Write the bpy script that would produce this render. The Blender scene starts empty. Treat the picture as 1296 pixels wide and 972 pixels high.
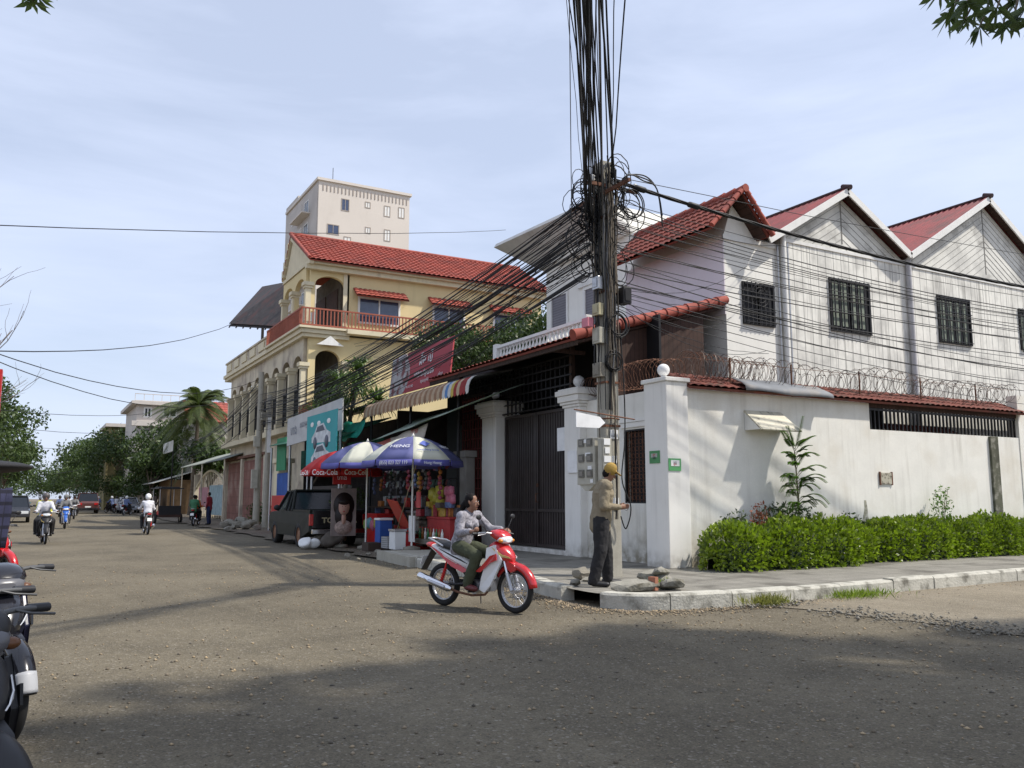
import bpy, bmesh, math, random
import numpy as np
from mathutils import Vector, Matrix, Euler
random.seed(7); RNG=np.random.default_rng(7)
PI=math.pi
sc=bpy.context.scene
COL=sc.collection
# ---------------------------------------------------------------- camera
W,H=1296.,972.
FPX=1075.; HZ=630.; DV=HZ-H/2
PITCH=math.atan(DV/FPX); FP=math.hypot(FPX,DV); TH=math.atan(608/FP); CH=1.45
cF=Vector((math.sin(TH)*math.cos(PITCH),math.cos(TH)*math.cos(PITCH),math.sin(PITCH)))
cR=Vector((math.cos(TH),-math.sin(TH),0)); cU=cR.cross(cF); CC=Vector((0,0,CH))
def ray(u,v): return cF*FPX+cR*(u-W/2)-cU*(v-H/2)
def az(u,v,z=0.): d=ray(u,v); return CC+d*((z-CH)/d.z)
def ax(u,v,x): d=ray(u,v); return CC+d*(x/d.x)
def ay(u,v,y): d=ray(u,v); return CC+d*(y/d.y)
cam=bpy.data.cameras.new('camera'); co=bpy.data.objects.new('camera',cam); COL.objects.link(co)
cam.sensor_width=36; cam.lens=FPX/W*36; cam.clip_start=.05; cam.clip_end=2500
co.location=CC; co.rotation_euler=(PI/2+PITCH,0,-TH); sc.camera=co
# ---------------------------------------------------------------- light
SUN=Vector((.496,-.345,.796)).normalized()
w=bpy.data.worlds.new('World'); sc.world=w; w.use_nodes=True
nt=w.node_tree; nt.nodes.clear()
def node(nt,t,**k):
    n=nt.nodes.new(t)
    for a,b in k.items():
        if a.startswith('i_'): n.inputs[a[2:].replace('_',' ')].default_value=b
        else: setattr(n,a,b)
    return n
sky=node(nt,'ShaderNodeTexSky',sky_type='NISHITA',sun_disc=False)
sky.sun_elevation=math.asin(SUN.z); sky.sun_rotation=math.atan2(SUN.x,SUN.y)
sky.air_density=1.0; sky.dust_density=1.4; sky.ozone_density=1.5
tc=node(nt,'ShaderNodeTexCoord'); mp=node(nt,'ShaderNodeMapping')
mp.inputs['Scale'].default_value=(1.0,1.6,5.5); mp.inputs['Rotation'].default_value=(0,.18,.6)
nz=node(nt,'ShaderNodeTexNoise'); nz.inputs['Scale'].default_value=1.7; nz.inputs['Detail'].default_value=9; nz.inputs['Roughness'].default_value=.55; nz.inputs['Distortion'].default_value=.35
rp=node(nt,'ShaderNodeValToRGB'); rp.color_ramp.elements[0].position=.36; rp.color_ramp.elements[0].color=(.58,.58,.58,1); rp.color_ramp.elements[1].position=.68; rp.color_ramp.elements[1].color=(.88,.88,.88,1)
mx=node(nt,'ShaderNodeMixRGB'); mx.inputs[2].default_value=(6.5,7.25,9.1,1)
bg=node(nt,'ShaderNodeBackground'); bg.inputs['Strength'].default_value=.113
out=node(nt,'ShaderNodeOutputWorld')
L=nt.links.new
L(tc.outputs['Generated'],mp.inputs[0]); L(mp.outputs[0],nz.inputs[0]); L(nz.outputs[0],rp.inputs[0]); L(rp.outputs[0],mx.inputs[0]); L(sky.outputs[0],mx.inputs[1]); L(mx.outputs[0],bg.inputs[0]); L(bg.outputs[0],out.inputs[0])
sl=bpy.data.lights.new('sun','SUN'); sl.energy=4.2; sl.angle=math.radians(1.3); sl.color=(1,.945,.86)
so=bpy.data.objects.new('sun',sl); COL.objects.link(so); so.rotation_euler=(-SUN).to_track_quat('-Z','Y').to_euler(); so.location=(0,0,40)
sc.view_settings.view_transform='Standard'; sc.view_settings.look='None'; sc.view_settings.exposure=0.2; sc.view_settings.gamma=1
sc.cycles.max_bounces=6; sc.cycles.diffuse_bounces=3; sc.cycles.transparent_max_bounces=6
# ---------------------------------------------------------------- materials
MATS={}
def M(name,col=(.5,.5,.5),rough=.8,metal=0,var=.12,scale=3.,bump=0.,bscale=40.,col2=None,t2=(.5,.65),s2=1.2,streak=0.,scol=(.08,.075,.06),sscale=(7,7,.45),dirt=0.,dcol=(.12,.09,.06),dz=(0,.9),spec=.4,stripe=None,island=0.,transl=0.,sheen=0,coat=0,emit=None,alpha=None,fine=0.,rubz=None):
    if name in MATS: return MATS[name]
    m=bpy.data.materials.new(name); m.use_nodes=True; t=m.node_tree; t.nodes.clear(); L=t.links.new
    bs=node(t,'ShaderNodeBsdfPrincipled'); o=node(t,'ShaderNodeOutputMaterial')
    tc=node(t,'ShaderNodeTexCoord'); geo=node(t,'ShaderNodeNewGeometry')
    c4=lambda c:(c[0],c[1],c[2],1)
    def mix(f,a,b,bt='MIX'):
        n=node(t,'ShaderNodeMixRGB',blend_type=bt)
        for s,v in ((0,f),(1,a),(2,b)):
            if hasattr(v,'is_linked') or hasattr(v,'links'): L(v,n.inputs[s])
            else: n.inputs[s].default_value=v
        return n.outputs[0]
    def noise(sc_,det=5,vec=None,rough=.55):
        n=node(t,'ShaderNodeTexNoise'); n.inputs['Scale'].default_value=sc_; n.inputs['Detail'].default_value=det; n.inputs['Roughness'].default_value=rough
        L(vec or tc.outputs['Object'],n.inputs['Vector']); return n.outputs[0]
    def ramp(s,a,b,va=0.,vb=1.):
        n=node(t,'ShaderNodeMapRange'); n.inputs[1].default_value=a;n.inputs[2].default_value=b;n.inputs[3].default_value=va;n.inputs[4].default_value=vb
        L(s,n.inputs[0]); return n.outputs[0]
    def math_(op,a,b=None):
        n=node(t,'ShaderNodeMath',operation=op)
        for s,v in ((0,a),(1,b)):
            if v is None: continue
            if hasattr(v,'links'): L(v,n.inputs[s])
            else: n.inputs[s].default_value=v
        return n.outputs[0]
    lo=c4([x*(1-var) for x in col]); hi=c4([min(1,x*(1+var)) for x in col])
    C=mix(ramp(noise(scale),.3,.7),lo,hi)
    if col2: C=mix(ramp(noise(s2,6),t2[0],t2[1]),C,c4(col2))
    if fine: C=mix(ramp(noise(scale*18,3),.35,.65,0,fine),C,c4([x*.45 for x in col]))
    if stripe: # (axis, period, width, darkness)
        for (axx,per,wd,dk) in (stripe if isinstance(stripe,list) else [stripe]):
            sp=node(t,'ShaderNodeSeparateXYZ'); L(tc.outputs['Object'],sp.inputs[0])
            f=math_('PINGPONG',math_('ADD',sp.outputs[axx],500.),per/2)
            C=mix(math_('MULTIPLY',math_('LESS_THAN',f,wd/2),dk),C,c4([x*.25 for x in col]))
    if streak:
        mp=node(t,'ShaderNodeMapping'); mp.inputs['Scale'].default_value=sscale; L(tc.outputs['Object'],mp.inputs[0])
        a=ramp(noise(1.,6,mp.outputs[0],.6),.5,.78,0,streak)
        C=mix(math_('MULTIPLY',a,ramp(noise(.7,2),.35,.6)),C,c4(scol))
    if dirt:
        sp=node(t,'ShaderNodeSeparateXYZ'); L(geo.outputs['Position'],sp.inputs[0])
        a=ramp(math_('SUBTRACT',sp.outputs[2],math_('MULTIPLY',noise(1.6,5),(dz[1]-dz[0])*.9)),dz[0]-.1,dz[1]*.6,1,0)
        C=mix(math_('MULTIPLY',math_('MULTIPLY',a,dirt),ramp(noise(5,4),.25,.6)),C,c4(dcol))
    if island:
        C=mix(ramp(geo.outputs['Random Per Island'],0,1,0,1),mix(island,C,(0.0,0.0,0.0,1)),mix(island*.6,C,c4([min(1,col[0]*3.2),min(1,col[1]*2.4),col[2]*1.2])))
    L(C,bs.inputs['Base Color'])
    bs.inputs['Roughness'].default_value=rough; bs.inputs['Metallic'].default_value=metal
    bs.inputs['Specular IOR Level'].default_value=spec
    if coat: bs.inputs['Coat Weight'].default_value=coat; bs.inputs['Coat Roughness'].default_value=.08
    if bump:
        b=node(t,'ShaderNodeBump'); b.inputs['Strength'].default_value=bump; b.inputs['Distance'].default_value=.02
        L(noise(bscale,6),b.inputs['Height']); L(b.outputs[0],bs.inputs['Normal'])
    if emit: bs.inputs['Emission Color'].default_value=c4(emit); bs.inputs['Emission Strength'].default_value=1
    if transl:
        tr=node(t,'ShaderNodeBsdfTranslucent'); L(mix(.5,C,c4((col[0]*2,col[1]*2.2,col[2]*.7))),tr.inputs[0])
        ms=node(t,'ShaderNodeMixShader'); ms.inputs[0].default_value=transl
        L(bs.outputs[0],ms.inputs[1]); L(tr.outputs[0],ms.inputs[2]); L(ms.outputs[0],o.inputs[0])
    else: L(bs.outputs[0],o.inputs[0])
    MATS[name]=m; return m
# ---------------------------------------------------------------- geometry helpers
def V(*a): return Vector(a)
class MB:
    def __init__(s): s.v=[]; s.f=[]; s.m=[]; s.sm=[]
    def add(s,vs,fs,mi=0,smooth=False):
        o=len(s.v); s.v+= [tuple(v) for v in vs]
        for f in fs: s.f.append([i+o for i in f]); s.m.append(mi); s.sm.append(smooth)
        return s
    def box(s,x0,x1,y0,y1,z0,z1,mi=0):
        vs=[(x,y,z) for z in (z0,z1) for x,y in ((x0,y0),(x1,y0),(x1,y1),(x0,y1))]
        return s.add(vs,[(3,2,1,0),(4,5,6,7),(0,1,5,4),(1,2,6,5),(2,3,7,6),(3,0,4,7)],mi)
    def obox(s,c,ex,ey,ez,mi=0):
        c=Vector(c);ex=Vector(ex);ey=Vector(ey);ez=Vector(ez)
        vs=[c+a*ex+b*ey+d*ez for d in (-1,1) for a,b in ((-1,-1),(1,-1),(1,1),(-1,1))]
        return s.add(vs,[(3,2,1,0),(4,5,6,7),(0,1,5,4),(1,2,6,5),(2,3,7,6),(3,0,4,7)],mi)
    def quad(s,a,b,c,d,mi=0): return s.add([a,b,c,d],[(0,1,2,3)],mi)
    def plate(s,a,b,c,d,t,mi=0):
        a,b,c,d=map(Vector,(a,b,c,d)); n=(b-a).cross(d-a).normalized()*t
        return s.add([a,b,c,d,a+n,b+n,c+n,d+n],[(3,2,1,0),(4,5,6,7),(0,1,5,4),(1,2,6,5),(2,3,7,6),(3,0,4,7)],mi)
    def poly(s,pts,dv,mi=0,smooth=False):
        dv=Vector(dv); n=len(pts); p=[Vector(q) for q in pts]
        return s.add(p+[q+dv for q in p],[tuple(range(n-1,-1,-1)),tuple(range(n,2*n))],mi).add(p+[q+dv for q in p],[(i,(i+1)%n,(i+1)%n+n,i+n) for i in range(n)],mi,smooth)
    def tube(s,pts,r,n=6,mi=0,cap=True,smooth=True,flat=None):
        pts=[Vector(p) for p in pts]; rs=r if isinstance(r,(list,tuple)) else [r]*len(pts)
        N=len(pts); t0=(pts[1]-pts[0]).normalized(); up=V(0,0,1) if abs(t0.z)<.9 else V(1,0,0)
        a=t0.cross(up).normalized(); vs=[]
        for i,p in enumerate(pts):
            t=(pts[min(i+1,N-1)]-pts[max(i-1,0)]).normalized()
            a=(a-t*a.dot(t)); a=a.normalized() if a.length>1e-6 else t.orthogonal().normalized(); b=t.cross(a)
            for k in range(n):
                an=2*PI*k/n; off=(a*math.cos(an)+b*math.sin(an))*rs[i]
                if flat: fa=Vector(flat[0]); off=off-fa*off.dot(fa)*(1-flat[1])
                vs.append(p+off)
        fs=[(i*n+k,i*n+(k+1)%n,(i+1)*n+(k+1)%n,(i+1)*n+k) for i in range(N-1) for k in range(n)]
        s.add(vs,fs,mi,smooth)
        if cap:
            s.add(vs[:n],[tuple(range(n-1,-1,-1))],mi); s.add(vs[-n:],[tuple(range(n))],mi)
        return s
    def cyl(s,a,b,r,r2=None,n=12,mi=0): return s.tube([a,b],[r,r if r2 is None else r2],n,mi)
    def lathe(s,prof,c=(0,0,0),n=16,mi=0,axis='z',smooth=True,a0=0,a1=2*PI):
        c=Vector(c); vs=[]; full=abs(a1-a0-2*PI)<1e-6; K=n if full else n+1
        for r,z in prof:
            for k in range(K):
                an=a0+(a1-a0)*k/n; x,y=r*math.cos(an),r*math.sin(an)
                vs.append(c+(V(x,y,z) if axis=='z' else V(x,z,y) if axis=='y' else V(z,x,y)))
        fs=[(i*K+k,i*K+(k+1)%K,(i+1)*K+(k+1)%K,(i+1)*K+k) for i in range(len(prof)-1) for k in range(n)]
        return s.add(vs,fs,mi,smooth)
    def sph(s,c,r,n=12,mi=0,sc=(1,1,1)):
        o=len(s.v); m=max(6,n//2+2)
        s.lathe([(r*math.sin(PI*i/m)+1e-5,-r*math.cos(PI*i/m)) for i in range(m+1)],(0,0,0),n,mi)
        for i in range(o,len(s.v)): x,y,z=s.v[i]; s.v[i]=(c[0]+x*sc[0],c[1]+y*sc[1],c[2]+z*sc[2])
        return s
    def ring(s,c,R,r,n=28,k=8,axis='y',mi=0,rr=None):
        vs=[]; c=Vector(c)
        for i in range(n):
            A=2*PI*i/n
            for j in range(k):
                B=2*PI*j/k; q=R+r*math.cos(B); h=(rr or r)*math.sin(B)
                p=(q*math.cos(A),q*math.sin(A),h)
                vs.append(c+(V(*p) if axis=='z' else V(p[0],p[2],p[1]) if axis=='y' else V(p[2],p[0],p[1])))
        fs=[(i*k+j,((i+1)%n)*k+j,((i+1)%n)*k+(j+1)%k,i*k+(j+1)%k) for i in range(n) for j in range(k)]
        return s.add(vs,fs,mi,True)
    def slab(s,poly,y0,y1,mi=0,inset=.0,k=.92,smooth=False):
        # profile in the xz plane, rounded towards its two sides
        cx=sum(p[0] for p in poly)/len(poly); cz=sum(p[1] for p in poly)/len(poly); n=len(poly)
        ym=[(y0,k),(y0+(y1-y0)*.18,1),(y1-(y1-y0)*.18,1),(y1,k)]
        vs=[V(cx+(x-cx)*q,y,cz+(z-cz)*q) for y,q in ym for x,z in poly]
        fs=[(i*n+j,i*n+(j+1)%n,(i+1)*n+(j+1)%n,(i+1)*n+j) for i in range(3) for j in range(n)]
        s.add(vs,fs,mi,smooth); s.add(vs[:n],[tuple(range(n-1,-1,-1))],mi); s.add(vs[-n:],[tuple(range(n))],mi); return s
    def xf(s,mat,start=0):
        for i in range(start,len(s.v)): s.v[i]=tuple(mat@Vector(s.v[i]))
        return s
    def build(s,name,mat,parent=None,world=True,bevel=0,subsurf=0,solid=0):
        if not s.v: s.add([(0,0,0),(0,0,.001),(0,.001,0)],[(0,1,2)])
        off=V(0,0,0)
        if world:
            if parent is not None: off=Vector(parent.get('_org',(0,0,0)))
            else:
                xs=[v[0] for v in s.v];ys=[v[1] for v in s.v];zs=[v[2] for v in s.v]
                off=V((min(xs)+max(xs))/2,(min(ys)+max(ys))/2,min(zs))
        me=bpy.data.meshes.new(name); me.from_pydata([(v[0]-off.x,v[1]-off.y,v[2]-off.z) for v in s.v],[],s.f)
        for m in (mat if isinstance(mat,(list,tuple)) else [mat]): me.materials.append(m)
        me.polygons.foreach_set('material_index',s.m); me.polygons.foreach_set('use_smooth',s.sm); me.update()
        o=bpy.data.objects.new(name,me); COL.objects.link(o)
        if parent is not None:
            o.parent=parent; o['_org']=parent.get('_org',(0,0,0))
        elif world: o.location=off; o['_org']=tuple(off)
        if bevel:
            md=o.modifiers.new('b','BEVEL'); md.width=bevel; md.segments=2; md.limit_method='ANGLE'
        if subsurf:
            md=o.modifiers.new('s','SUBSURF'); md.levels=subsurf; md.render_levels=subsurf
        return o
def tag(o,label=None,cat=None,group=None,kind=None):
    if label: o['label']=label
    if cat: o['category']=cat
    if group: o['group']=group
    if kind: o['kind']=kind
    elif cat: o['kind']='thing'
    return o
def thing(name,label,cat,loc=(0,0,0),rz=0,group=None,local=False):
    # parts of unique things are written in world coordinates; local=True: parts in the thing's own frame
    o=bpy.data.objects.new(name,None); COL.objects.link(o); o.location=loc; o.rotation_euler=(0,0,rz)
    o['_org']=(0,0,0) if local else tuple(loc); o.empty_display_size=.2
    return tag(o,label,cat,group)
def struct(o): o['kind']='structure'; return o
def copy_tree(o,parent=None):
    c=o.copy(); COL.objects.link(c)
    if parent is not None: c.parent=parent; 
    for ch in o.children: copy_tree(ch,c)
    return c
def recolor(o,old,new):
    # give a copied tree its own meshes with one material exchanged
    for ch in [o]+list(o.children_recursive):
        if ch.type=='MESH' and any(m==old for m in ch.data.materials):
            ch.data=ch.data.copy()
            for i,m in enumerate(ch.data.materials):
                if m==old: ch.data.materials[i]=new
def text(s,size,mat,parent,pos,xdir,updir,name='lettering',ext=.004,align='CENTER',bold=0,world=True,wid=1):
    c=bpy.data.curves.new(name,'FONT'); c.body=s; c.size=size; c.extrude=ext; c.align_x=align; c.align_y='CENTER'; c.offset=bold; c.resolution_u=3
    c.materials.append(mat)
    tmp=bpy.data.objects.new('tmp',c); COL.objects.link(tmp)
    dg=bpy.context.evaluated_depsgraph_get(); dg.update(); me=bpy.data.meshes.new_from_object(tmp.evaluated_get(dg)); me.name=name
    bpy.data.objects.remove(tmp); bpy.data.curves.remove(c)
    o=bpy.data.objects.new(name,me); COL.objects.link(o)
    x=Vector(xdir).normalized(); z=x.cross(Vector(updir)).normalized(); y=z.cross(x)
    m=Matrix((x*wid,y,z)).transposed().to_4x4()
    off=Vector(parent.get('_org',(0,0,0))) if (parent and world) else V(0,0,0)
    m.translation=Vector(pos)-off
    if parent: o.parent=parent
    o.matrix_local=m; return o
def mesh_np(name,verts,faces,mat,parent=None,off=(0,0,0),smooth=False,mi=None):
    me=bpy.data.meshes.new(name); nv=len(verts); nf=len(faces); k=faces.shape[1]
    me.vertices.add(nv); me.vertices.foreach_set('co',(np.asarray(verts)-np.array(off)).astype(np.float32).ravel())
    me.loops.add(nf*k); me.loops.foreach_set('vertex_index',faces.astype(np.int32).ravel())
    me.polygons.add(nf); me.polygons.foreach_set('loop_start',np.arange(0,nf*k,k,dtype=np.int32)); me.polygons.foreach_set('loop_total',np.full(nf,k,dtype=np.int32))
    for m in (mat if isinstance(mat,(list,tuple)) else [mat]): me.materials.append(m)
    if mi is not None: me.polygons.foreach_set('material_index',mi.astype(np.int32))
    me.update(calc_edges=True)
    o=bpy.data.objects.new(name,me); COL.objects.link(o)
    if parent: o.parent=parent; o['_org']=parent.get('_org',(0,0,0))
    else: o.location=off
    return o
def leaf_mesh(pts,size,aspect=.45,droop=.3,up=.0,dirs=None,fold=.25,var=.35):
    """one folded diamond leaf (4 vertices, 2 triangles as a quad) at each point"""
    n=len(pts); 
    d=RNG.normal(size=(n,3)) if dirs is None else dirs+RNG.normal(size=(n,3))*.45
    d[:,2]-=droop; d/=np.linalg.norm(d,axis=1)[:,None]
    r=RNG.normal(size=(n,3)); r[:,2]*=.4 ; s=np.cross(d,r); s/=np.linalg.norm(s,axis=1)[:,None]+1e-9
    nn=np.cross(s,d); sz=(size*(1+RNG.uniform(-var,var,n)))[:,None]
    a=pts; b=pts+d*sz*.5+s*sz*aspect*.5+nn*sz*fold*.3; c=pts+d*sz; e=pts+d*sz*.5-s*sz*aspect*.5+nn*sz*fold*.3
    v=np.stack([a,b,c,e],1).reshape(-1,3); f=np.arange(4*n).reshape(-1,4)
    return v,f
def ell_pts(n,c,r,shell=.55):
    d=RNG.normal(size=(n,3)); d/=np.linalg.norm(d,axis=1)[:,None]
    q=shell+(1-shell)*RNG.random(n)**.6
    return np.array(c)+d*q[:,None]*np.array(r)
def tile_roof(mb,O,A,B,tw=.22,th=.33,amp=.035,step=.035,mi=0,sub=5,thick=.05):
    O=Vector(O);A=Vector(A);B=Vector(B); n=A.cross(B).normalized()
    if n.z<0: n=-n
    na=max(2,round(A.length/tw)); nb=max(1,round(B.length/th)); vs=[]; K=na*sub+1
    rows=[]
    for r in range(nb): rows+=[(r/nb,step),((r+1)/nb,.004)]
    for (tb,st) in rows:
        for i in range(K):
            ph=i/sub; wv=amp*(abs(math.sin(PI*ph))**.8)
            vs.append(O+A*(i/(K-1))+B*tb+n*(st+wv))
    fs=[(j*K+i,j*K+i+1,(j+1)*K+i+1,(j+1)*K+i) for j in range(len(rows)-1) for i in range(K-1)]
    mb.add(vs,fs,mi)
    a,b,c,d=O,O+A,O+A+B,O+B
    q=[a-n*thick,b-n*thick,c-n*thick,d-n*thick]
    mb.add(q+[a,b,c,d],[(0,3,2,1),(0,1,5,4),(1,2,6,5),(3,0,4,7),(2,3,7,6)],mi)
    o=len(mb.v); return mb
def corr_roof(mb,O,A,B,tw=.18,amp=.03,mi=0,sub=6,thick=.006,sag=0):
    O=Vector(O);A=Vector(A);B=Vector(B); n=A.cross(B).normalized()
    if n.z<0: n=-n
    K=max(3,round(A.length/tw))*sub+1; vs=[]
    for tb in (0,.33,.66,1):
        for i in range(K): vs.append(O+A*(i/(K-1))+B*tb+n*(amp*math.sin(2*PI*i/sub)-sag*math.sin(PI*tb)))
    vs2=[v-n*thick for v in vs]; m=len(vs)
    fs=[(j*K+i,j*K+i+1,(j+1)*K+i+1,(j+1)*K+i) for j in range(3) for i in range(K-1)]
    mb.add(vs+vs2,fs+[tuple(q+m for q in f[::-1]) for f in fs]+[(i,i+m,i+1+m,i+1) for i in range(K-1)]+[(3*K+i,3*K+i+1,3*K+i+1+m,3*K+i+m) for i in range(K-1)],mi)
    return mb
def wall_hole(mb,x0,x1,z0,z1,holes,y0,y1,axis='y',mi=0):
    """wall slab spanning x0..x1, z0..z1 (thickness y0..y1) with rectangular holes [(a,b,c,d)] in one band of x each"""
    def bx(a,b,c,d):
        if b-a<1e-4 or d-c<1e-4: return
        if axis=='y': mb.box(a,b,y0,y1,c,d,mi)
        else: mb.box(y0,y1,a,b,c,d,mi)
    cur=x0
    for (a,b,c,d) in sorted(holes):
        bx(cur,a,z0,z1); bx(a,b,z0,c); bx(a,b,d,z1); cur=b
    bx(cur,x1,z0,z1); return mb
def arch_bay(mb,O,D,N,w,z0,z1,ow,spring,rise,depth,mi=0,n=10,bottom=None):
    """wall bay w wide from z0 to z1 with an arched opening ow wide; O on the ground line, D along, N outward"""
    O=Vector(O);D=Vector(D).normalized();N=Vector(N).normalized(); j=(w-ow)/2
    P=lambda s,z,k=0:O+D*s+V(0,0,z)-N*(depth*k)
    for a,b in ((0,j),(w-j,w)):
        c=(P(a,0)+P(b,0))/2-N*depth/2
        mb.obox(c+V(0,0,(z0+z1)/2-0),D*(b-a)/2,N*depth/2,V(0,0,(z1-z0)/2),mi)
    ap=[(j+ow*(1-math.cos(PI*i/n))/2, spring+rise*math.sin(PI*i/n)) for i in range(n+1)]
    vs=[];
    for k in (0,1):
        for s,z in ap: vs.append(P(s,z,k))
        for s,z in ap: vs.append(P(s,z1,k))
    m=n+1; fs=[]
    for i in range(n):
        fs.append((i,i+1,m+i+1,m+i)); fs.append((2*m+i,3*m+i,3*m+i+1,2*m+i+1)); fs.append((i,2*m+i,2*m+i+1,i+1)); fs.append((m+i,m+i+1,3*m+i+1,3*m+i))
    mb.add(vs,fs,mi); return mb
def cat_pts(A,B,sag,n=14,jit=0.,seed=None):
    A=Vector(A);B=Vector(B); return [A.lerp(B,t/n)-V(0,0,4*sag*(t/n)*(1-t/n)) for t in range(n+1)]
def spline(pts,n=6):
    pts=[Vector(p) for p in pts]; P=[pts[0]]+pts+[pts[-1]]; out=[]
    for i in range(1,len(P)-2):
        for k in range(n):
            t=k/n; a,b,c,d=P[i-1],P[i],P[i+1],P[i+2]
            out.append(.5*((2*b)+(c-a)*t+(2*a-5*b+4*c-d)*t*t+(3*b-a-3*c+d)*t**3))
    out.append(pts[-1]); return out
# ---------------------------------------------------------------- palette
def gravelly(name,c1,c2,c3,speck=.55,bs=.5):
    m=bpy.data.materials.new(name); m.use_nodes=True; t=m.node_tree; t.nodes.clear(); L=t.links.new
    bs_=node(t,'ShaderNodeBsdfPrincipled'); o=node(t,'ShaderNodeOutputMaterial'); g=node(t,'ShaderNodeNewGeometry')
    def noise(s,d=5,vec=None,r=.6):
        n=node(t,'ShaderNodeTexNoise'); n.inputs['Scale'].default_value=s; n.inputs['Detail'].default_value=d; n.inputs['Roughness'].default_value=r; L(vec or g.outputs['Position'],n.inputs['Vector']); return n.outputs[0]
    def rmp(s,a,b,c=0.,d=1.):
        n=node(t,'ShaderNodeMapRange'); 
        for i,v in enumerate((a,b,c,d)): n.inputs[i+1].default_value=v
        L(s,n.inputs[0]); return n.outputs[0]
    def mix(f,a,b):
        n=node(t,'ShaderNodeMixRGB')
        for s,v in ((0,f),(1,a),(2,b)):
            if hasattr(v,'links'): L(v,n.inputs[s])
            else: n.inputs[s].default_value=v if not isinstance(v,tuple) else (*v,1)
        return n.outputs[0]
    mp=node(t,'ShaderNodeMapping'); mp.inputs['Rotation'].default_value=(0,0,.25); mp.inputs['Scale'].default_value=(1,.22,1); L(g.outputs['Position'],mp.inputs[0])
    C=mix(rmp(noise(.55,6),.35,.65),c1,c2); C=mix(rmp(noise(.17,7),.45,.62,0,.55),C,tuple(x*1.25 for x in c2)); C=mix(rmp(noise(.31,8),.56,.64,0,.4),C,tuple(x*.62 for x in c1))
    C=mix(rmp(noise(.9,5,mp.outputs[0]),.5,.72,0,.6),C,c3)
    C=mix(rmp(noise(7,4),.4,.7,0,.35),C,tuple(x*.6 for x in c1))
    vo=node(t,'ShaderNodeTexVoronoi'); vo.inputs['Scale'].default_value=56; vo.inputs['Randomness'].default_value=1; L(g.outputs['Position'],vo.inputs['Vector'])
    sp=node(t,'ShaderNodeSeparateColor'); L(vo.outputs['Color'],sp.inputs[0])
    C=mix(rmp(sp.outputs[0],.90,.99,0,speck),C,(.42,.38,.32)); C=mix(rmp(sp.outputs[1],.85,.99,0,speck),C,(.035,.032,.03))
    v2=node(t,'ShaderNodeTexVoronoi'); v2.inputs['Scale'].default_value=110; L(g.outputs['Position'],v2.inputs['Vector'])
    s2=node(t,'ShaderNodeSeparateColor'); L(v2.outputs['Color'],s2.inputs[0])
    C=mix(rmp(s2.outputs[0],.6,1,0,.4),C,tuple(x*1.7 for x in c2)); C=mix(rmp(s2.outputs[1],.6,1,0,.45),C,tuple(x*.45 for x in c1))
    L(C,bs_.inputs['Base Color']); bs_.inputs['Roughness'].default_value=.93; bs_.inputs['Specular IOR Level'].default_value=.25
    a=node(t,'ShaderNodeMath',operation='ADD'); L(noise(60,4),a.inputs[0]); L(vo.outputs['Distance'],a.inputs[1])
    a2=node(t,'ShaderNodeMath',operation='ADD'); L(a.outputs[0],a2.inputs[0]); L(noise(6,3),a2.inputs[1])
    b=node(t,'ShaderNodeBump'); b.inputs['Strength'].default_value=bs; b.inputs['Distance'].default_value=.02; L(a2.outputs[0],b.inputs['Height']); L(b.outputs[0],bs_.inputs['Normal'])
    L(bs_.outputs[0],o.inputs[0]); return m
m_road=gravelly('dusty_asphalt',(.098,.083,.058),(.162,.138,.096),(.20,.173,.122),.42,.38)
m_side=gravelly('muddy_road',(.17,.145,.105),(.24,.205,.15),(.33,.29,.22),.35)
m_dirt=gravelly('packed_dirt',(.15,.125,.095),(.21,.175,.13),(.10,.085,.065),.7,.8)
m_stone=M('gravel_stone',(.24,.215,.18),.95,island=.55,var=.3)
m_kerb=M('kerb_stone',(.52,.50,.43),.9,scale=5,bump=.6,bscale=30,col2=(.16,.15,.12),t2=(.5,.68),s2=4,fine=.3)
m_pave=M('paving',(.25,.235,.20),.9,scale=2,bump=.4,bscale=50,col2=(.13,.12,.10),s2=1.5,stripe=[(0,.40,.018,.6),(1,.40,.018,.6)],fine=.3)
m_white=M('white_render',(.80,.78,.71),.85,var=.05,scale=2.5,bump=.2,bscale=60,streak=.6,scol=(.36,.33,.27),sscale=(5,5,.3),dirt=.95,fine=.08,dcol=(.26,.23,.17),dz=(.15,.85),col2=(.70,.66,.57),t2=(.52,.7),s2=.8)
m_whitep=M('white_pillar',(.80,.78,.73),.8,var=.04,scale=2,bump=.1,bscale=50,streak=.35,scol=(.3,.28,.24),sscale=(8,8,.5),dirt=.6,dz=(.15,.6),dcol=(.25,.22,.17))
m_whiteh=M('villa_white',(.83,.81,.745),.85,var=.03,scale=2,streak=.3,scol=(.4,.37,.33),sscale=(4,4,.3))
m_pink=M('villa_lilac_tone',(.74,.68,.71),.85,var=.03,scale=2,streak=.2,scol=(.4,.37,.33))
m_timber=M('painted_boards',(.80,.78,.71),.8,var=.08,scale=3,streak=1.,scol=(.20,.19,.17),sscale=(9,9,.4),col2=(.56,.545,.50),t2=(.47,.68),s2=1.6,stripe=(0,.29,.022,.75),bump=.1,bscale=20)
m_gable=M('gable_boards',(.76,.745,.68),.8,var=.1,scale=3,col2=(.52,.51,.47),t2=(.46,.68),s2=1.4,streak=.9,scol=(.18,.17,.15),sscale=(3,3,3),bump=.1,bscale=20)
m_groove=M('board_groove',(.22,.21,.19),.9)
m_trim=M('white_trim',(.78,.77,.73),.6,var=.05,streak=.3,scol=(.3,.28,.25))
m_dark=M('dark_opening',(.012,.012,.014),.6,spec=.3)  # near-black colour stands in for the shade inside openings
m_darkb=M('dark_brown_board',(.055,.028,.020),.8,var=.25,scale=4,stripe=(0,.12,.012,.8))
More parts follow.
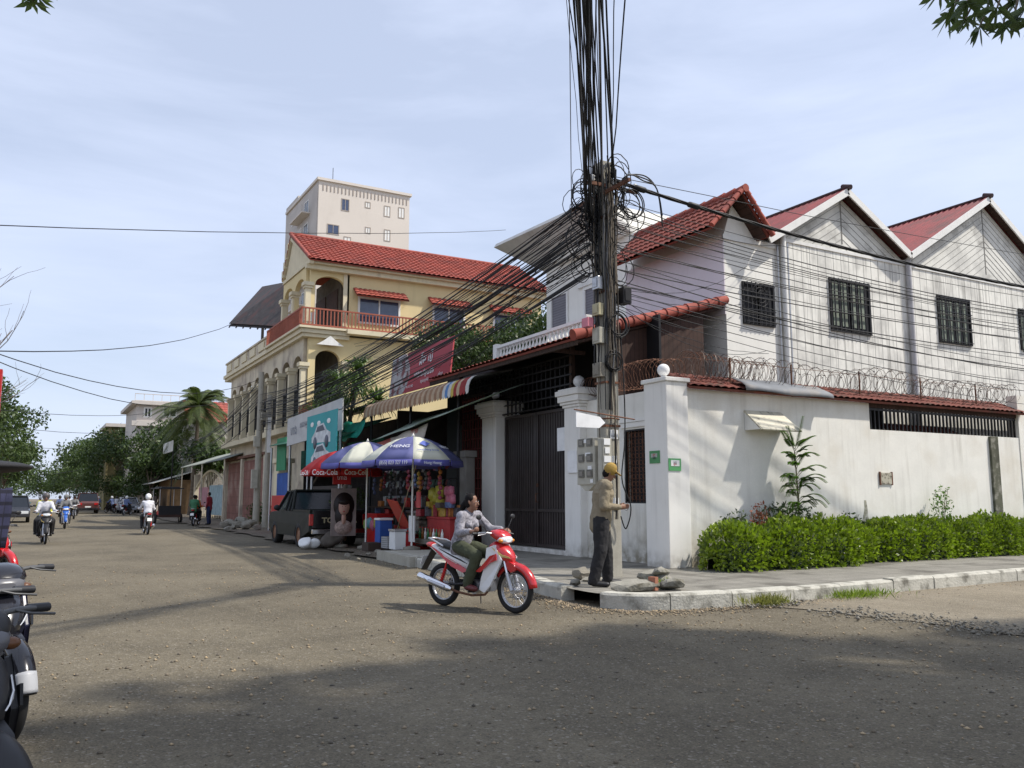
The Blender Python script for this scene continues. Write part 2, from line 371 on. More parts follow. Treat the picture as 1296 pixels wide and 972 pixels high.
m_darkby=M('dark_brown_board_side',(.05,.03,.022),.8,var=.25,scale=4,stripe=(1,.14,.014,.8))
m_iron=M('black_iron',(.022,.021,.022),.5,metal=.3,var=.3,scale=8)
m_gate=M('gate_brown_paint',(.034,.026,.024),.45,var=.25,scale=3,streak=.4,scol=(.08,.065,.055),spec=.5)
m_tile=M('red_roof_tile',(.27,.065,.044),.8,var=.22,scale=2.2,col2=(.15,.055,.04),t2=(.46,.72),s2=2.2,fine=.3,streak=.4,scol=(.08,.05,.04),sscale=(1,3,1))
m_tile2=M('bright_red_roof_tile',(.32,.075,.052),.8,var=.22,scale=2,col2=(.20,.06,.05),t2=(.48,.75),s2=1.3,streak=.5,scol=(.12,.05,.04),sscale=(1.5,.3,1.5))
m_tileb=M('brown_roof_tile',(.17,.052,.036),.85,var=.25,scale=3,col2=(.10,.05,.035),s2=4)
m_metred=M('red_metal_roof',(.25,.048,.045),.6,var=.18,scale=2,col2=(.14,.05,.045),t2=(.45,.7),s2=1.5)
m_zinc=M('zinc_sheet',(.19,.20,.215),.75,metal=.1,var=.15,scale=3,col2=(.25,.24,.23),s2=2)
m_rust=M('rusty_steel',(.16,.075,.045),.8,metal=.3,var=.35,scale=8)
m_wirem=M('razor_wire_steel',(.16,.13,.11),.6,metal=.5,var=.4,scale=5)
m_conc=M('concrete',(.40,.375,.31),.9,var=.12,scale=4,bump=.3,bscale=60,streak=.5,scol=(.16,.14,.11),fine=.2)
m_concd=M('concrete_dark',(.24,.22,.18),.95,var=.2,scale=4,bump=.5,bscale=30,fine=.3)
m_cable=M('black_cable',(.012,.012,.013),.55,spec=.3)
m_cableg=M('grey_cable',(.10,.10,.105),.6)
m_globe=M('white_globe',(.85,.85,.84),.25)
m_leafh=M('hedge_leaf',(.15,.24,.022),.42,island=.75,transl=.3,spec=.6)  # strong per-leaf contrast puts highlights and dark gaps into the colour
m_leafd=M('dark_leaf',(.039,.074,.020),.5,island=.5,transl=.15)
m_leafm=M('tree_leaf',(.045,.083,.024),.55,island=.5,transl=.18)
m_leafp=M('palm_leaf',(.06,.088,.028),.5,island=.4,transl=.2)
m_leaff=M('overhead_leaf',(.07,.11,.05),.5,island=.4,transl=.3)
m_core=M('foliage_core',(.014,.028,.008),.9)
m_bark=M('bark',(.15,.12,.09),.95,var=.3,scale=6,bump=.8,bscale=15)
m_red=M('red_plastic',(.50,.020,.018),.45,var=.1,scale=2)
m_blk=M('black_plastic',(.018,.018,.02),.5)
m_rubber=M('tyre_rubber',(.020,.019,.018),.85,var=.3,scale=9)
m_chrome=M('chrome',(.72,.72,.74),.15,metal=1,var=.03)
m_steel=M('brushed_steel',(.45,.45,.46),.35,metal=.8)
m_glass=M('dark_glass',(.012,.015,.02),.15,spec=.5)
m_paper=M('paper_white',(.78,.78,.76),.8,var=.05)
m_blue=M('blue_plastic',(.03,.10,.38),.5)
m_txtw=M('white_lettering',(.8,.8,.8),.7,var=.02)
m_txtd=M('dark_lettering',(.03,.03,.05),.7,var=.02)
# ---------------------------------------------------------------- ground, roads
def sheet(name,pts,z,mat,sub=0):
    me=bpy.data.meshes.new(name); me.from_pydata([(x,y,z) for x,y in pts],[],[tuple(range(len(pts)))]); me.materials.append(mat)
    o=bpy.data.objects.new(name,me); COL.objects.link(o); return struct(o)
sheet('ground',[(-700,-400),(700,-400),(700,1100),(-700,1100)],-.012,m_dirt)
def wob(a,b,n,amp):
    a=Vector((*a,0));b=Vector((*b,0)); d=(b-a).normalized(); q=V(-d.y,d.x,0)
    return [tuple((a.lerp(b,i/n)+q*random.uniform(-amp,amp))[:2]) for i in range(n)]
sheet('road',wob((-3.2,-30),(7.1,-30),2,0)+wob((7.1,-30),(7.1,-2),8,.1)+wob((7.1,-2),(60,-2),4,0)+[(60,7.4)]+wob((60,7.4),(12.4,7.9),20,.12)+wob((12.4,7.9),(8.6,8.6),5,.08)+[(8.2,9.6),(8.0,18)]+wob((7.6,18),(7.9,60),40,.22)+wob((7.9,60),(9.2,420),30,.3)+[(-1.5,420)]+wob((-1.5,420),(-3.2,-30),60,.35),.004,m_road)
sheet('side_street',[(8.3,9.05)]+wob((8.6,8.5),(az(1050,775).x,az(1050,775).y),8,.06)+wob((az(1050,775).x,az(1050,775).y),(az(1296,806).x,az(1296,806).y),14,.07)+wob((az(1296,806).x,az(1296,806).y),(60,3.5),40,.1)+[(60,10),(8.3,10)],.014,m_side)
KP=[(7.25,19.2),(7.12,16.5),(7.02,14.2),(6.93,12.2),(6.74,11.0),(6.60,10.1),(6.62,9.45),(6.92,9.02),(7.5,8.80),(8.6,8.70),(10.4,8.72),(13,8.80),(16,8.92),(30,9.3),(60,10)]
ks=spline([(x,y,0) for x,y in KP],8)
walk=[(p.x+.1,p.y+.1) for p in ks]
sheet('sidewalk',walk+[(60,13),(10.6,13),(10.6,19.2)],.182,m_pave)
mb=MB(); acc=0; i=0
segs=[]; cur=[ks[0]]
for a,b in zip(ks,ks[1:]):
    acc+=(b-a).length; cur.append(b)
    if acc>.95: segs.append(cur); cur=[b]; acc=0
segs.append(cur)
for k,s in enumerate(segs):
    mid=s[len(s)//2]
    if 7.2<mid.y<11.0 and 6.5<mid.x<6.75 and 9.6<mid.y<10.6 and k%1==0:
        if abs(mid.y-9.9)<.42: continue
    dz=random.uniform(-.012,.012); jx=random.uniform(-.012,.012)
    L_=[];R_=[]
    for j,p in enumerate(s):
        t=(s[min(j+1,len(s)-1)]-s[max(j-1,0)]).normalized(); q=V(-t.y,t.x,0)
        e=.006 if j in(0,len(s)-1) else 0
        pp=p+ (t*.008 if j==0 else -t*.008 if j==len(s)-1 else V(0,0,0))
        L_.append(pp-q*(0+jx)); R_.append(pp+q*.2)
    n=len(s); zt=.205+dz
    prof=lambda l,r:[(l.x,l.y,-.02),(l.x,l.y,zt-.03),(l.x+(r.x-l.x)*.12,l.y+(r.y-l.y)*.12,zt),(r.x,r.y,zt+.002),(r.x,r.y,-.02)]
    vs=[];[vs.extend(prof(l,r)) for l,r in zip(L_,R_)]
    mb.add(vs,[(j*5+q,(j+1)*5+q,(j+1)*5+q+1,j*5+q+1) for j in range(n-1) for q in range(4)]+[(0,1,2,3,4),tuple((n-1)*5+q for q in (4,3,2,1,0))])
kerb=struct(mb.build('kerb',m_kerb))
sheet('roadside_dirt',[(7.5,19.2)]+wob((7.3,19.3),(7.5,60),50,.25)+wob((7.5,60),(9,130),10,.3)+[(60,130),(60,19.2)],.05,m_dirt)
# broken slab in front of the stall
mb=MB(); mb.poly([(7.0,16.9,.0),(8.7,16.7,.0),(8.9,18.9,.0),(7.2,19.4,.0)],(0,0,.215)); tag(mb.build('concrete_slab',m_conc,bevel=.02),'flat pale concrete slab between the red motorbike and the umbrella stall','slab')
# gravel
def stones(name,pts,smin,smax,mat,parent=None):
    oc=np.array([[1,0,0],[0,1,0],[-1,0,0],[0,-1,0],[0,0,.7],[0,0,-.5]]); fc=np.array([[0,1,4],[1,2,4],[2,3,4],[3,0,4],[1,0,5],[2,1,5],[3,2,5],[0,3,5]])
    n=len(pts); s=(smin+(smax-smin)*RNG.random(n)**3)[:,None,None]; v=oc[None]*(1+RNG.uniform(-.3,.3,(n,6,3)))*s
    a=RNG.uniform(0,6.3,n); R=np.zeros((n,3,3)); R[:,0,0]=np.cos(a);R[:,0,1]=-np.sin(a);R[:,1,0]=np.sin(a);R[:,1,1]=np.cos(a);R[:,2,2]=1
    v=np.einsum('nij,nkj->nki',R,v)+np.array(pts)[:,None,:]
    f=(fc[None]+6*np.arange(n)[:,None,None]).reshape(-1,3); return mesh_np(name,v.reshape(-1,3),f,mat,parent)
def inroad(n,x0,x1,y0,y1): return np.stack([RNG.uniform(x0,x1,n),RNG.uniform(y0,y1,n),np.full(n,.008)],1)
g=[inroad(2600,-1,8,2.2,9),inroad(1500,0,7,9,20),inroad(900,6,13,4,8)]
for a,b in zip(ks[:-10],ks[1:]):
    n=60 if a.y<14 and a.x<10 else 14
    t=(b-a).normalized(); q=V(-t.y,t.x,0); r=np.abs(RNG.normal(0,.22,n))+.02; u=RNG.random(n)
    g.append(np.stack([a.x+(b.x-a.x)*u-q.x*r,a.y+(b.y-a.y)*u-q.y*r,np.full(n,.012)],1))
go=stones('gravel',np.concatenate(g),.005,.022,m_stone); tag(go,'loose grey gravel scattered over the dusty road and along the kerb','gravel',kind='stuff')
cl=[ (x,y) for x,y in [(8.6,8.45),(8.9,8.4),(9.2,8.5),(8.4,8.55)]]+[[az(1050+q*17,775+q*2.1).x,az(1050+q*17,775+q*2.1).y] for q in range(15)]
pl=np.concatenate([np.array([[x,y,.02]])+RNG.normal(0,1,(45,3))*np.array([.3,.07,.0]) for x,y in cl]); pl[:,2]=.02+RNG.random(len(pl))*.03
tag(stones('rubble_debris',pl,.01,.035,m_concd),'crumbled asphalt debris along the gutter of the side street','debris',kind='stuff')
# dust and grass tufts
def tuft(x,y,z,n,h,mat,label,spread=.25,name='grass_tuft'):
    p=np.stack([RNG.normal(x,spread,n),RNG.normal(y,spread*.5,n),np.full(n,z)],1); d=np.stack([RNG.normal(0,.35,n),RNG.normal(0,.35,n),np.ones(n)],1)
    v,f=leaf_mesh(p,h,.09,0,dirs=d,fold=.1,var=.5); o=mesh_np(name,v,f,mat,off=(x,y,z)); return tag(o,label,'grass',kind='stuff')
m_grass=M('dry_grass',(.20,.22,.07),.8,island=.4,transl=.2)
tuft(8.75,8.55,.02,500,.13,m_grass,'dry scrubby grass tuft growing at the foot of the side street kerb',.16)
tuft(10.6,8.6,.02,600,.11,MATS['hedge_leaf'],'green grass tuft growing in the side street gutter',.3)
tuft(7.85,9.7,.18,200,.12,MATS['hedge_leaf'],'small green weeds between the rubble lumps on the pavement corner',.12)
# ---------------------------------------------------------------- corner wall
Z0=.18
t=thing('boundary_wall','long white rendered wall with tile coping around the corner house','wall',(10.5,12.4,Z0))
mb=MB()
mb.box(10.42,15.84,12.3,12.5,Z0,3.5); mb.box(15.84,21.4,12.3,12.5,Z0,2.93); mb.box(21.4,21.85,12.28,12.55,Z0,4.0); mb.box(21.85,45,12.3,12.5,Z0,2.93)
wall_hole(mb,12.5,16.0,Z0,3.55,[(13.36,14.05,1.34,2.82)],10.5,10.7,'x')
mb.build('wall',m_white,t)
mb=MB(); mb.box(10.10,10.62,12.2,12.86,Z0,3.60); mb.box(10.06,10.66,12.16,12.9,3.6,3.68); mb.build('pillar',m_whitep,t,bevel=.015)
mb=MB(); mb.box(10.46,10.72,13.28,14.12,2.86,2.96); mb.box(10.44,10.72,13.22,14.18,2.965,3.02); mb.build('lintel_moulding',m_whitep,t)
# coping
mb=MB(); tile_roof(mb,(10.62,12.12,3.53),(10.9,0,0),(0,.75,.33),tw=.19,th=.25,amp=.03,step=.02); mb.build('coping_tiles',m_tileb,t)
mb=MB(); mb.box(15.84,21.4,12.33,12.40,3.42,3.52); mb.build('beam',m_darkb,t)
mb=MB()
x=15.95
while x<21.4: mb.box(x,x+.035,12.36,12.395,2.93,3.42); x+=.135
mb.box(15.86,21.4,12.35,12.4,3.36,3.41); mb.build('railing',m_iron,t)
mb=MB(); x=21.9
while x<44: mb.box(x,x+.035,12.36,12.395,2.93,3.7); x+=.135
mb.box(21.86,44,12.35,12.4,3.66,3.72); mb.build('railing',m_iron,t)
# window grille in short wall
g=thing('barred_window','tall narrow barred window in the white wall beside the pole','window',(10.6,13.7,1.34))
mb=MB(); mb.box(10.66,10.68,13.36,14.05,1.34,2.82); mb.build('pane',m_dark,g)
mb=MB()
for k in range(6): y=13.40+k*.12; mb.tube([(10.57,y,1.35),(10.57,y,2.81)],.009,5)
for k in range(10):
    z=1.45+k*.14
    for j in range(5): mb.ring((10.565,13.46+j*.12,z),.045,.006,10,4,'x')
mb.build('grille',m_rust,g)
mb=MB(); mb.box(10.52,10.6,13.36,13.39,1.34,2.82); mb.box(10.52,10.6,14.02,14.05,1.34,2.82); mb.box(10.52,10.6,13.39,14.02,1.34,1.37); mb.box(10.52,10.6,13.39,14.02,2.79,2.82); mb.build('frame',m_iron,g)
# hood + things on the side wall
h0=ay(941,519,12.3); h1=ay(985,520,12.3)
t=thing('letterbox_hood','pale sloping hood sticking out of the white wall above the sapling','hood',(h0.x,12.3,h0.z-.4))
mb=MB(); mb.plate((h0.x,12.29,h0.z),(h1.x+.05,12.29,h0.z),(h1.x+.17,11.86,h0.z-.40),(h0.x+.02,11.86,h0.z-.40),.03)
mb.build('panel',M('weathered_cream',(.62,.58,.46),.85,col2=(.25,.23,.18),t2=(.55,.7),s2=9),t)
mb=MB()
for x in (h0.x+.01,h1.x+.03): mb.add([(x,12.29,h0.z-.03),(x,11.9,h0.z-.40),(x,12.29,h0.z-.40),(x+.02,12.29,h0.z-.03),(x+.02,11.9,h0.z-.40),(x+.02,12.29,h0.z-.40)],[(0,1,2),(5,4,3),(0,3,4,1),(1,4,5,2),(2,5,3,0)])
mb.build('bracket',m_trim,t)
# grey sheet lying over the coping
mb=MB(); O=V(11.95,12.02,3.66); vs=[];nx=14
for i in range(nx+1):
    for j,(dy,dz) in enumerate(((0,-.14),(0.02,-.05),(.12,.02),(.45,.17))):
        s=i/nx; vs.append(O+V(2.45*s, dy-.02*math.sin(s*7),dz-.03*s+.015*math.sin(s*9+j)))
mb.add(vs,[(i*4+j,(i+1)*4+j,(i+1)*4+j+1,i*4+j+1) for i in range(nx) for j in range(3)],0,True)
o=mb.build('metal_sheet',m_zinc); o.modifiers.new('s','SOLIDIFY').thickness=.012; tag(o,'bent grey metal sheet lying over the wall coping above the hood','metal sheet')
# green notices: darker copies paint shade into the street face one
m_green=M('notice_green',(.10,.36,.13),.6,var=.1); m_greend=M('notice_green_shaded',(.08,.26,.10),.6)
t=thing('green_notice','dark green framed notice stuck on the street face of the corner pillar','notice',(10.09,12.55,2.15))
a=ax(822,571,10.09);b=ax(835,586,10.09)
mb=MB(); mb.box(10.085,10.097,b.y,a.y,b.z,a.z); mb.build('board',m_greend,t)
mb=MB(); mb.box(10.081,10.084,b.y+.06,a.y-.05,b.z+.11,a.z-.05); mb.build('paper',M('notice_paper_shaded',(.4,.42,.38),.8),t)
text('អេ',.09,m_txtd,t,(10.079,(a.y+b.y)/2,a.z-.13),(0,-1,0),(0,0,1),ext=.0008)
text('ជួល',.05,m_red,t,(10.079,(a.y+b.y)/2,b.z+.16),(0,-1,0),(0,0,1),ext=.0008)
a=ay(846,580,12.19);b=ay(862,596,12.19)
t=thing('green_notice','bright green and white notice stuck on the sunlit face of the corner pillar','notice',(a.x,12.19,b.z))
mb=MB(); mb.box(a.x,b.x,12.185,12.197,b.z,a.z); mb.build('board',m_green,t)
mb=MB(); mb.box(a.x+.05,b.x-.04,12.18,12.184,b.z+.085,a.z-.03); mb.build('paper',m_paper,t)
text('អេ',.085,m_txtd,t,((a.x+b.x)/2,12.179,a.z-.08),(1,0,0),(0,0,1),ext=.0008)
text('ជួល',.05,m_red,t,((a.x+b.x)/2,12.179,b.z+.12),(1,0,0),(0,0,1),ext=.0008)
a=ay(1112,597,12.3);b=ay(1129,614,12.3)
t=thing('meter_plate','small weathered square plate set in the white side wall','plate',(a.x,12.3,b.z))
mb=MB(); mb.box(a.x+.03,b.x-.03,12.27,12.297,b.z+.02,a.z-.02); mb.build('plate',M('old_plate',(.45,.42,.33),.8,col2=(.15,.13,.1),s2=12,t2=(.5,.6)),t)
mb=MB(); mb.box(a.x,a.x+.03,12.265,12.298,b.z,a.z); mb.box(b.x-.03,b.x,12.265,12.298,b.z,a.z); mb.build('frame',m_rust,t)
# mossy pipe stain: wide dark rainwater pilaster
mb=MB(); mb.poly([(20.12,12.24,.2),(20.12,12.31,.2),(20.42,12.31,.2),(20.42,12.24,.2)],(0,0,2.72))
tag(mb.build('drain_pipe',M('mossy_pipe',(.10,.10,.07),.95,col2=(.25,.24,.2),s2=6,var=.4)),'mossy dark drain pipe running down the side wall below the railing','pipe')
m_moss=M('moss_stain',(.27,.265,.20),.95,var=.45,scale=9,col2=(.5,.48,.42),s2=14,t2=(.5,.6))
# lamps
def globe(x,y,z,label,r=.12):
    t=thing('globe_lamp',label,'lamp',(x,y,z),group='white globe lamps on the wall pillars')
    MB().lathe([(.001,0),(.09,0),(.09,.02),(.05,.04),(.05,.07),(.001,.07)],(x,y,z),12).build('base',m_trim,t)
    MB().sph((x,y,z+.06+r*.93),r,20).build('globe',m_globe,t)
globe(10.3,12.5,3.68,'white globe lamp on the corner pillar in front of the razor wire')
# ---------------------------------------------------------------- gate
def gpillar(y0,y1,label,zt):
    t=thing('gate_pillar',label,'pillar',(10.55,(y0+y1)/2,Z0),group='white gate pillars')
    MB().box(10.32,10.95,y0,y1,Z0,zt-.42).build('shaft',m_whitep,t,bevel=.02)
    mb=MB()
    for k,(e,a,b) in enumerate(((.03,.42,.36),(.07,.358,.30),(.11,.298,.16),(.15,.158,.04),(.10,.038,0))): mb.box(10.32-e,10.95+e,y0-e,y1+e,zt-a,zt-b)
    mb.build('capital',m_whitep,t,bevel=.012)
gpillar(15.40,16.02,'white gate pillar with moulded cap between the pole and the gate',3.86)
gpillar(19.28,20.05,'white gate pillar with moulded cap beside the umbrella stall',3.95)
globe(10.55,15.75,3.86,'white globe lamp on the gate pillar next to the pole',.13)
globe(10.6,19.75,3.95,'white globe lamp on the gate pillar next to the stall awning',.13)
t=thing('metal_gate','tall dark brown double metal gate between two white pillars','gate',(10.6,17.6,.25))
for y0,y1 in ((16.06,17.63),(17.65,19.22)):
    mb=MB(); mb.box(10.60,10.64,y0,y1,.32,3.5)
    y=y0+.1
    while y<y1-.05: mb.box(10.585,10.599,y,y+.02,.36,3.46); y+=.11
    for z in (.30,1.12,3.44): mb.box(10.56,10.598,y0,y1,z,z+.07)
    for yy in (y0,y1-.07): mb.box(10.561,10.597,yy,yy+.07,.30,3.5)
    mb.build('gate_leaf',m_gate,t)
mb=MB(); mb.tube([(10.55,17.55,1.35),(10.49,17.55,1.35),(10.49,17.55,1.55),(10.55,17.55,1.55)],.012,6); mb.ring((10.54,17.56,1.75),.035,.01,12,5,'x'); mb.build('handle',m_rust,t)
mb=MB()
for z in (3.56,3.78,4.0,4.22,4.44,4.66): mb.box(10.50,10.54,16.0,21.6,z,z+.035)
y=16.1
while y<21.6: mb.box(10.545,10.575,y,y+.03,3.54,4.72); y+=.21
mb.build('top_grille',m_iron,t)
MB().box(10.40,10.75,16.03,19.27,Z0,.28).build('sill',m_whitep,t)
MB().box(11.6,11.66,14.2,25,.1,5.4).build('dark_backing_sheet',m_dark,t)  # near-black sheet stands in for the shade behind the gate
# gateway roof
t=thing('gateway_roof','lean-to roof of red clay tiles with a round red verge over the gate','roof',(10.5,18,4.75))
mb=MB(); tile_roof(mb,(9.6,14.52,4.74),(0,7.45,0),(4.3,0,1.24),tw=.22,th=.34); mb.build('tiles',m_tile,t)
mb=MB(); d=V(4.3,0,1.24).normalized(); n=14; Lr=4.47/n
for k in range(n):
    a=V(9.57,14.50,4.80)+d*(Lr*k); b=a+d*(Lr*1.02); mb.tube([a,a+d*.06,b],[.125,.118,.098],12)
mb.build('verge_tiles',m_tile2,t)
mb=MB(); mb.plate((9.7,14.56,4.70),(13.85,14.56,5.90),(13.85,21.9,5.90),(9.7,21.9,4.70),-.05); mb.build('soffit',m_darkb,t)
mb=MB(); mb.box(9.64,9.70,14.5,21.97,4.60,4.72); mb.build('gutter_board',m_darkby,t)
mb=MB(); mb.add([(10.8,14.62,3.5),(13.25,14.62,3.5),(13.25,14.62,5.66),(10.8,14.62,4.95),(10.8,14.68,3.5),(13.25,14.68,3.5),(13.25,14.68,5.66),(10.8,14.68,4.95)],[(0,1,2,3),(7,6,5,4),(0,4,5,1),(1,5,6,2),(2,6,7,3),(3,7,4,0)])
mb.build('boarding',m_darkb,t)
for y in (14.7,16.0,21.8): MB().box(10.52,10.62,y,y+.1,3.5,4.92).build('post',m_darkby,t)
MB().box(9.75,10.6,15.55,15.62,4.62,4.70).build('bracket',m_darkb,t)
# plates that hang on gate and pillar, street name sign
a=ax(706,542,10.52);b=ax(718,570,10.52); tag(MB().box(10.50,10.53,b.y,a.y,b.z,a.z).build('white_plate',m_globe),'blank white plate fixed on the dark gate leaf beside the pillar','plate')
a=ax(719,571,10.3);b=ax(731,598,10.3); tag(MB().box(10.28,10.31,b.y,a.y,b.z,a.z).build('white_plate',m_globe),'small blank white plate on the gate pillar behind the meter box','plate')
# ---------------------------------------------------------------- razor wire
def razor(name,A,B,R,label,pitch=.16,mat=None):
    A=Vector(A);B=Vector(B); d=(B-A); Lg=d.length; d.normalize(); s=d.cross(V(0,0,1)).normalized(); u=V(0,0,1)
    n=int(Lg/pitch); mb=MB(); pts=[];
    N=n*14; ph=random.random()*6
    for i in range(N+1):
        t_=i/N; a=2*PI*n*t_+ph; rr=R*(1+.16*math.sin(t_*Lg*2.1+ph)); tw=.10*math.sin(a*.5)
        pts.append(A+d*(Lg*t_+tw)+s*math.cos(a)*rr+u*(math.sin(a)*rr+.05*math.sin(t_*Lg*1.3)))
    mb.tube(pts,.0048,4,smooth=False)
    for i in range(0,N,3):
        p=pts[i]; q=(pts[min(i+1,N)]-p).normalized(); o_=q.orthogonal().normalized(); 
        mb.add([p-q*.016+o_*.018,p+q*.016+o_*.018,p+q*.016-o_*.018,p-q*.016-o_*.018],[(0,1,2,3)])
    return tag(mb.build(name,mat or m_wirem),label,'razor wire',)
razor('razor_wire',(10.75,12.45,3.98),(21.5,12.45,4.0),.27,'coil of rusty razor wire running along the top of the side wall')
razor('razor_wire',(10.95,12.72,3.94),(21.6,12.75,3.96),.24,'second coil of razor wire tucked behind the one along the side wall',.21)
razor('razor_wire',(10.62,12.5,3.86),(10.62,15.5,3.9),.25,'brown coil of razor wire on the short wall beside the pole',.09,m_rust)
razor('razor_wire',(10.9,12.6,3.95),(13.3,12.7,3.95),.28,'dense tangle of brown razor wire behind the corner globe lamp',.08,m_rust)
t=thing('wire_posts_frame','rusty angle posts carrying the razor wire on the side wall','post frame',(16,12.42,3.6))
for x in (11.9,13.6,15.7,17.8,19.9): MB().tube([(x,12.4,3.5),(x,12.4,4.2)],.02,5).build('post',m_rust,t)
mb=MB(); mb.tube([(10.7,12.4,4.12),(21.5,12.4,4.14)],.005,4); mb.build('strand',m_rust,t)
def window_y(p,x0,x1,z0,z1,y,frame=None,pane=None,bars=0,fw=.05,cross=1,label=None):
    """window on a wall that faces -Y (wall face at y)"""
    w_=MB().box(x0,x1,y-.008,y-.003,z0,z1).build('window',pane or m_glass,p)
    mb=MB(); 
    for a,b,c,d in ((x0-fw,x1+fw,z1,z1+fw),(x0-fw,x1+fw,z0-fw,z0),(x0-fw,x0,z0,z1),(x1,x1+fw,z0,z1)): mb.box(a,b,y-.05,y-.002,c,d)
    for k in range(cross): x=x0+(x1-x0)*(k+1)/(cross+1); mb.box(x-fw*.35,x+fw*.35,y-.045,y-.009,z0,z1)
    mb.build('frame',frame or m_trim,w_)
    if bars:
        mb=MB()
        for k in range(bars): x=x0+(x1-x0)*(k+.5)/bars; mb.box(x-.011,x+.011,y-.10,y-.08,z0-.03,z1+.03)
        for z in (z0+.02,z0+(z1-z0)*.33,z0+(z1-z0)*.66,z1-.04): mb.box(x0,x1,y-.105,y-.075,z,z+.02)
        mb.build('grille',m_iron,w_)
    return w_
def window_x(p,y0,y1,z0,z1,x,frame=None,pane=None,fw=.05,cross=1):
    w_=MB().box(x-.008,x-.003,y0,y1,z0,z1).build('window',pane or m_glass,p)
    mb=MB()
    for a,b,c,d in ((y0-fw,y1+fw,z1,z1+fw),(y0-fw,y1+fw,z0-fw,z0),(y0-fw,y0,z0,z1),(y1,y1+fw,z0,z1)): mb.box(x-.05,x-.002,a,b,c,d)
    for k in range(cross): y=y0+(y1-y0)*(k+1)/(cross+1); mb.box(x-.045,x-.009,y-fw*.35,y+fw*.35,z0,z1)
    mb.build('frame',frame or m_trim,w_); return w_
# ================================================================ white villa behind the corner
t=thing('white_villa','white rendered villa with steep red tiled roof and a balustraded balcony','house',(15,17,Z0))
FY=14.5
mb=MB(); mb.box(13.86,15.66,FY,18.3,.1,7.62); mb.add([(13.86,FY,7.62),(14.95,FY,7.62),(14.14,FY,8.40),(13.86,18.1,7.62),(14.95,18.1,7.62),(14.14,18.1,8.40)],[(0,1,2),(5,4,3),(1,4,5,2),(2,5,3,0)]); mb.box(15.66,19.5,17.5,25.4,.1,9.55); mb.box(15.3,17.7,20.6,24.5,9.56,10.45)
mb.build('wall',m_whiteh,t)
mb=MB(); mb.box(13.83,13.857,FY,18.3,5.7,7.6); mb.build('lilac_side_sheet',m_pink,t)  # thin sheet gives the street side of the wall a lilac tone
mb=MB(); mb.box(13.80,13.86,FY-.03,FY+.6,7.5,7.62); mb.box(13.80,15.6,FY-.04,FY-.002,7.50,7.62); mb.build('cornice',m_trim,t)
rid=V(14.28,14.12,8.74)
mb=MB(); tile_roof(mb,(13.12,14.12,7.58),(0,4.1,0),(1.02,0,1.04),tw=.21,th=.26,amp=.035,step=.035); tile_roof(mb,(14.98,14.12,7.64),(0,4.1,0),(-.84,0,.98),tw=.21,th=.26)
mb.build('roof',m_tile,t)
mb=MB()
for k in range(12): y=14.0+k*.35; mb.tube([(14.14,y,8.66),(14.14,y+.05,8.66),(14.14,y+.36,8.65)],[.10,.09,.075],10)
for (ex,ez) in ((13.08,7.57),(15.02,7.62)):
    d=V(14.14-ex,0,8.66-ez); n=6
    for k in range(n): a=V(ex,14.06,ez+.03)+d*(k/n); mb.tube([a,a+d*.03,a+d*(1.05/n)],[.07,.065,.052],8)
mb.build('ridge_tiles',m_tile2,t)
mb=MB(); mb.plate((13.2,14.16,7.56),(14.14,14.16,8.54),(14.14,18.2,8.54),(13.2,18.2,7.56),.03); mb.plate((14.9,14.16,7.62),(14.14,14.16,8.54),(14.14,18.2,8.54),(14.9,18.2,7.62),.03); mb.build('soffit',m_darkb,t)
window_y(t,14.40,15.38,5.55,6.52,FY,frame=m_iron,pane=m_dark,bars=7,fw=.03)
mb=MB(); 
for j in range(3): mb.ring((14.89,FY-.1,6.25),.10+.09*j,.010,18,4,'y')
mb.build('grille',m_iron,t)
mb=MB(); mb.plate((14.15,26.6,10.52),(14.15,20.4,10.28),(15.75,20.4,9.58),(15.75,25.6,9.56),.16); mb.build('canopy_slab',M('weathered_slab',(.62,.60,.56),.9,streak=.6,scol=(.25,.22,.2),sscale=(2,2,2),var=.08),t)
window_x(t,24.05,25.0,7.25,8.45,15.66,pane=M('grey_shutter',(.18,.17,.19),.6,stripe=(2,.09,.02,.6)),cross=0,fw=.09)
window_x(t,21.9,22.9,6.05,8.3,15.66,pane=MATS['grey_shutter'],cross=0,fw=.12)
mb=MB(); mb.box(15.56,15.66,21.6,23.3,8.42,8.62); mb.box(13.4,15.66,19.6,25.2,5.93,6.02); mb.box(13.36,13.5,19.6,25.24,5.9,6.05); mb.build('balcony_slab',m_trim,t)
bal=MB().box(13.42,13.62,19.6,25.2,6.46,6.55).build('balustrade',m_trim,t)
mb=MB(); mb.box(13.41,13.63,25.0,25.25,6.03,6.62); mb.box(13.41,13.63,19.6,19.8,6.03,6.62); mb.build('post',m_trim,bal)
b0=None
for k in range(24):
    y=19.98+k*.212
    if b0 is None:
        b0=MB().lathe([(.06,0),(.06,.03),(.03,.05),(.055,.14),(.06,.18),(.03,.28),(.028,.33),(.055,.38),(.055,.42)],(13.52,y,6.035),8).build('baluster',m_trim,bal); y0_=y
    else:
        c=b0.copy(); COL.objects.link(c); c.parent=bal; c.location=(0,y-y0_,0)
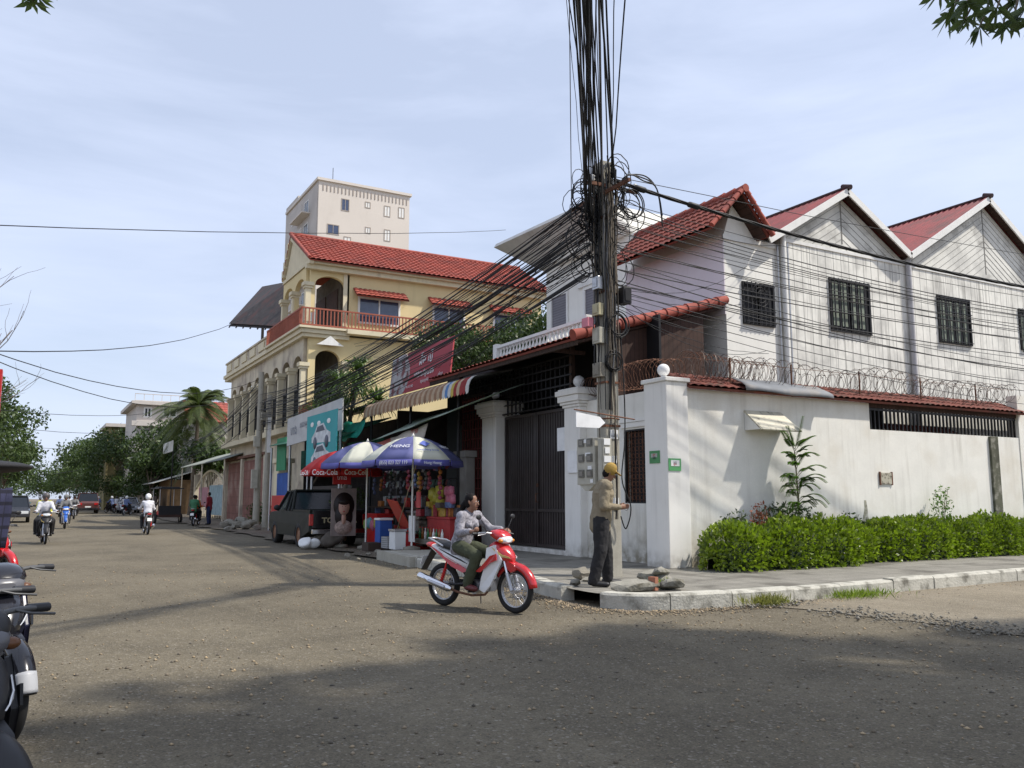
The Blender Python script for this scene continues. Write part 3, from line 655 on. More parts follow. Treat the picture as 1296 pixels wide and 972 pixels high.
# ================================================================ timber house with two gables
t=thing('gabled_house','white boarded house with two gables and red metal roofs behind the razor wire','house',(22,17,Z0))
G=[(q.x,q.z) for q in (ay(985,297,14.24),ay(1073,243,14.24),ay(1153,324,14.24),ay(1252,253,14.24))]+[(27.8,8.0)]
mb=MB(); mb.box(15.67,31,FY,24,.1,7.80); mb.build('wall',m_timber,t)
mb=MB()
for (a,b,c) in ((0,1,2),(2,3,4)):
    (x0,z0),(x1,z1),(x2,z2)=G[a],G[b],G[c]; z0-=.08; z1-=.08; z2-=.08
    if a==0: z0+=(z1-z0)*(15.68-x0)/(x1-x0); x0=15.68
    mb.poly([(x0,FY+.005,7.801-.0),(x2,FY+.005,7.801),(x2,FY+.005,z2),(x1,FY+.005,z1),(x0,FY+.005,z0)],(0,.2,0))
mb.build('gable_wall',m_gable,t)
mb=MB()
for (a,b,c) in ((0,1,2),(2,3,4)):
    for (e0,e1) in ((G[a],G[b]),(G[c],G[b])):
        d=V(e1[0]-e0[0],0,e1[1]-e0[1]); L_=d.length; k=1
        while True:
            dz=.19*k; k+=1
            if dz>1.9: break
            # line parallel to the rake, dz below it, clipped at z=7.97
            p0=V(e0[0],FY-.002,e0[1]-dz-.05); p1=V(e1[0],FY-.002,e1[1]-dz-.05)
            if p1.z<=7.85: break
            tt=(7.85-p0.z)/(p1.z-p0.z) if p0.z<7.85 else 0
            p0=p0.lerp(p1,max(0,tt)); 
            if p0.x<15.7: p0=p0.lerp(p1,(15.7-p0.x)/(p1.x-p0.x))
            nn=V(-(p1-p0).z,0,(p1-p0).x).normalized()*.0045
            mb.add([p0-nn,p1-nn,p1+nn,p0+nn,p0-nn+V(0,.006,0),p1-nn+V(0,.006,0),p1+nn+V(0,.006,0),p0+nn+V(0,.006,0)],[(0,1,2,3),(0,4,5,1),(2,6,7,3)])
    x1,z1=G[b]; mb.box(x1-.02,x1+.02,FY-.004,FY+.004,8.0,z1-.1)
mb.build('board_joints',m_groove,t)
mb=MB(); mb.box(15.7,31,FY-.03,FY-.001,7.74,7.82); mb.build('string_course',m_trim,t)
for (ia,ib) in ((0,1),(2,1),(2,3),(4,3)):
    (xa,za),(xb,zb)=G[ia],G[ib]; d=V(xb-xa,0,zb-za); ext=.0 if ia==2 else .12
    O=V(xa,14.24,za+.10)-d*ext; mb=MB(); corr_roof(mb,O,(0,5.5 if ia==0 else 10,0),d*(1+ext),tw=.2,amp=.022); mb.build('roof',m_metred,t)
    mb=MB(); n=V(-d.z,0,d.x).normalized(); n=n if n.z>0 else -n
    a=V(xa,14.21,za)-d*ext; b=V(xb,14.21,zb); mb.add([a-n*.08,b-n*.08,b+n*.09,a+n*.09]+[q+V(0,.04,0) for q in (a-n*.08,b-n*.08,b+n*.09,a+n*.09)],[(0,1,2,3),(7,6,5,4),(0,4,5,1),(1,5,6,2),(2,6,7,3),(3,7,4,0)]); mb.build('bargeboard',m_trim,t)
    mb=MB(); mb.plate(a+V(0,.045,.02),b+V(0,.045,.02),b+V(0,.285,.02),a+V(0,.285,.02),.02); mb.build('soffit',m_darkb,t)
for i in (1,3):
    x,z=G[i]; mb=MB(); mb.tube([(x,14.16,z+.12),(x,24,z+.12)],.08,8,flat=((0,0,1),.6)); mb.tube([(x,14.14,z+.10),(x,14.4,z+.19)],.07,8); mb.build('ridge_cap',M('dark_ridge',(.06,.035,.035),.7),t)
window_y(t,17.42,18.88,5.68,7.0,FY,frame=m_iron,pane=m_dark,bars=9,fw=.035)
window_y(t,21.80,23.22,5.78,7.06,FY,frame=m_iron,pane=m_dark,bars=9,fw=.035)
window_y(t,25.72,27.1,5.9,7.1,FY,frame=m_iron,pane=m_dark,bars=9,fw=.035)
for x0 in (17.5,21.9,25.8):
    mb=MB()
    for k in range(4): x=x0+k*.33; mb.box(x,x+.2,FY-.02,FY-.012,5.8+.0,6.95)
    mb.build('curtain',M('pale_curtain',(.22,.25,.2),.9,var=.3),t)
for x in (15.72,20.5): 
    mb=MB(); mb.tube([(x,FY-.09,7.9),(x,FY-.09,.5)],.075,10); mb.build('downpipe',m_trim if x<16 else M('grey_pipe',(.42,.41,.42),.6),t)
mb=MB(); mb.tube([(15.9,FY-.05,7.7),(15.9,FY-.05,3.5)],.03,8); mb.tube([(15.55,FY-.06,7.6),(15.55,FY-.06,3.5)],.025,8); mb.build('conduit',m_steel,t)
# low outbuilding roofs behind the wall
t=thing('yard_shed','low dark tin roofed shed standing behind the side wall','shed',(18,13.6,.2))
mb=MB(); corr_roof(mb,(11.2,12.75,3.55),(18,0,0),(0,1.5,.35),tw=.2,amp=.02); mb.build('roof',M('old_tin',(.12,.11,.10),.8,metal=.2,var=.3,scale=3,col2=(.18,.08,.05),s2=2),t)
MB().box(11.2,18.4,13.9,14.0,.2,3.8).build('wall',m_dark,t)  # near-black sheet stands in for the unlit yard behind the bars
mb=MB(); mb.box(18.5,29,13.9,14.0,.2,3.3); mb.build('side_panel',m_whiteh,t)
mb=MB(); tile_roof(mb,(18.2,13.3,2.9),(2.6,0,0),(0,.5,.35),tw=.2,th=.25); mb.build('lower_roof',m_tile,t)
# ================================================================ yellow house
m_yel=M('yellow_render',(.70,.57,.31),.85,var=.05,scale=.8,streak=.25,scol=(.35,.28,.15),sscale=(2,2,.3))
m_cream=M('cream_trim',(.68,.60,.42),.8,var=.06,streak=.4,scol=(.25,.21,.15),sscale=(3,3,.5))
m_creamd=M('weathered_cream_facade',(.60,.53,.40),.9,var=.12,scale=.7,streak=.7,scol=(.20,.17,.13),sscale=(3,3,.4),col2=(.36,.30,.24),s2=.8)
m_rail=M('red_brown_rail',(.34,.10,.06),.7)
m_bglass=M('blue_glass',(.05,.07,.13),.15,spec=.8,var=.2)
m_shade=M('arcade_shade_tone',(.10,.085,.065),.9,var=.3)  # dark colour stands in for the shade inside the arcades
X0,YC=10.75,39.0
t=thing('yellow_house','yellow three storey house with red tiled gable roof and arched balconies','house',(16,44,0))
mb=MB(); mb.box(12.65,23.7,YC,43.4,9.4,12.42); mb.box(12.66,23.7,YC+.01,57,0,9.12); mb.build('wall',m_yel,t)
mb=MB(); mb.box(X0+.3,12.65,YC+.3,57,0,4.6); mb.build('ground_floor',m_creamd,t)
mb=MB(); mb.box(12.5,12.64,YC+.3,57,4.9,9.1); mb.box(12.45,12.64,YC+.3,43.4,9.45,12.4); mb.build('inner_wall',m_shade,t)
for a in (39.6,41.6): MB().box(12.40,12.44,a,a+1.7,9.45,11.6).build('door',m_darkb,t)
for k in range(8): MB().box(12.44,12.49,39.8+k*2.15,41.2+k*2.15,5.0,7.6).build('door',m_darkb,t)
mb=MB(); mb.box(X0-.25,13,YC-.25,57.3,4.6,4.88); mb.box(X0-.3,12.8,YC-.3,57.3,9.12,9.32); mb.box(X0-.2,12.8,YC-.2,57.3,8.95,9.11); mb.box(X0-.42,12.9,YC-.42,45.6,9.33,9.43); mb.box(12.6,21,YC-.55,YC-.003,9.2,9.42)
mb.box(X0-.05,24,YC-.5,YC-.05,12.43,12.55); mb.box(X0-.15,24,YC-.3,YC-.01,12.2,12.42); mb.box(X0-.06,X0+.2,YC-.4,43.5,12.44,12.6); mb.box(12.5,12.7,YC-.04,YC-.003,9.44,12.2)
mb.build('cornice',m_cream,t)
# second floor arcade
mb=MB(); 
for k in range(8): arch_bay(mb,(X0,YC+.32+k*2.1,0),(0,1,0),(-1,0,0),2.1,4.9,9.1,1.6,7.6,.62,.25)
mb.build('front_arcade',m_creamd,t)
mb=MB(); arch_bay(mb,(X0+.15,YC,0),(1,0,0),(0,-1,0),1.85,4.9,9.1,1.2,7.9,.5,.25); mb.build('side_arcade',m_yel,t)
mb=MB(); arch_bay(mb,(X0+.15,YC,0),(1,0,0),(0,-1,0),1.9,10.2,12.4,1.45,11.55,.45,.22); arch_bay(mb,(X0,YC+.3,0),(0,1,0),(-1,0,0),2.1,10.2,12.4,1.75,11.5,.5,.22); arch_bay(mb,(X0,YC+2.4,0),(0,1,0),(-1,0,0),2.1,10.2,12.4,1.75,11.5,.5,.22); mb.build('porch_arch',m_yel,t)
def ycol(x,y,z0,z1,r=.135):
    mb=MB(); mb.box(x-r*1.5,x+r*1.5,y-r*1.5,y+r*1.5,z0,z0+.25); mb.box(x-r,x+r,y-r,y+r,z0+.25,z1-.3)
    mb.box(x-r*1.4,x+r*1.4,y-r*1.4,y+r*1.4,z1-.3,z1-.18); mb.box(x-r*1.8,x+r*1.8,y-r*1.8,y+r*1.8,z1-.18,z1); mb.build('column',m_cream,t)
for y in (39.1,41.4,43.4): ycol(X0+.05,y,9.44,11.6)
for k in range(9): ycol(X0-.02,39.2+k*2.1,4.9,7.75)
ycol(12.7,38.95,4.9,7.9)
mb=MB(); mb.poly([(X0+.05,YC-.1,12.62),(X0+.05,43.4,12.62),(X0+.05,42.1,14.5)],(.4,0,0)); mb.build('gable_wall',m_cream,t)
mb=MB(); mb.plate((X0-.08,YC-.6,12.5),(X0-.08,42.1,14.6),(X0+.12,42.1,14.6),(X0+.12,YC-.6,12.5),.15); mb.plate((X0-.08,43.6,12.6),(X0-.08,42.1,14.65),(X0+.12,42.1,14.65),(X0+.12,43.6,12.6),.15)
for k in range(4): mb.box(X0-.1,X0+.2,43.35-k*.28,43.65-k*.28,12.8+k*.42,13.15+k*.42)
mb.build('gable_trim',m_cream,t)
mb=MB(); tile_roof(mb,(X0-.1,YC-.65,12.55),(24.1-X0+.1,0,0),(0,3.75,2.2),tw=.27,th=.34,amp=.045,step=.05,sub=4); tile_roof(mb,(24.1,43.6,12.7),(X0-.1-24.1,0,0),(0,-1.5,2.05),tw=.5,th=.34,amp=.045,step=.05,sub=3)
mb.tube([(X0-.12,42.1,14.8),(24.1,42.1,14.8)],.10,8); mb.tube([(X0-.1,YC-.6,12.65),(X0-.1,42.1,14.8)],.09,8)
mb.build('roof',m_tile2,t)
mb=MB(); mb.add([(23.7,YC,12.4),(23.7,43.4,12.4),(23.7,42.1,14.5)],[(0,1,2)]); mb.build('end_gable',m_yel,t)
def railing(p,A,B,z0,z1,step,mat,name='railing'):
    A=Vector((*A,0));B=Vector((*B,0)); d=(B-A); n=int(d.length/step); e=d.normalized(); s=V(-e.y,e.x,0)*.02; mb=MB()
    for k in range(n+1): c=A+d*(k/n); mb.obox(c+V(0,0,(z0+z1)/2),e*.025,s,V(0,0,(z1-z0)/2))
    for z in (z0+.05,z1): mb.obox((A+B)/2+V(0,0,z),d/2,s*1.6,V(0,0,.035))
    return mb.build(name,mat,p)
railing(t,(X0-.3,YC-.32),(20.6,YC-.5),9.44,10.28,.17,m_rail); railing(t,(X0-.3,YC-.3),(X0-.3,45.5),9.44,10.28,.17,m_rail)
railing(t,(X0+.2,YC+.05),(12.4,YC+.05),4.95,5.8,.14,m_iron); railing(t,(X0+.12,YC+.4),(X0+.12,56),4.95,6.6,.14,m_iron,'grille')
mb=MB(); mb.box(X0-.15,X0+.1,45.6,57.2,9.33,10.05); mb.box(X0-.22,X0+.16,45.6,57.25,10.05,10.15); mb.build('parapet',m_creamd,t)
for k in range(5): MB().box(X0-.22,X0-.16,46.6+k*2.2,47.9+k*2.2,9.5,9.95).build('parapet_panel',m_cream,t)
for (xa,xb) in ((13.35,15.35),(17.3,18.95),(20.8,22.7)):
    window_y(t,xa,xb,9.95,11.1,YC,pane=m_bglass,fw=.1)
    mb=MB(); tile_roof(mb,(xa-.35,YC-.6,11.12),(xb-xa+.7,0,0),(0,.59,.46),tw=.25,th=.25,amp=.04,step=.04); mb.build('window_hood',m_tile2,t)
# white ornament over side arch
mb=MB(); mb.poly([(11.2,YC-.3,8.6),(12.5,YC-.3,8.6),(12.2,YC-.3,8.78),(11.85,YC-.3,9.05),(11.5,YC-.3,8.78)],(0,.1,0)); mb.build('ornament',m_trim,t)
# terrace canopy
t=thing('terrace_canopy','dark sheet metal canopy over the roof terrace of the yellow house','canopy',(11,49,9.3))
a,b=ax(292,412,9.7),ax(345,420,9.7)
A_,B_,C_,D_=ay(290,413,53),ay(356,417,46),ay(366,360,50),ay(332,366,57)
MB().plate(A_+V(0,0,.16),B_+V(0,0,.16),C_+V(0,0,.16),D_+V(0,0,.16),.03).build('roof',M('rusty_grey_tin',(.05,.042,.04),.8,var=.3,col2=(.09,.045,.04),s2=1),t)
mb=MB(); mb.plate(A_,B_,C_,D_,.03)
for k in range(8): q=k/7; a=A_.lerp(B_,q)-V(0,0,.06); b=D_.lerp(C_,q)-V(0,0,.06); mb.tube([a,b],.05,4)
mb.build('underside',M('dark_tin_underside',(.035,.03,.028),.9),t)
for y in (47.5,52): MB().box(11.6,11.75,y,y+.12,9.3,12.6).build('post',m_iron,t)
# ================================================================ tower
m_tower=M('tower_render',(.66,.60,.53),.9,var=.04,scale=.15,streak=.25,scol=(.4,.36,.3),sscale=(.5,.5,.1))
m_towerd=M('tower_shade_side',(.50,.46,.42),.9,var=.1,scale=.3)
t=thing('tower_block','tall pale beige tower block rising behind the yellow house','apartment tower',(41,130,0))
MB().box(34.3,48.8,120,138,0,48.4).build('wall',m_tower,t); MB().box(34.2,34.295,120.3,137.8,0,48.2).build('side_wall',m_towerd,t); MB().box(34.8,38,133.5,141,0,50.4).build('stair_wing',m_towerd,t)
mb=MB(); mb.box(34.0,49.1,119.7,138.3,48.4,48.8)
mb.build('parapet',m_tower,t)
mb=MB()
for k in range(24): x=34.9+k*.58; mb.box(x,x+.14,119.93,119.995,46.9,47.9)
mb.build('ornament_slots',M('tower_slot',(.35,.3,.26),.9),t)
def tw(u0,v0,u1,v1): 
    a=ay(u0,v0,120);b=ay(u1,v1,120); return a.x,b.x,b.z,a.z
m_wsill=M('window_surround',(.38,.33,.28),.9)
for q in ((415,284,428,297),(433,252,441,267),(463,256,468,263),(487,261,493,274),(505,263,511,276),(463,288,468,295),(487,291,493,305),(436,300,443,312)):
    x0,x1,z0,z1=tw(*q); window_y(t,x0,x1,z0,z1,120,frame=m_wsill,pane=m_bglass if q[0] in(415,433) else m_trim,fw=.12,cross=1)
for zz in (30,33.6,37.2,40.8,44.4):
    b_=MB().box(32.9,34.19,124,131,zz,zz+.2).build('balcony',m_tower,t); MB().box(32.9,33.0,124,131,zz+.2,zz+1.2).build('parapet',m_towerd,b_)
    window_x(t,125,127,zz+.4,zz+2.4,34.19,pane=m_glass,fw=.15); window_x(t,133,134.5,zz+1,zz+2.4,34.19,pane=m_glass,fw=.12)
MB().tube([(37,122,48.8),(37,122,51.5)],.05,5).build('antenna',m_iron,t)
# ================================================================ far white house, small yellow block
t=thing('rooftop_house','white three storey house with flat roof beyond the coconut palm','house',(14,100,0))
m_fw=M('far_white',(.58,.53,.48),.9,var=.08,scale=.5,streak=.4,sscale=(1,1,.3),scol=(.3,.26,.22))
Y1=96
def fy(u,v): return ay(u,v,Y1)
L0=fy(174,512); R0=fy(290,512)
MB().box(L0.x,R0.x+2,Y1,Y1+12,0,L0.z).build('wall',m_fw,t)
mb=MB(); mb.box(L0.x-.6,R0.x+2.5,Y1-.7,Y1+12.4,L0.z,L0.z+.35); mb.box(L0.x-.5,R0.x+2,Y1-.6,Y1-.001,fy(174,533).z-.5,fy(174,533).z); mb.build('cornice',m_fw,t)
railing(t,(L0.x-.3,Y1-.4),(R0.x,Y1-.4),L0.z+.35,L0.z+1.1,.8,m_fw)
for (u0,v0,u1,v1) in ((184,517,190,527),(208,517,222,527),(236,517,250,528)):
    a=fy(u0,v0);b=fy(u1,v1); window_y(t,a.x,b.x,b.z,a.z,Y1,pane=m_glass,fw=.15)
t=thing('small_block','low yellow building wrapped in creepers behind the street trees','building',(9,120,0))
a=ay(137,540,112);b=ay(176,540,112); MB().box(a.x,b.x+1,112,122,0,a.z).build('wall',M('creeper_stained_yellow',(.30,.25,.12),.9,var=.4,scale=.5,col2=(.06,.08,.03),t2=(.42,.6),s2=.35),t); MB().box(a.x-.3,b.x+1,111.6,122,a.z,a.z+.4).build('cornice',m_fw,t)
t=thing('red_roof_house','distant house with bright red roof between the palm and the arcade','house',(15,80,0))
MB().box(12.2,22,80,90,0,8.2).build('wall',m_fw,t); mb=MB(); tile_roof(mb,(11.6,79.6,8.2),(11,0,0),(0,3.6,2.2),tw=.4,th=.5,sub=3); mb.build('roof',m_tile2,t)

t=thing('boundary_wall','low grey stained wall along the far side of the road under the trees','wall',(-4.6,90,0)); MB().box(-4.8,-4.6,46,200,0,2.3).build('wall',m_creamd,t); MB().box(-4.85,-4.55,46,200,2.3,2.4).build('coping',m_conc,t)
t=thing('low_house','low brown house just visible beyond the low grey wall','house',(-9,100,0)); MB().box(-14,-6,90,110,0,5).build('wall',m_creamd,t); mb=MB(); tile_roof(mb,(-15,89,5),(10,0,0),(0,10,2.5),tw=.6,th=.6,sub=2); mb.build('roof',m_tileb,t)
# ================================================================ main utility pole
PX,PY=8.36,11.62
t=thing('utility_pole','tall square concrete utility pole buried under black cables at the street corner','utility pole',(PX,PY,Z0))
mb=MB(); a=.145;b=.115; mb.add([(PX-a,PY-a,0),(PX+a,PY-a,0),(PX+a,PY+a,0),(PX-a,PY+a,0),(PX-b,PY-b,7.25),(PX+b,PY-b,7.25),(PX+b,PY+b,7.25),(PX-b,PY+b,7.25)],[(3,2,1,0),(4,5,6,7),(0,1,5,4),(1,2,6,5),(2,3,7,6),(3,0,4,7)])
mb.build('shaft',m_conc,t,bevel=.012)
mb=MB()
for z in (2.62,3.35,4.9,6.2): mb.box(PX-.15,PX+.15,PY-.15,PY+.15,z,z+.035)
mb.build('band',m_rust,t)
mb=MB(); mb.box(PX-.45,PX+.6,PY-.17,PY-.13,6.75,6.81); mb.box(PX-.16,PX-.12,PY-.9,PY+.9,6.60,6.66); mb.build('bracket',m_rust,t)
for k,z in enumerate((6.84,6.84,6.84)): MB().lathe([(.02,0),(.045,.02),(.03,.05),(.045,.08),(.02,.11)],(PX-.35+k*.45,PY-.15,z-.02),8).build('insulator',m_trim,t)
def boxthing(name,label,cat,x0,x1,y0,y1,z0,z1,mat,door=True,face='x',bev=.008):
    t=thing(name,label,cat,((x0+x1)/2,(y0+y1)/2,z0)); MB().box(x0,x1,y0,y1,z0,z1).build('body',mat,t,bevel=bev)
    if door:
        if face=='x': MB().box(x0-.012,x0-.001,y0+.03,y1-.03,z0+.04,z1-.04).build('door',mat,t)
        else: MB().box(x0+.03,x1-.03,y0-.012,y0-.001,z0+.04,z1-.04).build('door',mat,t)
    return t
m_box=M('meter_box_cream',(.42,.40,.33),.7,var=.12,scale=6,streak=.4,scol=(.2,.17,.12))
a=ax(730,556,8.0); b=ax(753,618,8.0)
t=thing('meter_box','cream meter cabinet with six glass windows strapped to the utility pole','meter box',(8.1,11.85,b.z+.1))
y0,y1,z0,z1=b.y,a.y,b.z+.06,a.z; MB().box(8.0,8.2,y0,y1,z0,z1).build('body',m_box,t,bevel=.01)
mb=MB(); mb.add([(8.02,y0+.05,z0),(8.02,y1-.05,z0),(8.02,(y0+y1)/2+.05,z0-.1),(8.02,(y0+y1)/2-.05,z0-.1),(8.15,y0+.05,z0),(8.15,y1-.05,z0),(8.15,(y0+y1)/2+.05,z0-.1),(8.15,(y0+y1)/2-.05,z0-.1)],[(0,1,2,3),(7,6,5,4),(0,3,7,4),(1,5,6,2),(2,6,7,3)]); mb.build('cable_entry',m_box,t)
hh=(z1-z0)/3
for r in range(3):
    for c in range(2):
        ya=y0+.06+c*(y1-y0-.04)/2; za=z0+.12+r*hh
        w_=MB().box(7.985,7.998,ya,ya+(y1-y0)/2-.10,za,za+.13).build('window',M('meter_glass',(.10,.09,.07),.2),t); MB().box(7.979,7.984,ya+.03,ya+(y1-y0)/2-.13,za+.03,za+.10).build('dial',M('dial_grey',(.2,.18,.15),.4),w_)
for k in range(4): MB().box(7.99,7.998,y0+.05+.03*k,y0+.12+.07*k,z0+.03+.22*k,z0+.09+.22*k).build('sticker',m_paper,t)
t=boxthing('switch_box','narrow pale switch box covered in paper bills beside the meter cabinet','switch box',8.03,8.2,11.30,11.46,z0+.0,z1-.02,m_box)
for k in range(5): MB().box(8.04+.02*(k%2),8.15+.01*(k%3),11.286,11.296,z0+.08+k*.14,z0+.18+k*.14).build('bill',m_paper,t)
for (z,hgt,lab,mat,wd) in ((4.02,.34,'grey metal junction box high on the pole beneath the cable tangle',m_box,.13),(4.5,.26,'weathered yellowish junction box in the middle of the pole',M('old_yellow_box',(.42,.38,.24),.7,var=.2),.12),(4.95,.28,'small grey junction box near the top of the pole',m_steel,.11),(3.45,.30,'dull cement coloured box on the pole above the street sign',m_concd,.14)):
    boxthing('junction_box',lab,'junction box',PX-.26,PX-.155,PY-wd*.8-.05,PY+wd*.8-.05,z,z+hgt*.8,mat)
boxthing('junction_box','black junction box fixed on the wall side of the pole','junction box',PX+.15,PX+.32,PY-.3,PY-.08,4.72,5.0,m_iron,face='y')
boxthing('junction_box','pink plastic box wedged between cables on the pole','junction box',PX-.42,PX-.30,PY-.05,PY+.13,4.3,4.46,M('pink_plastic',(.6,.2,.25),.6),door=False)
# bills stuck on pole
for k,(z,w2,h2) in enumerate(((2.42,.17,.15),(2.02,.14,.12),(1.82,.13,.08),(1.25,.16,.2))):
    o=MB().box(PX-w2/2+.01,PX+w2/2+.01,PY-.152,PY-.147,z,z+h2).build('paper_bill',m_paper); o.location.z=z; tag(o,['white bill with dark dots stuck on the pole below the street sign','pale blue printed bill in the middle of the pole','narrow white bill just above the man in the cap','white bill with a blue seal at the hand height of the man'][k],'poster')
    if k==0:
        o2=MB().box(-.06,.06,-.156-0,-.153,.04,.05).build('print_lines',m_txtd,None,world=False); o2.parent=o; o2.location=(0,.15,0)
a=ay(730,521,11.3);b=ay(767,542,11.3)
t=thing('street_sign','blank white arrow shaped street sign clamped to the pole','sign',(a.x,11.3,b.z))
mb=MB(); mb.poly([(a.x,11.32,b.z),(b.x-.12,11.32,b.z),(b.x,11.32,(a.z+b.z)/2-.03),(b.x-.1,11.32,a.z-.06),(a.x,11.32,a.z)],(0,.012,0)); mb.build('board',m_globe,t)
mb=MB(); mb.tube([(a.x-.02,11.345,a.z+.04),(PX+.35,11.345,a.z-.07)],.012,5); mb.ring((PX,PY-.0,a.z-.06),.19,.012,14,4,'z'); mb.build('clamp',m_rust,t)
# ---------------------------------------------------------------- cables
TOP=V(PX,PY,7.0)
def cable(A,B,sag,r,label,group,mat=None,n=14,name='cable'):
    pts=cat_pts(A,B,sag,n)
    for p in pts[1:-1]: p.x+=random.uniform(-1,1)*.012; p.z+=random.uniform(-1,1)*.012
    o=MB().tube(pts,r,5).build(name,mat or m_cable); return tag(o,label,'cable',group)
G1='cables running down the street from the pole'; G2='cables rising over the road from the pole top'; G3='cables running along the side street'
random.seed(11)
P2=V(9.55,42.0,0)
for k in range(38):
    z0=random.triangular(5.0,6.95,6.3); q=(z0-5.0)/1.95
    A=V(PX,PY,z0)+cR*random.uniform(-.42,-.12)+V(0,0,0)
    B=V(P2.x+random.uniform(-.15,.15),P2.y,4.7+2.0*q+random.uniform(-.35,.35))
    r=random.choice([.008,.009,.010,.012,.018]) 
    cable(A,B,random.uniform(.35,.85)*(1.15-q*.4),r,'black cable in the sagging bundle that runs from the corner pole down the street',G1)
for k in range(12): # drops into shop and houses
    A=V(PX-.13,PY+.1,random.uniform(5.2,6.9)); B=V(random.uniform(10.4,10.8),random.uniform(24,39),random.uniform(4.4,7.5))
    cable(A,B,random.uniform(.1,.6),.007,'thin black cable dropping from the corner pole to the shop fronts','service drops from the corner pole')
def over(u,v,z): # point above the road seen towards (u,v)
    return az(u,v,z)
for k in range(34):
    u=random.triangular(714,770,748) if k<30 else (735,752,790,781)[k-30]
    zt=7.75+random.uniform(-.2,.3); p=over(u if k<30 else (716,719,792,778)[k-30],-4,zt)
    A=V(PX,PY,random.uniform(6.1,7.1))+cR*((u-760+random.uniform(-16,16))*.0115+random.uniform(-.03,.03)) if k<32 else V(PX+.15,PY,6.95)
    d=(p-A); B=A+d*2.6+V(0,0,.4); E_=V(PX-.13,PY+random.uniform(-.1,.1),A.z-random.uniform(.35,1.0))
    if k<30:
        pts=cat_pts(B,A,.25,14); m_=A.lerp(E_,.5)-V(0,0,.12)+cR*-.04; pts+=spline([A,m_,E_],4)[1:]; tag(MB().tube(pts,random.choice([.007,.009,.011,.013,.016]),5).build('cable',m_cable if random.random()<.8 else m_cableg),'black cable climbing from the top of the corner pole out over the road','cable',G2); continue
    r=random.choice([.007,.009,.011,.013,.016])*(1 if k<30 else .7)
    cable(A,B,.25 if k<30 else .1,r,'black cable climbing from the top of the corner pole out over the road',G2,m_cable if random.random()<.8 else m_cableg)
PS=V(34,8.1,0)
def sidec(z0,zb,sag,r,lab='thin black cable strung along the side street in front of the gabled house',g=G3,mat=None): cable(V(PX+.14,PY-.1,z0),V(PS.x,PS.y,zb),sag,r,lab,g,mat,n=18)
for k in range(22): q=k/21; sidec(6.55-1.9*q+random.uniform(-.08,.08),6.75-1.9*q+random.uniform(-.25,.25),.95+random.uniform(-.3,.5),random.choice([.006,.007,.008,.010]))
# thick twisted trunk cable
for k in range(4):
    pts=cat_pts(V(PX+.12,PY-.12,6.92),V(PS.x,PS.y,7.0),1.05,70)
    for i,p in enumerate(pts): a=i*1.1+k*PI/2; p.z+=.022*math.sin(a); p.y+=.022*math.cos(a)
    tag(MB().tube(pts,.016,5).build('trunk_cable',m_cable),'heavy twisted black trunk cable sweeping past the gables','cable','twisted trunk cable strands past the gables')
cable(V(PX+.1,PY,7.05),V(44,13,9.6),.35,.007,'single thin cable stretched high above the gable roofs to the corner pole',None)
cable(V(PX+.1,PY,6.75),V(15.7,14.45,7.6),.25,.008,'thin cable tied from the corner pole to the villa roof corner',None)
for k in range(5): cable(V(PX+.13,PY,random.uniform(4.6,5.4)),V(random.uniform(13.9,15.6),14.44,random.uniform(4.5,7.1)),random.uniform(.05,.5),.006,'thin service cable drooping from the pole to the villa wall','service cables to the villa wall')
# loose loops and coils round the pole
GL='loops and coils of spare cable on the corner pole'
random.seed(5)
for k in range(58):
    z=random.triangular(5.1,7.3,6.5); r=random.uniform(.12,.34); c=V(PX,PY-.1,z)+cR*(random.uniform(-.55,-.05) if k%3 else random.uniform(.05,.38))
    pts=[]; ph=random.uniform(0,6); tx=random.uniform(-.8,.8)
    for i in range(15): a=ph+2*PI*i/14*random.uniform(.97,1.03); pts.append(c+V(math.cos(a)*r*.9,-math.cos(a)*r*tx*.5,math.sin(a)*r))
    tag(MB().tube(pts,random.choice([.007,.009,.012]),5).build('cable_loop',m_cable),'loose black cable loop hanging in the tangle round the corner pole','cable loop',GL)
for (x,y,z,R,n,lab) in ((PX+.10,PY-.22,4.35,.20,6,'thick coil of black cable hung on the pole beside the red verge tiles'),(PX+.0,PY-.22,3.72,.16,4,'smaller cable coil hung on the pole just above the street sign'),(PX+.45,PY-.2,6.55,.24,3,'cable coil hung at the root of the heavy trunk cable')):
    mb=MB()
    for k in range(n):
        c=V(x+random.uniform(-.02,.02),y+.02*k,z+random.uniform(-.02,.02)); mb.ring(c,R+random.uniform(-.03,.03),.011,24,5,'y')
    tag(mb.build('cable_coil',m_cable),lab,'cable coil')
t=thing('splice_enclosure','black cable splices clamped on the trunk cable beside the pole','cable splice',(PX+.8,PY,6.6))
tp_=cat_pts(V(PX+.12,PY-.12,6.92),V(PS.x,PS.y,7.0),1.05,70)
for q in (1,4):
    a=tp_[q]; d=(tp_[q+1]-a).normalized(); MB().tube([a,a+d*.06,a+d*.24,a+d*.30],[.02,.055,.055,.02],8).build('sleeve',m_cable,t)
for k in range(3): 
    cs=spline([(PX+.3,PY-.15,6.5),(PX+.25+.05*k,PY-.2,6.95+.04*k),(PX+.7,PY-.2,7.1-.05*k),(PX+1.0,PY-.2,6.9),(PX+1.15,PY-.15,6.45-.1*k)],6); tag(MB().tube(cs,.013,5).build('cable_loop',m_cable),'arched jumper cable looping over the splices beside the pole top','cable loop','arched jumper cables at the splices')
random.seed(21)
m_cableb=M('weathered_brown_cable',(.15,.125,.095),.8,var=.3,scale=20)
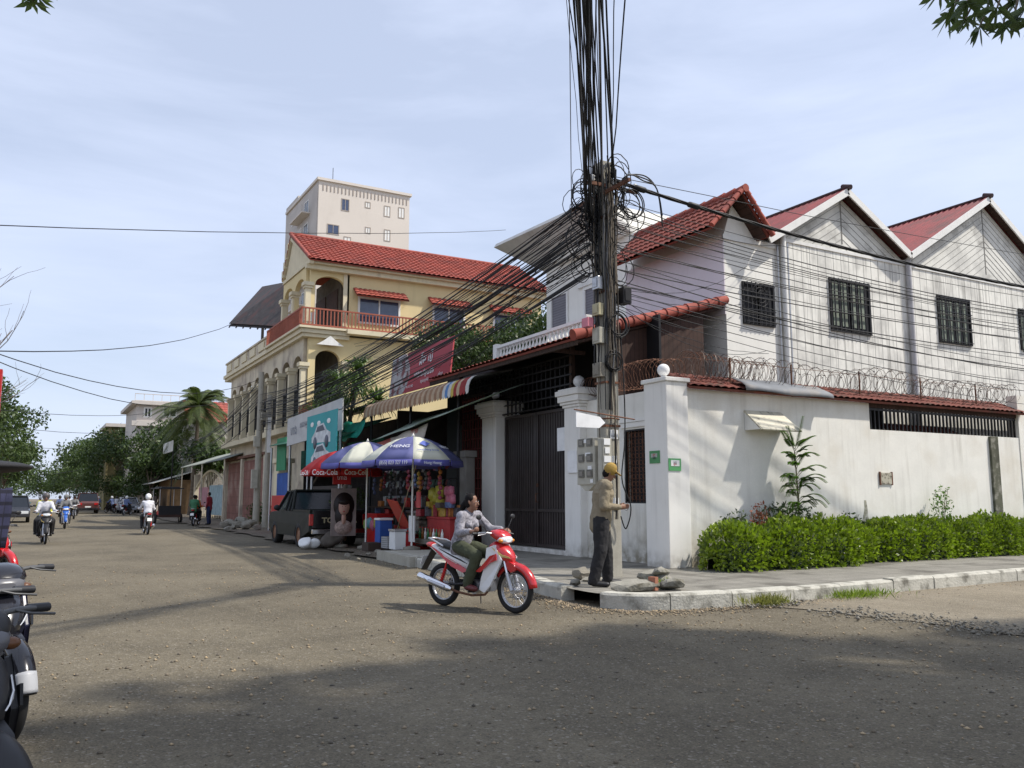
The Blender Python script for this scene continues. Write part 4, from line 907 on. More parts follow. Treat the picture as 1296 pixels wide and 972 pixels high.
for k in range(40):
    x=PX+random.uniform(-.17,.14); side=random.random()*1.3; y=PY-.155-random.uniform(0,.05)
    if side<.4: x,y=PX-.155-random.uniform(0,.06),PY+random.uniform(-.14,.12)
    zt=random.uniform(6.2,7.35); zb=random.choice([4.0,4.4,4.6,4.9,3.6,2.9]) if k>3 else 1.1
    pts=[]; n=12; dx=dy=0
    for i in range(n+1):
        z=zt+(zb-zt)*i/n; dx+=random.uniform(-.03,.03); dy+=random.uniform(-.008,.008); dx*=.9; pts.append(V(x+dx,min(y+dy,PY-.15) if side>=.4 else y+dy,z))
    tag(MB().tube(pts,random.choice([.006,.008,.011,.014]),5).build('downlead',random.choice([m_cable,m_cableb,m_cableb,m_cableg])),'wavy black lead running down the face of the corner pole','cable','leads running down the corner pole')
cs=spline([(PX+.16,PY-.16,4.4),(PX+.2,PY-.2,3.2),(PX+.18,PY-.22,2.4),(PX+.05,PY-.3,1.75),(PX+.22,PY-.3,1.3),(PX+.15,PY-.25,.95),(PX+.05,PY-.25,1.15)],8)
tag(MB().tube(cs,.011,5).build('downlead',m_cable),'single black lead hanging free beside the pole down to the hands of the man','cable')
# thin lines across the sky further down the street
def linepx(u0,v0,y0,u1,v1,y1,sag,lab,r=.012): cable(ay(u0,v0,y0),ay(u1,v1,y1),sag,r,lab,None)
linepx(-30,284,20,640,291,42,.2,'thin straight cable crossing the whole sky left of the pole')
linepx(-20,444,18,318,397,46,.6,'thin cable rising across the sky to the terrace canopy')
linepx(-40,435,20,330,479,45,.9,'cable drooping from the bare tree side of the road to the second pole')
linepx(-40,442,22,330,489,46,1.2,'lower of the two drooping cables that meet the second pole')
linepx(-60,512,60,200,522,100,.5,'faint cable crossing the road in front of the rooftop house',.02)
linepx(-60,530,70,180,545,110,.6,'faint cable crossing the road below the rooftop house',.02)
linepx(-60,552,90,140,566,120,.6,'lowest faint cable crossing the far road above the traffic',.02)
linepx(30,600,130,110,592,150,.4,'dark cable over the far end of the road',.03)
# ================================================================ second pole
t=thing('utility_pole','slender concrete utility pole with small boxes in front of the arcade','utility pole',(9.5,42.2,0))
mb=MB(); mb.tube([(9.5,42.2,0),(9.5,42.2,7.6)],[.17,.13],8); mb.build('shaft',m_conc,t)
for (x,y,z,h_) in ((9.3,42.0,1.9,.9),(9.35,42.0,3.9,.5),(9.65,41.95,5.2,.4)): MB().box(x-.14,x+.14,y-.1,y+.1,z,z+h_).build('box',m_box,t)
t=thing('utility_pole','lighter concrete pole standing right beside the slender pole','utility pole',(9.75,41.6,0)); MB().tube([(9.78,41.5,0),(9.78,41.5,6.4)],[.16,.12],8).build('shaft',m_conc,t); MB().box(9.7,9.86,41.33,41.37,3.6,5.3).build('sign_strip',m_paper,t)
for k in range(10): cable(V(9.5+random.uniform(-.1,.1),42.2,random.uniform(5.4,7.3)),V(10.6+random.uniform(-.3,.3),76,random.uniform(4.6,6.6)),random.uniform(.5,1.3),.016,'dark cable continuing down the street beyond the second pole','cables beyond the second pole')
t=thing('utility_pole','grey pole standing among the street trees','utility pole',(10.4,96,0)); MB().tube([(10.4,96,0),(10.4,96,9.2)],[.2,.14],8).build('shaft',m_conc,t); MB().box(9.8,11,95.9,96,8.4,8.5).build('crossarm',m_iron,t)
# ================================================================ shop beside the gate
m_awn=[M('awning_brown',(.34,.20,.12),.9,var=.2),M('awning_beige',(.50,.38,.26),.9,var=.15),M('awning_blue',(.12,.25,.50),.9),M('awning_yellow',(.55,.42,.10),.9),M('awning_red',(.30,.04,.04),.9),M('awning_pale',(.6,.6,.58),.9)]
m_sign=M('sign_red',(.38,.035,.05),.6,var=.06,scale=.8)
m_tarp=M('green_tarp',(.03,.42,.33),.6,var=.25,scale=4,transl=.3)
t=thing('shop_shed','dark open fronted shop shed with an awning beside the gate','shop',(11.5,23.5,0))
mb=MB(); mb.box(12.6,12.7,20.2,38,0,4.6); mb.box(10.6,12.6,38.0,38.1,0,4.6); mb.box(10.7,12.6,27.0,27.1,0,4.4); mb.box(10.65,12.6,20.15,20.25,0,4.6); mb.build('wall',M('dark_shop_interior',(.07,.06,.055),.95,var=.3),t)  # near-black walls paint in the darkness of the unlit shop interior
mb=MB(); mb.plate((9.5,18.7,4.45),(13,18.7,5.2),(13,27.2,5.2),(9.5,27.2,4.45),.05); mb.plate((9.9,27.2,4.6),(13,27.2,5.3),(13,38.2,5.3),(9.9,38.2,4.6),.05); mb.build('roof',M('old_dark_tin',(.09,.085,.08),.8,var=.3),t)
mb=MB(); N=44
for k in range(N):
    y0=18.75+k*.175; y1=y0+.175; mi=(0 if k%2 else 1) if k>8 else [5,4,4,1,4,3,5,2,5][k]
    pr=[(9.62,4.50),(9.45,4.46),(9.34,4.36),(9.29,4.22),(9.28,4.10),(9.28,4.10-.06)]
    for j in range(5):
        (xa,za),(xb,zb)=pr[j],pr[j+1]; ym=(y0+y1)/2
        if j<4: mb.add([(xa,y0,za),(xa,y1,za),(xb,y1,zb),(xb,y0,zb)],[(0,3,2,1)],mi)
        else: mb.add([(xa,y0,za),(xa,y1,za),(xb,ym+.03,zb-.03),(xb,y0+.02,zb)],[(0,3,2,1)],mi)
o=mb.build('awning',m_awn,t); o.modifiers.new('s','SOLIDIFY').thickness=.012
for y in (20.3,23.6,27.0): MB().tube([(9.75,y,0),(9.75,y,4.5)],.045,8).build('post',m_iron,t)
mb=MB(); mb.box(10.55,10.62,20.3,21.6,.2,4.3)
mb.build('screen_backing',m_darkby,t)
mb=MB()
for k in range(9): mb.box(10.50,10.53,20.3+k*.16,20.33+k*.16,.4,4.2)
for k in range(14): mb.box(10.48,10.5,20.3,21.6,.6+k*.27,.63+k*.27)
mb.build('lattice',M('red_lattice',(.14,.035,.03),.8),t)
t=thing('stub_pillar','short grey white pillar behind the blue umbrella rim','pillar',(10.45,21.1,0)); MB().box(10.2,10.48,20.75,21.35,0,2.55).build('shaft',M('old_white_pillar',(.36,.34,.31),.9,streak=.5,var=.15),t,bevel=.02); MB().box(10.14,10.5,20.68,21.42,2.55,2.72).build('capital',MATS['old_white_pillar'],t)
# red sign
t=thing('shop_sign','large dark red shop sign with white Khmer lettering above the awning','sign',(9.8,23,4.6))
mb=MB(); mb.add([(9.72,20.85,4.62),(9.72,24.55,4.62),(9.95,24.35,5.92),(9.95,21.05,5.92)]+[(9.76,20.85,4.62),(9.76,24.55,4.62),(9.99,24.35,5.92),(9.99,21.05,5.92)],[(0,3,2,1),(4,5,6,7),(0,1,5,4),(1,2,6,5),(2,3,7,6),(3,0,4,7)]); mb.build('board',m_sign,t)
mb=MB(); mb.add([(9.715,24.2,4.62),(9.715,25.35,4.62),(9.94,25.6,5.88),(9.945,24.5,5.92),(9.86,24.0,5.45),(9.79,23.85,5.0)]+[(9.745,24.2,4.62),(9.745,25.35,4.62),(9.97,25.6,5.88),(9.975,24.5,5.92),(9.89,24.0,5.45),(9.82,23.85,5.0)],[(5,4,3,2,1,0),(6,7,8,9,10,11)]+[(i,(i+1)%6,(i+1)%6+6,i+6) for i in range(6)]); mb.build('picture_panel',M('sign_picture',(.42,.40,.40),.7,var=.3,scale=5,col2=(.2,.06,.06),s2=3,t2=(.5,.6)),t)
upv=V(.23,0,1.30)
def st(s,size,y,z,mat=m_txtw,wid=1,bold=.0): text(s,size,mat,t,(9.72+(z-4.62)*.177-.018,y,z),(0,-1,0),upv,ext=.001,wid=wid,bold=bold)
st('គីម លី',.42,22.75,5.50,wid=.95,bold=.006); st('ហាងលក់គុយទាវ',.25,22.75,5.08,wid=.95,bold=.005); st('ទទួលកុម្ម៉ង់',.13,22.6,4.84); st('Tel: 012 852',.11,23.7,4.78); st('ភ្នំពេញ',.11,21.5,4.9)
# sagging lower tarp and patched banner
m_tarp2=M('pale_tarp',(.30,.36,.30),.8,var=.2,transl=.25)
def cloth(name,a,b,c,d,mat,nx=12,ny=5,sag=.1,wav=.03):
    a,b,c,d=map(Vector,(a,b,c,d)); vs=[]
    for j in range(ny+1):
        for i in range(nx+1):
            s=i/nx;q=j/ny; p=a.lerp(b,s).lerp(d.lerp(c,s),q); p.z-=sag*4*s*(1-s)*(.4+.6*q)*.5; p.x+=wav*math.sin(s*13+q*3); p.z+=wav*.5*math.sin(s*21+q*5); vs.append(p)
    mb=MB(); mb.add(vs,[(j*(nx+1)+i,j*(nx+1)+i+1,(j+1)*(nx+1)+i+1,(j+1)*(nx+1)+i) for j in range(ny) for i in range(nx)],0,True)
    o=mb.build(name,mat); o.modifiers.new('s','SOLIDIFY').thickness=.008; return o
tag(cloth('tarpaulin',(8.8,17.9,3.62),(8.8,24.5,3.12),(10.4,24.5,3.9),(10.4,17.9,4.25),m_tarp2,sag=.12),'sagging pale green tarpaulin stretched below the striped awning','tarpaulin')
m_patch=M('patched_banner',(.48,.44,.38),.8,var=.2,scale=1.5,col2=(.36,.10,.08),t2=(.55,.58),s2=1.1)
o=tag(cloth('cloth_banner',(9.0,20.6,3.40),(8.9,24.4,3.05),(8.9,24.2,2.55),(9.0,21.2,2.7),m_patch,sag=.05),'patched printed banner hanging under the tarpaulin behind the umbrellas','banner')
tag(cloth('tarpaulin',(9.5,26.9,4.0),(9.5,31.5,4.3),(9.3,31.5,3.6),(9.2,26.9,3.45),m_tarp,sag=.25,wav=.08),'bright turquoise tarpaulin hanging between the small tree and the awning','tarpaulin')
tag(cloth('tarpaulin',(9.0,28.6,4.35),(9.0,29.8,4.3),(9.0,29.8,3.75),(9.0,28.6,3.8),m_tarp,sag=.1,wav=.06),'small turquoise tarpaulin knot at the top of the white board','tarpaulin')
# white board and turquoise banner
t=thing('white_board','long weathered white signboard hung over the parked pickup','signboard',(8.8,31,3.5))
a=ax(364,530,8.8);b=ax(431,509,8.8)
mb=MB(); mb.poly([(8.8,34.2,3.5),(8.8,34.2,4.60),(8.8,27.2,4.75),(8.8,27.2,3.68)],(.04,0,0)); mb.build('board',M('grubby_white_board',(.50,.50,.49),.8,var=.1,scale=1,streak=.6,scol=(.25,.25,.27),sscale=(1,1,1.5)),t)
text('ហាង',.5,M('faded_grey_lettering',(.22,.24,.28),.8),t,(8.79,33.2,4.05),(0,-1,0),(0,0,1),ext=.001); text('សេវាកម្ម ជួសជុល',.32,MATS['faded_grey_lettering'],t,(8.79,31.2,4.2),(0,-1,0),(0,0,1),ext=.001)
for y in (27.5,33.9): MB().tube([(8.86,y,0),(8.86,y,4.6)],.05,6).build('post',m_steel,t)
t=thing('phone_banner','turquoise vertical banner printed with pale cars beside the pickup','banner',(7.9,26.6,2.3))
a=ax(389,528,7.9);b=ax(425,592,7.9); m_teal=M('banner_teal',(.02,.30,.32),.6,var=.15,scale=.6)
MB().box(7.9,7.92,b.y,a.y,b.z,a.z).build('cloth',m_teal,t)
ym=(a.y+b.y)/2; hz_=(a.z-b.z)
def carpic(yc,zc,s,p):
    mb=MB(); mb.poly([(7.895,yc+d*s,zc+e*s) for d,e in ((-1,-.18),(1,-.12),(1.02,.05),(.7,.2),(.45,.42),(-.25,.46),(-.6,.22),(-1,.12))],(.004,0,0)); o=mb.build('car_picture',M('picture_silver',(.55,.58,.6),.6,var=.3,scale=4),p)
    mb=MB(); mb.poly([(7.889,yc+d*s,zc+e*s) for d,e in ((.55,.2),(.38,.37),(-.2,.4),(-.42,.22))],(.004,0,0))
    for d in (-.62,.62): mb.lathe([(.001,0),(.2*s,0),(.2*s,.004),(.001,.004)],(7.889,yc+d*s,zc-.14*s),12,axis='x')
    mb.build('car_glass_picture',M('picture_dark',(.08,.09,.12),.6),o)
carpic(ym,b.z+hz_*.56,1.0,t); carpic(ym,b.z+hz_*.20,1.0,t)
for d in (-.8,.25,1.0): MB().sph((7.893,ym+d,b.z+hz_*.83),.16,10,0,(.03,1.2,.5)).build('logo_spot',m_paper,t)
MB().tube([(7.95,a.y-.05,0),(7.95,a.y-.05,a.z)],.03,6).build('pole',m_steel,t)
# stall shell under green canopy (behind pickup)
t=thing('green_stall','green canvas stall front behind the pickup','stall',(10,32,0))
mb=MB(); mb.plate((8.9,27.4,3.5),(8.9,37.5,3.7),(10.6,37.5,4.3),(10.6,27.4,4.2),.03); mb.build('canopy',M('dark_green_canvas',(.025,.11,.07),.8,var=.2),t)
mb=MB(); mb.box(9.2,9.24,35.9,37.4,2.6,4.0); mb.build('side_panel',M('leaf_green_panel',(.03,.22,.10),.7),t)
mb=MB(); mb.box(10.3,10.36,27.4,37.5,2.55,3.5); mb.build('net_curtain',M('green_net',(.02,.13,.08),.9,var=.3,stripe=(2,.22,.02,.5)),t)
mb=MB(); mb.box(9.3,9.34,35.6,37.6,1.55,2.5); mb.build('blue_sheet',M('blue_sheet',(.03,.09,.32),.8,var=.2),t)
mb=MB(); mb.box(9.2,9.26,34.6,38.0,.3,1.55); mb.build('red_panel',m_red,t)
for y in (31.2,37.5): MB().tube([(9.0,y,0),(9.0,y,3.6)],.05,6).build('post',m_steel,t)
mb=MB(); mb.box(9.8,10.5,29,34,0,1.9); mb.build('counter',M('dark_counter',(.06,.05,.045),.9),t)  # counter in one near-black brown
t=thing('cream_gatepost','cream gatepost with moulded cap between the green stall and the second pole','gatepost',(9.8,39,0)); MB().box(9.5,10.1,38.2,39.0,0,3.0).build('shaft',m_cream,t,bevel=.02); MB().box(9.4,10.2,38.1,39.1,3.0,3.2).build('cap',m_cream,t)
t=thing('orange_shutter','orange brown shutter panel above the white board','shutter',(10.4,38,4.0)); MB().box(10.42,10.5,36.6,38.6,4.75,5.6).build('panel',M('orange_brown',(.36,.12,.05),.8),t)
def rock(x,y,z,s,label,mat=m_concd,sc=(1,1,.6),name='concrete_lump',rz=0,group=None):
    bm=bmesh.new(); bmesh.ops.create_icosphere(bm,subdivisions=2,radius=s)
    r_=random.Random(int(x*100+y*7)); pl=[(Vector((r_.gauss(0,1),r_.gauss(0,1),r_.gauss(0,1))).normalized(),r_.uniform(.45,.8)*s) for _ in range(9)]
    for v in bm.verts:
        for n_,d in pl:
            e=v.co.dot(n_)-d
            if e>0: v.co-=n_*e
        v.co=Vector((v.co.x*sc[0],v.co.y*sc[1],v.co.z*sc[2]))+Vector((r_.uniform(-1,1),r_.uniform(-1,1),r_.uniform(-1,1)))*s*.04
    zm=min(v.co.z for v in bm.verts)
    me=bpy.data.meshes.new(name); bm.to_mesh(me); bm.free(); me.materials.append(mat); o=bpy.data.objects.new(name,me); COL.objects.link(o); o.location=(x,y,z-zm-.01); o.rotation_euler=(0,0,rz); return tag(o,label,'rubble',group)
# ================================================================ umbrellas
m_ub=M('umbrella_violet_blue',(.15,.16,.36),.7,transl=.25,var=.08); m_uw=M('umbrella_white',(.72,.71,.66),.7,transl=.3,var=.05); m_ur=M('umbrella_red',(.55,.03,.03),.7,transl=.25,var=.08); m_ubv=M('umbrella_valance_blue',(.10,.10,.33),.7,var=.08)
def umbrella(x,y,zb,zr,za,R,rz,mats,pat,label,texts,lean=0,vmi=2):
    t=thing('parasol',label,'umbrella',(x,y,zb),rz,group='vendor umbrellas at the stall',local=True)
    zr-=zb; za-=zb; mb=MB(); n=8; S=6
    for k in range(n):
        a0=2*PI*k/n;a1=2*PI*(k+1)/n; mi=pat[k%len(pat)]; vs=[]
        for i in range(S+1):
            q=i/S; r=R*q; z=za-(za-zr)*(q**1.9)
            for j in range(5):
                s=j/4; pull=1-.045*math.sin(PI*s)*q
                p=V(math.cos(a0),math.sin(a0),0).lerp(V(math.cos(a1),math.sin(a1),0),s)*r*pull; vs.append((p.x,p.y,z-.03*math.sin(PI*s)*q*0))
        mb.add(vs,[(i*5+j,(i+1)*5+j,(i+1)*5+j+1,i*5+j+1) for i in range(S) for j in range(4)],mi,True)
        vs=[];
        for dz,k2 in ((0,1),(-.16,1.012)):
            for j in range(5):
                s=j/4; pull=1-.045*math.sin(PI*s); p=V(math.cos(a0),math.sin(a0),0).lerp(V(math.cos(a1),math.sin(a1),0),.02+.96*s)*R*pull*k2; vs.append((p.x,p.y,zr+dz+(.02 if dz and j in(0,4) else 0)))
        mb.add(vs,[(j,5+j,6+j,j+1) for j in range(4)],vmi,True)
    o=mb.build('canopy',mats,t,world=False); o.modifiers.new('s','SOLIDIFY').thickness=.004
    MB().tube([(0,0,0),(lean,0,za)],.022,8).build('pole',m_trim,t,world=False)
    MB().lathe([(.001,0),(.05,0),(.02,.06),(.001,.1)],(0,0,za),8).build('finial',m_trim,t,world=False)
    for k in range(8):
        a=2*PI*k/8; mb=MB(); pts=[]
        for i in range(5): q=.05+.93*i/4; pts.append((math.cos(a)*R*q,math.sin(a)*R*q,za-(za-zr)*(q**1.9)-.015))
        mb.tube(pts,.006,4); mb.build('rib',m_steel,t,world=False)
    MB().lathe([(.001,0),(.22,0),(.22,.08),(.05,.12),(.03,.12)],(0,0,0),14).build('foot',m_concd,t,world=False)
    for (s,size,k,zz,mat,wid) in texts:
        a=2*PI*(k+.5)/8; nrm=V(math.cos(a),math.sin(a),0); xd=V(-math.sin(a),math.cos(a),0)
        if zz is None: pos=nrm*(R*.965)+V(0,0,zr-.08); up=V(0,0,1)
        else: pos=nrm*(R*.93*zz)+V(0,0,za-(za-zr)*(zz**1.9)+.03); up=(V(0,0,za-zr)*1.2-nrm*R*.75)
        text(s,size,mat,t,pos,xd,up,ext=.002,world=False,wid=wid)
    return t
m_ubtxt=M('umbrella_blue_print',(.10,.14,.45),.7)
umbrella(8.3,19.9,.15,2.36,2.98,1.27,math.radians(-135+22.5),[m_ub,m_uw,m_ubv],[1,0],'blue and white umbrella with a white printed panel facing the road',[('(855) 023 327 119',.13,7,None,m_txtw,.75),('Hong Heang',.10,0,None,m_txtw,.9),('◆',.25,0,.62,m_ubtxt,1.2),('Hong Heang Group',.07,0,.8,m_ubtxt,1),('HENG',.16,7,.7,m_txtw,1.2),('HENG',.16,1,.7,m_txtw,1.2)])
umbrella(8.1,22.7,.05,2.38,3.0,1.27,math.radians(-135-10),[m_ub,m_uw,m_ubv],[1,0],'second blue and white umbrella half hidden behind the other one',[('(855) 023',.12,1,None,m_txtw,.8)])
umbrella(7.72,23.75,.05,2.22,2.80,1.15,math.radians(-135-20),[m_ur,m_uw,m_ur],[0,0],'red drinks umbrella at the pickup end of the stall',[('Coca-Cola',.22,0,None,m_txtw,.8),('Coca-Cola',.2,7,None,m_txtw,.8),('Coca-Cola',.2,1,None,m_txtw,.8)])
cable(V(8.0,18.9,2.35),V(8.6,21.9,.25),.0,.012,'pale prop stick leaning across the stall front below the umbrellas',None,M('bamboo',(.35,.3,.18),.7),name='prop_stick')['category']='stick'
# ================================================================ stall goods
def crate(name,label,cat,x,y,z,sx,sy,sz,mat,mat2=None,group=None,rz=0,lid=True):
    t=thing(name,label,cat,(x,y,z),rz,group=group,local=True); MB().box(-sx/2,sx/2,-sy/2,sy/2,0,sz).build('body',mat,t,world=False,bevel=.015)
    if lid: MB().box(-sx/2-.02,sx/2+.02,-sy/2-.02,sy/2+.02,sz+.001,sz+.06).build('lid',mat2 or mat,t,world=False,bevel=.01)
    return t
t=crate('drinks_cabinet','red drinks counter beside the gate pillar under the hanging yellow bags','counter',9.2,19.65,.2,.6,1.35,.72,M('faded_red_counter',(.36,.03,.03),.6,var=.25,scale=3))
for k in range(9): 
    b_=thing('sauce_bottle','bottle standing in front of the red drinks counter','bottle',(8.74,19.05+k*.17,.42+.0),group='bottles in front of the red counter',local=True); MB().lathe([(.001,0),(.035,0),(.035,.16),(.014,.22),(.014,.27)],(0,0,0),8).build('body',[m_paper,M('amber',(.3,.12,.03),.2),M('green_bottle',(.05,.2,.08),.2)][k%3],b_,world=False); MB().cyl((0,0,.271),(0,0,.295),.016,None,8).build('cap',m_red,b_,world=False)
MB().box(8.66,8.84,18.95,20.55,.30,.418).build('bottle_shelf',m_concd,None)
tag(bpy.data.objects['bottle_shelf'],'low grey shelf carrying bottles before the red counter','shelf')
def bag(x,y,z,s,mat,label,group,cat='bag',name='snack_bag'):
    mb=MB(); mb.lathe([(.02,0),(.9*s*.5,-.12*s),(s*.5,-.45*s),(s*.46,-.8*s),(.01,-1.0*s)],(0,0,0),8)
    for i,v in enumerate(mb.v): mb.v[i]=(v[0]*random.uniform(.8,1.1)*.6,v[1]*random.uniform(.8,1.15),v[2]*random.uniform(.93,1.05))
    o=mb.build(name,mat,None,world=False); o.location=(x,y,z); return tag(o,label,cat,group)
m_ybag=M('yellow_bag',(.55,.50,.08),.4,var=.3,scale=9,transl=.2); m_pbag=M('pink_bag',(.5,.15,.22),.4,var=.3,scale=9)
for k,(y,z,s) in enumerate(((20.35,1.72,.36),(20.3,1.42,.34),(19.9,1.78,.36),(19.88,1.45,.36),(20.1,1.6,.3))): bag(9.05,y,z,s,m_ybag,'bulging yellow plastic bag hanging in the pair of bunches over the red counter','yellow bags over the red counter')
for k in range(4): bag(9.1,19.55-.1*k,1.75-.2*(k%2),.28,m_pbag,'pink plastic bag hanging between the yellow bags and the gate pillar','pink bags near the gate pillar')
hm=[M('sachet_%s'%n,c,.4,var=.35,scale=12) for n,c in (('a',(.12,.03,.03)),('b',(.05,.05,.07)),('c',(.16,.13,.10)),('d',(.03,.07,.05)),('e',(.22,.17,.14)),('f',(.15,.03,.05)))]
bars=thing('hanging_rails','thin rails that the small snack sachets hang from at the back of the stall','rail',(9.5,22,2.3))
for k in range(4): MB().tube([(9.35,19.6,2.35-k*.42),(9.35,24.2,2.35-k*.42)],.01,5).build('rail',m_iron,bars)
for r in range(5):
    for k in range(26):
        if random.random()<.12: continue
        s=random.uniform(.13,.22); o=MB().add([(0,-s*.45,0),(0,s*.45,0),(-.04,s*.5,-s*.9),(-.05,-s*.5,-s),(.03,0,-s*.5)],[(0,3,2,1),(0,4,3),(1,2,4),(0,1,4),(3,4,2)]).build('snack_sachet',random.choice(hm),None,world=False)
        o.location=(9.33+random.uniform(-.04,.02),19.7+k*.19,2.34-r*.42); tag(o,'small dark sachet hanging on the rails at the back of the stall','snack packet','snack sachets hanging in the stall')
o=MB().plate((8.35,21.0,1.35),(8.35,21.75,1.42),(8.75,21.75,.72),(8.75,21.0,.65),.03).build('red_board',M('orange_red_board',(.50,.07,.04),.6,var=.06)); tag(o,'flat orange red board tilted at the middle of the stall','board')
crate('ice_chest','blue and white ice chest standing below the tilted red board','cooler',8.35,22.0,.1,.35,.38,.75,m_blue,m_paper)
crate('ice_chest','pale plastic box with a lid on the ground by the umbrella pole','box',8.2,20.6,.15,.3,.4,.45,m_paper,m_steel)
crate('wire_basket','pale rectangular basket on the ground below the jars','basket',8.2,21.15,.15,.3,.45,.3,M('basket_grey',(.45,.45,.45),.7,stripe=[(2,.05,.02,.7),(1,.05,.02,.7)]),lid=False)
crate('red_cooler','red cooler box in the gap between the umbrella poles','cooler',8.7,23.2,.05,.5,.8,.9,m_red,m_red)
crate('red_cooler','second red cooler box behind the blue ice chest','cooler',9.0,21.3,.05,.5,.7,.55,m_red,M('red_lid',(.4,.03,.03),.4))
crate('display_case','dim glass display case of sweets at the middle of the stall','display case',8.9,20.9,.6,.35,.8,.45,M('case_glass',(.16,.15,.12),.15,var=.6,scale=14),m_steel)
crate('stool','dark wooden stool by the foot of the tilted board','stool',8.0,21.9,.05,.4,.5,.22,M('dark_wood',(.06,.04,.03),.8),lid=False)
tag(MB().box(8.42,8.45,20.05,20.4,.35,1.0).build('price_card',m_paper),'white printed card hung on the umbrella pole','card')
tag(MB().box(8.5,8.53,19.9,20.12,1.2,1.6).build('price_card',M('red_card',(.6,.1,.1),.7)),'small red and white card hung above the white printed card','card')
# red sign and portrait
t=thing('red_box_sign','small red sign above the portrait poster','sign',(8.15,24.7,1.6)); a=ay(422,597,23.45);b=ay(444,613,23.45); MB().box(a.x,b.x,23.45,23.5,b.z,a.z).build('board',m_red,t); text('ហាង',.16,m_txtw,t,((a.x+b.x)/2,23.445,(a.z+b.z)/2),(1,0,0),(0,0,1),ext=.001)
t=thing('portrait_poster','tall poster of a smiling dark haired woman beside the pickup','poster',(8.1,24.6,.3)); a=ay(420,618,23.45);b=ay(450,678,23.45)
MB().box(a.x,b.x,23.45,23.48,b.z,a.z).build('board',M('poster_backing',(.26,.21,.19),.6,var=.3,scale=2),t)
yc=(a.x+b.x)/2; zc=b.z+(a.z-b.z)*.6; m_skinp=M('poster_skin',(.56,.33,.26),.6); m_hairp=M('poster_hair',(.02,.013,.012),.5)
def disc(p,yc,zc,ry,rz_,mat,nm,d): MB().lathe([(.001,0),(1,0),(1,.003),(.001,.003)],(0,0,0),20,axis='y').xf(Matrix.Translation((yc,23.445-d,zc))@Matrix.Diagonal((ry,1,rz_,1))).build(nm,mat,p)
w_=(b.x-a.x); h_=(a.z-b.z)
disc(t,yc,zc+.05,w_*.42,h_*.28,m_hairp,'hair_print',.004); disc(t,yc,zc-h_*.18,w_*.36,h_*.26,m_hairp,'hair_print',.005); disc(t,yc,zc-h_*.42,w_*.36,h_*.15,M('poster_dress',(.40,.30,.26),.7,var=.4,scale=22),'dress_print',.006); disc(t,yc,zc-h_*.22,w_*.09,h_*.14,m_skinp,'neck_print',.008); disc(t,yc,zc,w_*.22,h_*.165,m_skinp,'face_print',.012); disc(t,yc,zc+h_*.12,w_*.25,h_*.07,m_hairp,'fringe_print',.016)
disc(t,yc,zc-h_*.085,w_*.05,h_*.012,M('poster_lips',(.45,.06,.06),.6),'mouth_print',.016)
for s in (-1,1): disc(t,yc+s*w_*.06,zc+h_*.02,w_*.02,h_*.008,m_hairp,'eye_print',.016)
# coca style poster & pastel goods
for k in range(5):
    m_=[m_paper,m_ybag,m_pbag,M('cyan_goods',(.15,.35,.4),.5),M('lime_goods',(.35,.45,.12),.5)][k]; bag(8.45,22.5+.28*k,.85+.05*(k%2),.32,m_,['white','yellow','pink','cyan','lime green'][k]+' plastic bag on the red cooler between the umbrella poles',None)
# ground litter near the pickup
m_sack=M('dirty_sack',(.36,.31,.25),.9,var=.3,scale=5,bump=.5,bscale=10)
for k,(u,v,s,lab) in enumerate(((388,690,.26,'round pale rubbish bag on the road behind the pickup'),(398,690,.2,'small white plastic bag on the road behind the pickup'),(408,688,.36,'brown striped sack slumped behind the pickup'),(422,690,.38,'dark sack slumped below the portrait poster'))):
    p=az(u,v+4,.03); o=rock(p.x,p.y,.03,s,lab,mat=[m_paper,m_paper,m_sack,M('dark_sack',(.10,.085,.07),.9,var=.3)][k],sc=(1.1,1.2,.8),name='rubbish_sack'); o['category']='sack'
    m=o.modifiers.new('s','SUBSURF'); m.render_levels=m.levels=2
    for q in o.data.polygons: q.use_smooth=True
# ================================================================ brick wall, arched gate, tin canopy beyond second pole
m_brick=M('red_brown_brick',(.22,.10,.075),.9,var=.2,scale=1.5,col2=(.30,.19,.15),s2=.7,stripe=[(2,.5,.03,.4),(1,.9,.04,.4)])
t=thing('brick_wall','red brown panelled wall between the second pole and the arched gate','wall',(11,51,0))
mb=MB(); mb.box(10.9,11.1,46.6,56.6,0,3.6); mb.build('wall',m_brick,t)
for y in (46.2,52,56.8): MB().box(10.75,11.15,y,y+.35,0,3.75).build('pillar',m_creamd,t)
MB().box(10.7,11.2,46.2,57.1,3.76,3.9).build('coping',m_rust,t)
t=thing('arched_gate','cream barred gate with rounded top beyond the brick wall','gate',(11,63,0))
mb=MB(); y=57.6
while y<68.5: h_=2.2+1.15*math.sin(PI*(y-57.2)/11.6); mb.box(10.93,10.96,y,y+.07,.1,h_); y+=.62
pts=[V(10.95,57.4+11.4*i/14,2.2+1.15*math.sin(PI*i/14)) for i in range(15)]; mb.tube(pts,.09,6); mb.tube([V(10.95,57.4,1.3),V(10.95,68.8,1.3)],.05,5); mb.build('bars',m_cream,t)
for y in (57.1,68.8): MB().box(10.8,11.2,y,y+.4,0,3.2).build('post',m_creamd,t)
MB().box(10.86,10.9,58.0,62.8,.3,2.3).build('notice',M('pale_blue_print',(.30,.40,.42),.8,var=.25,scale=3),t); MB().box(10.86,10.9,63.4,67.2,.8,2.2).build('notice',M('pink_print',(.40,.20,.22),.8,var=.25,scale=3),t)
MB().box(13,13.1,57,69,0,3.4).build('dark_back_sheet',m_dark,t)  # near-black sheet in place of the shaded depth past the bars
t=thing('tin_canopy','long grey corrugated tin canopy sloping over the arched gate','canopy',(11,62,3.5))
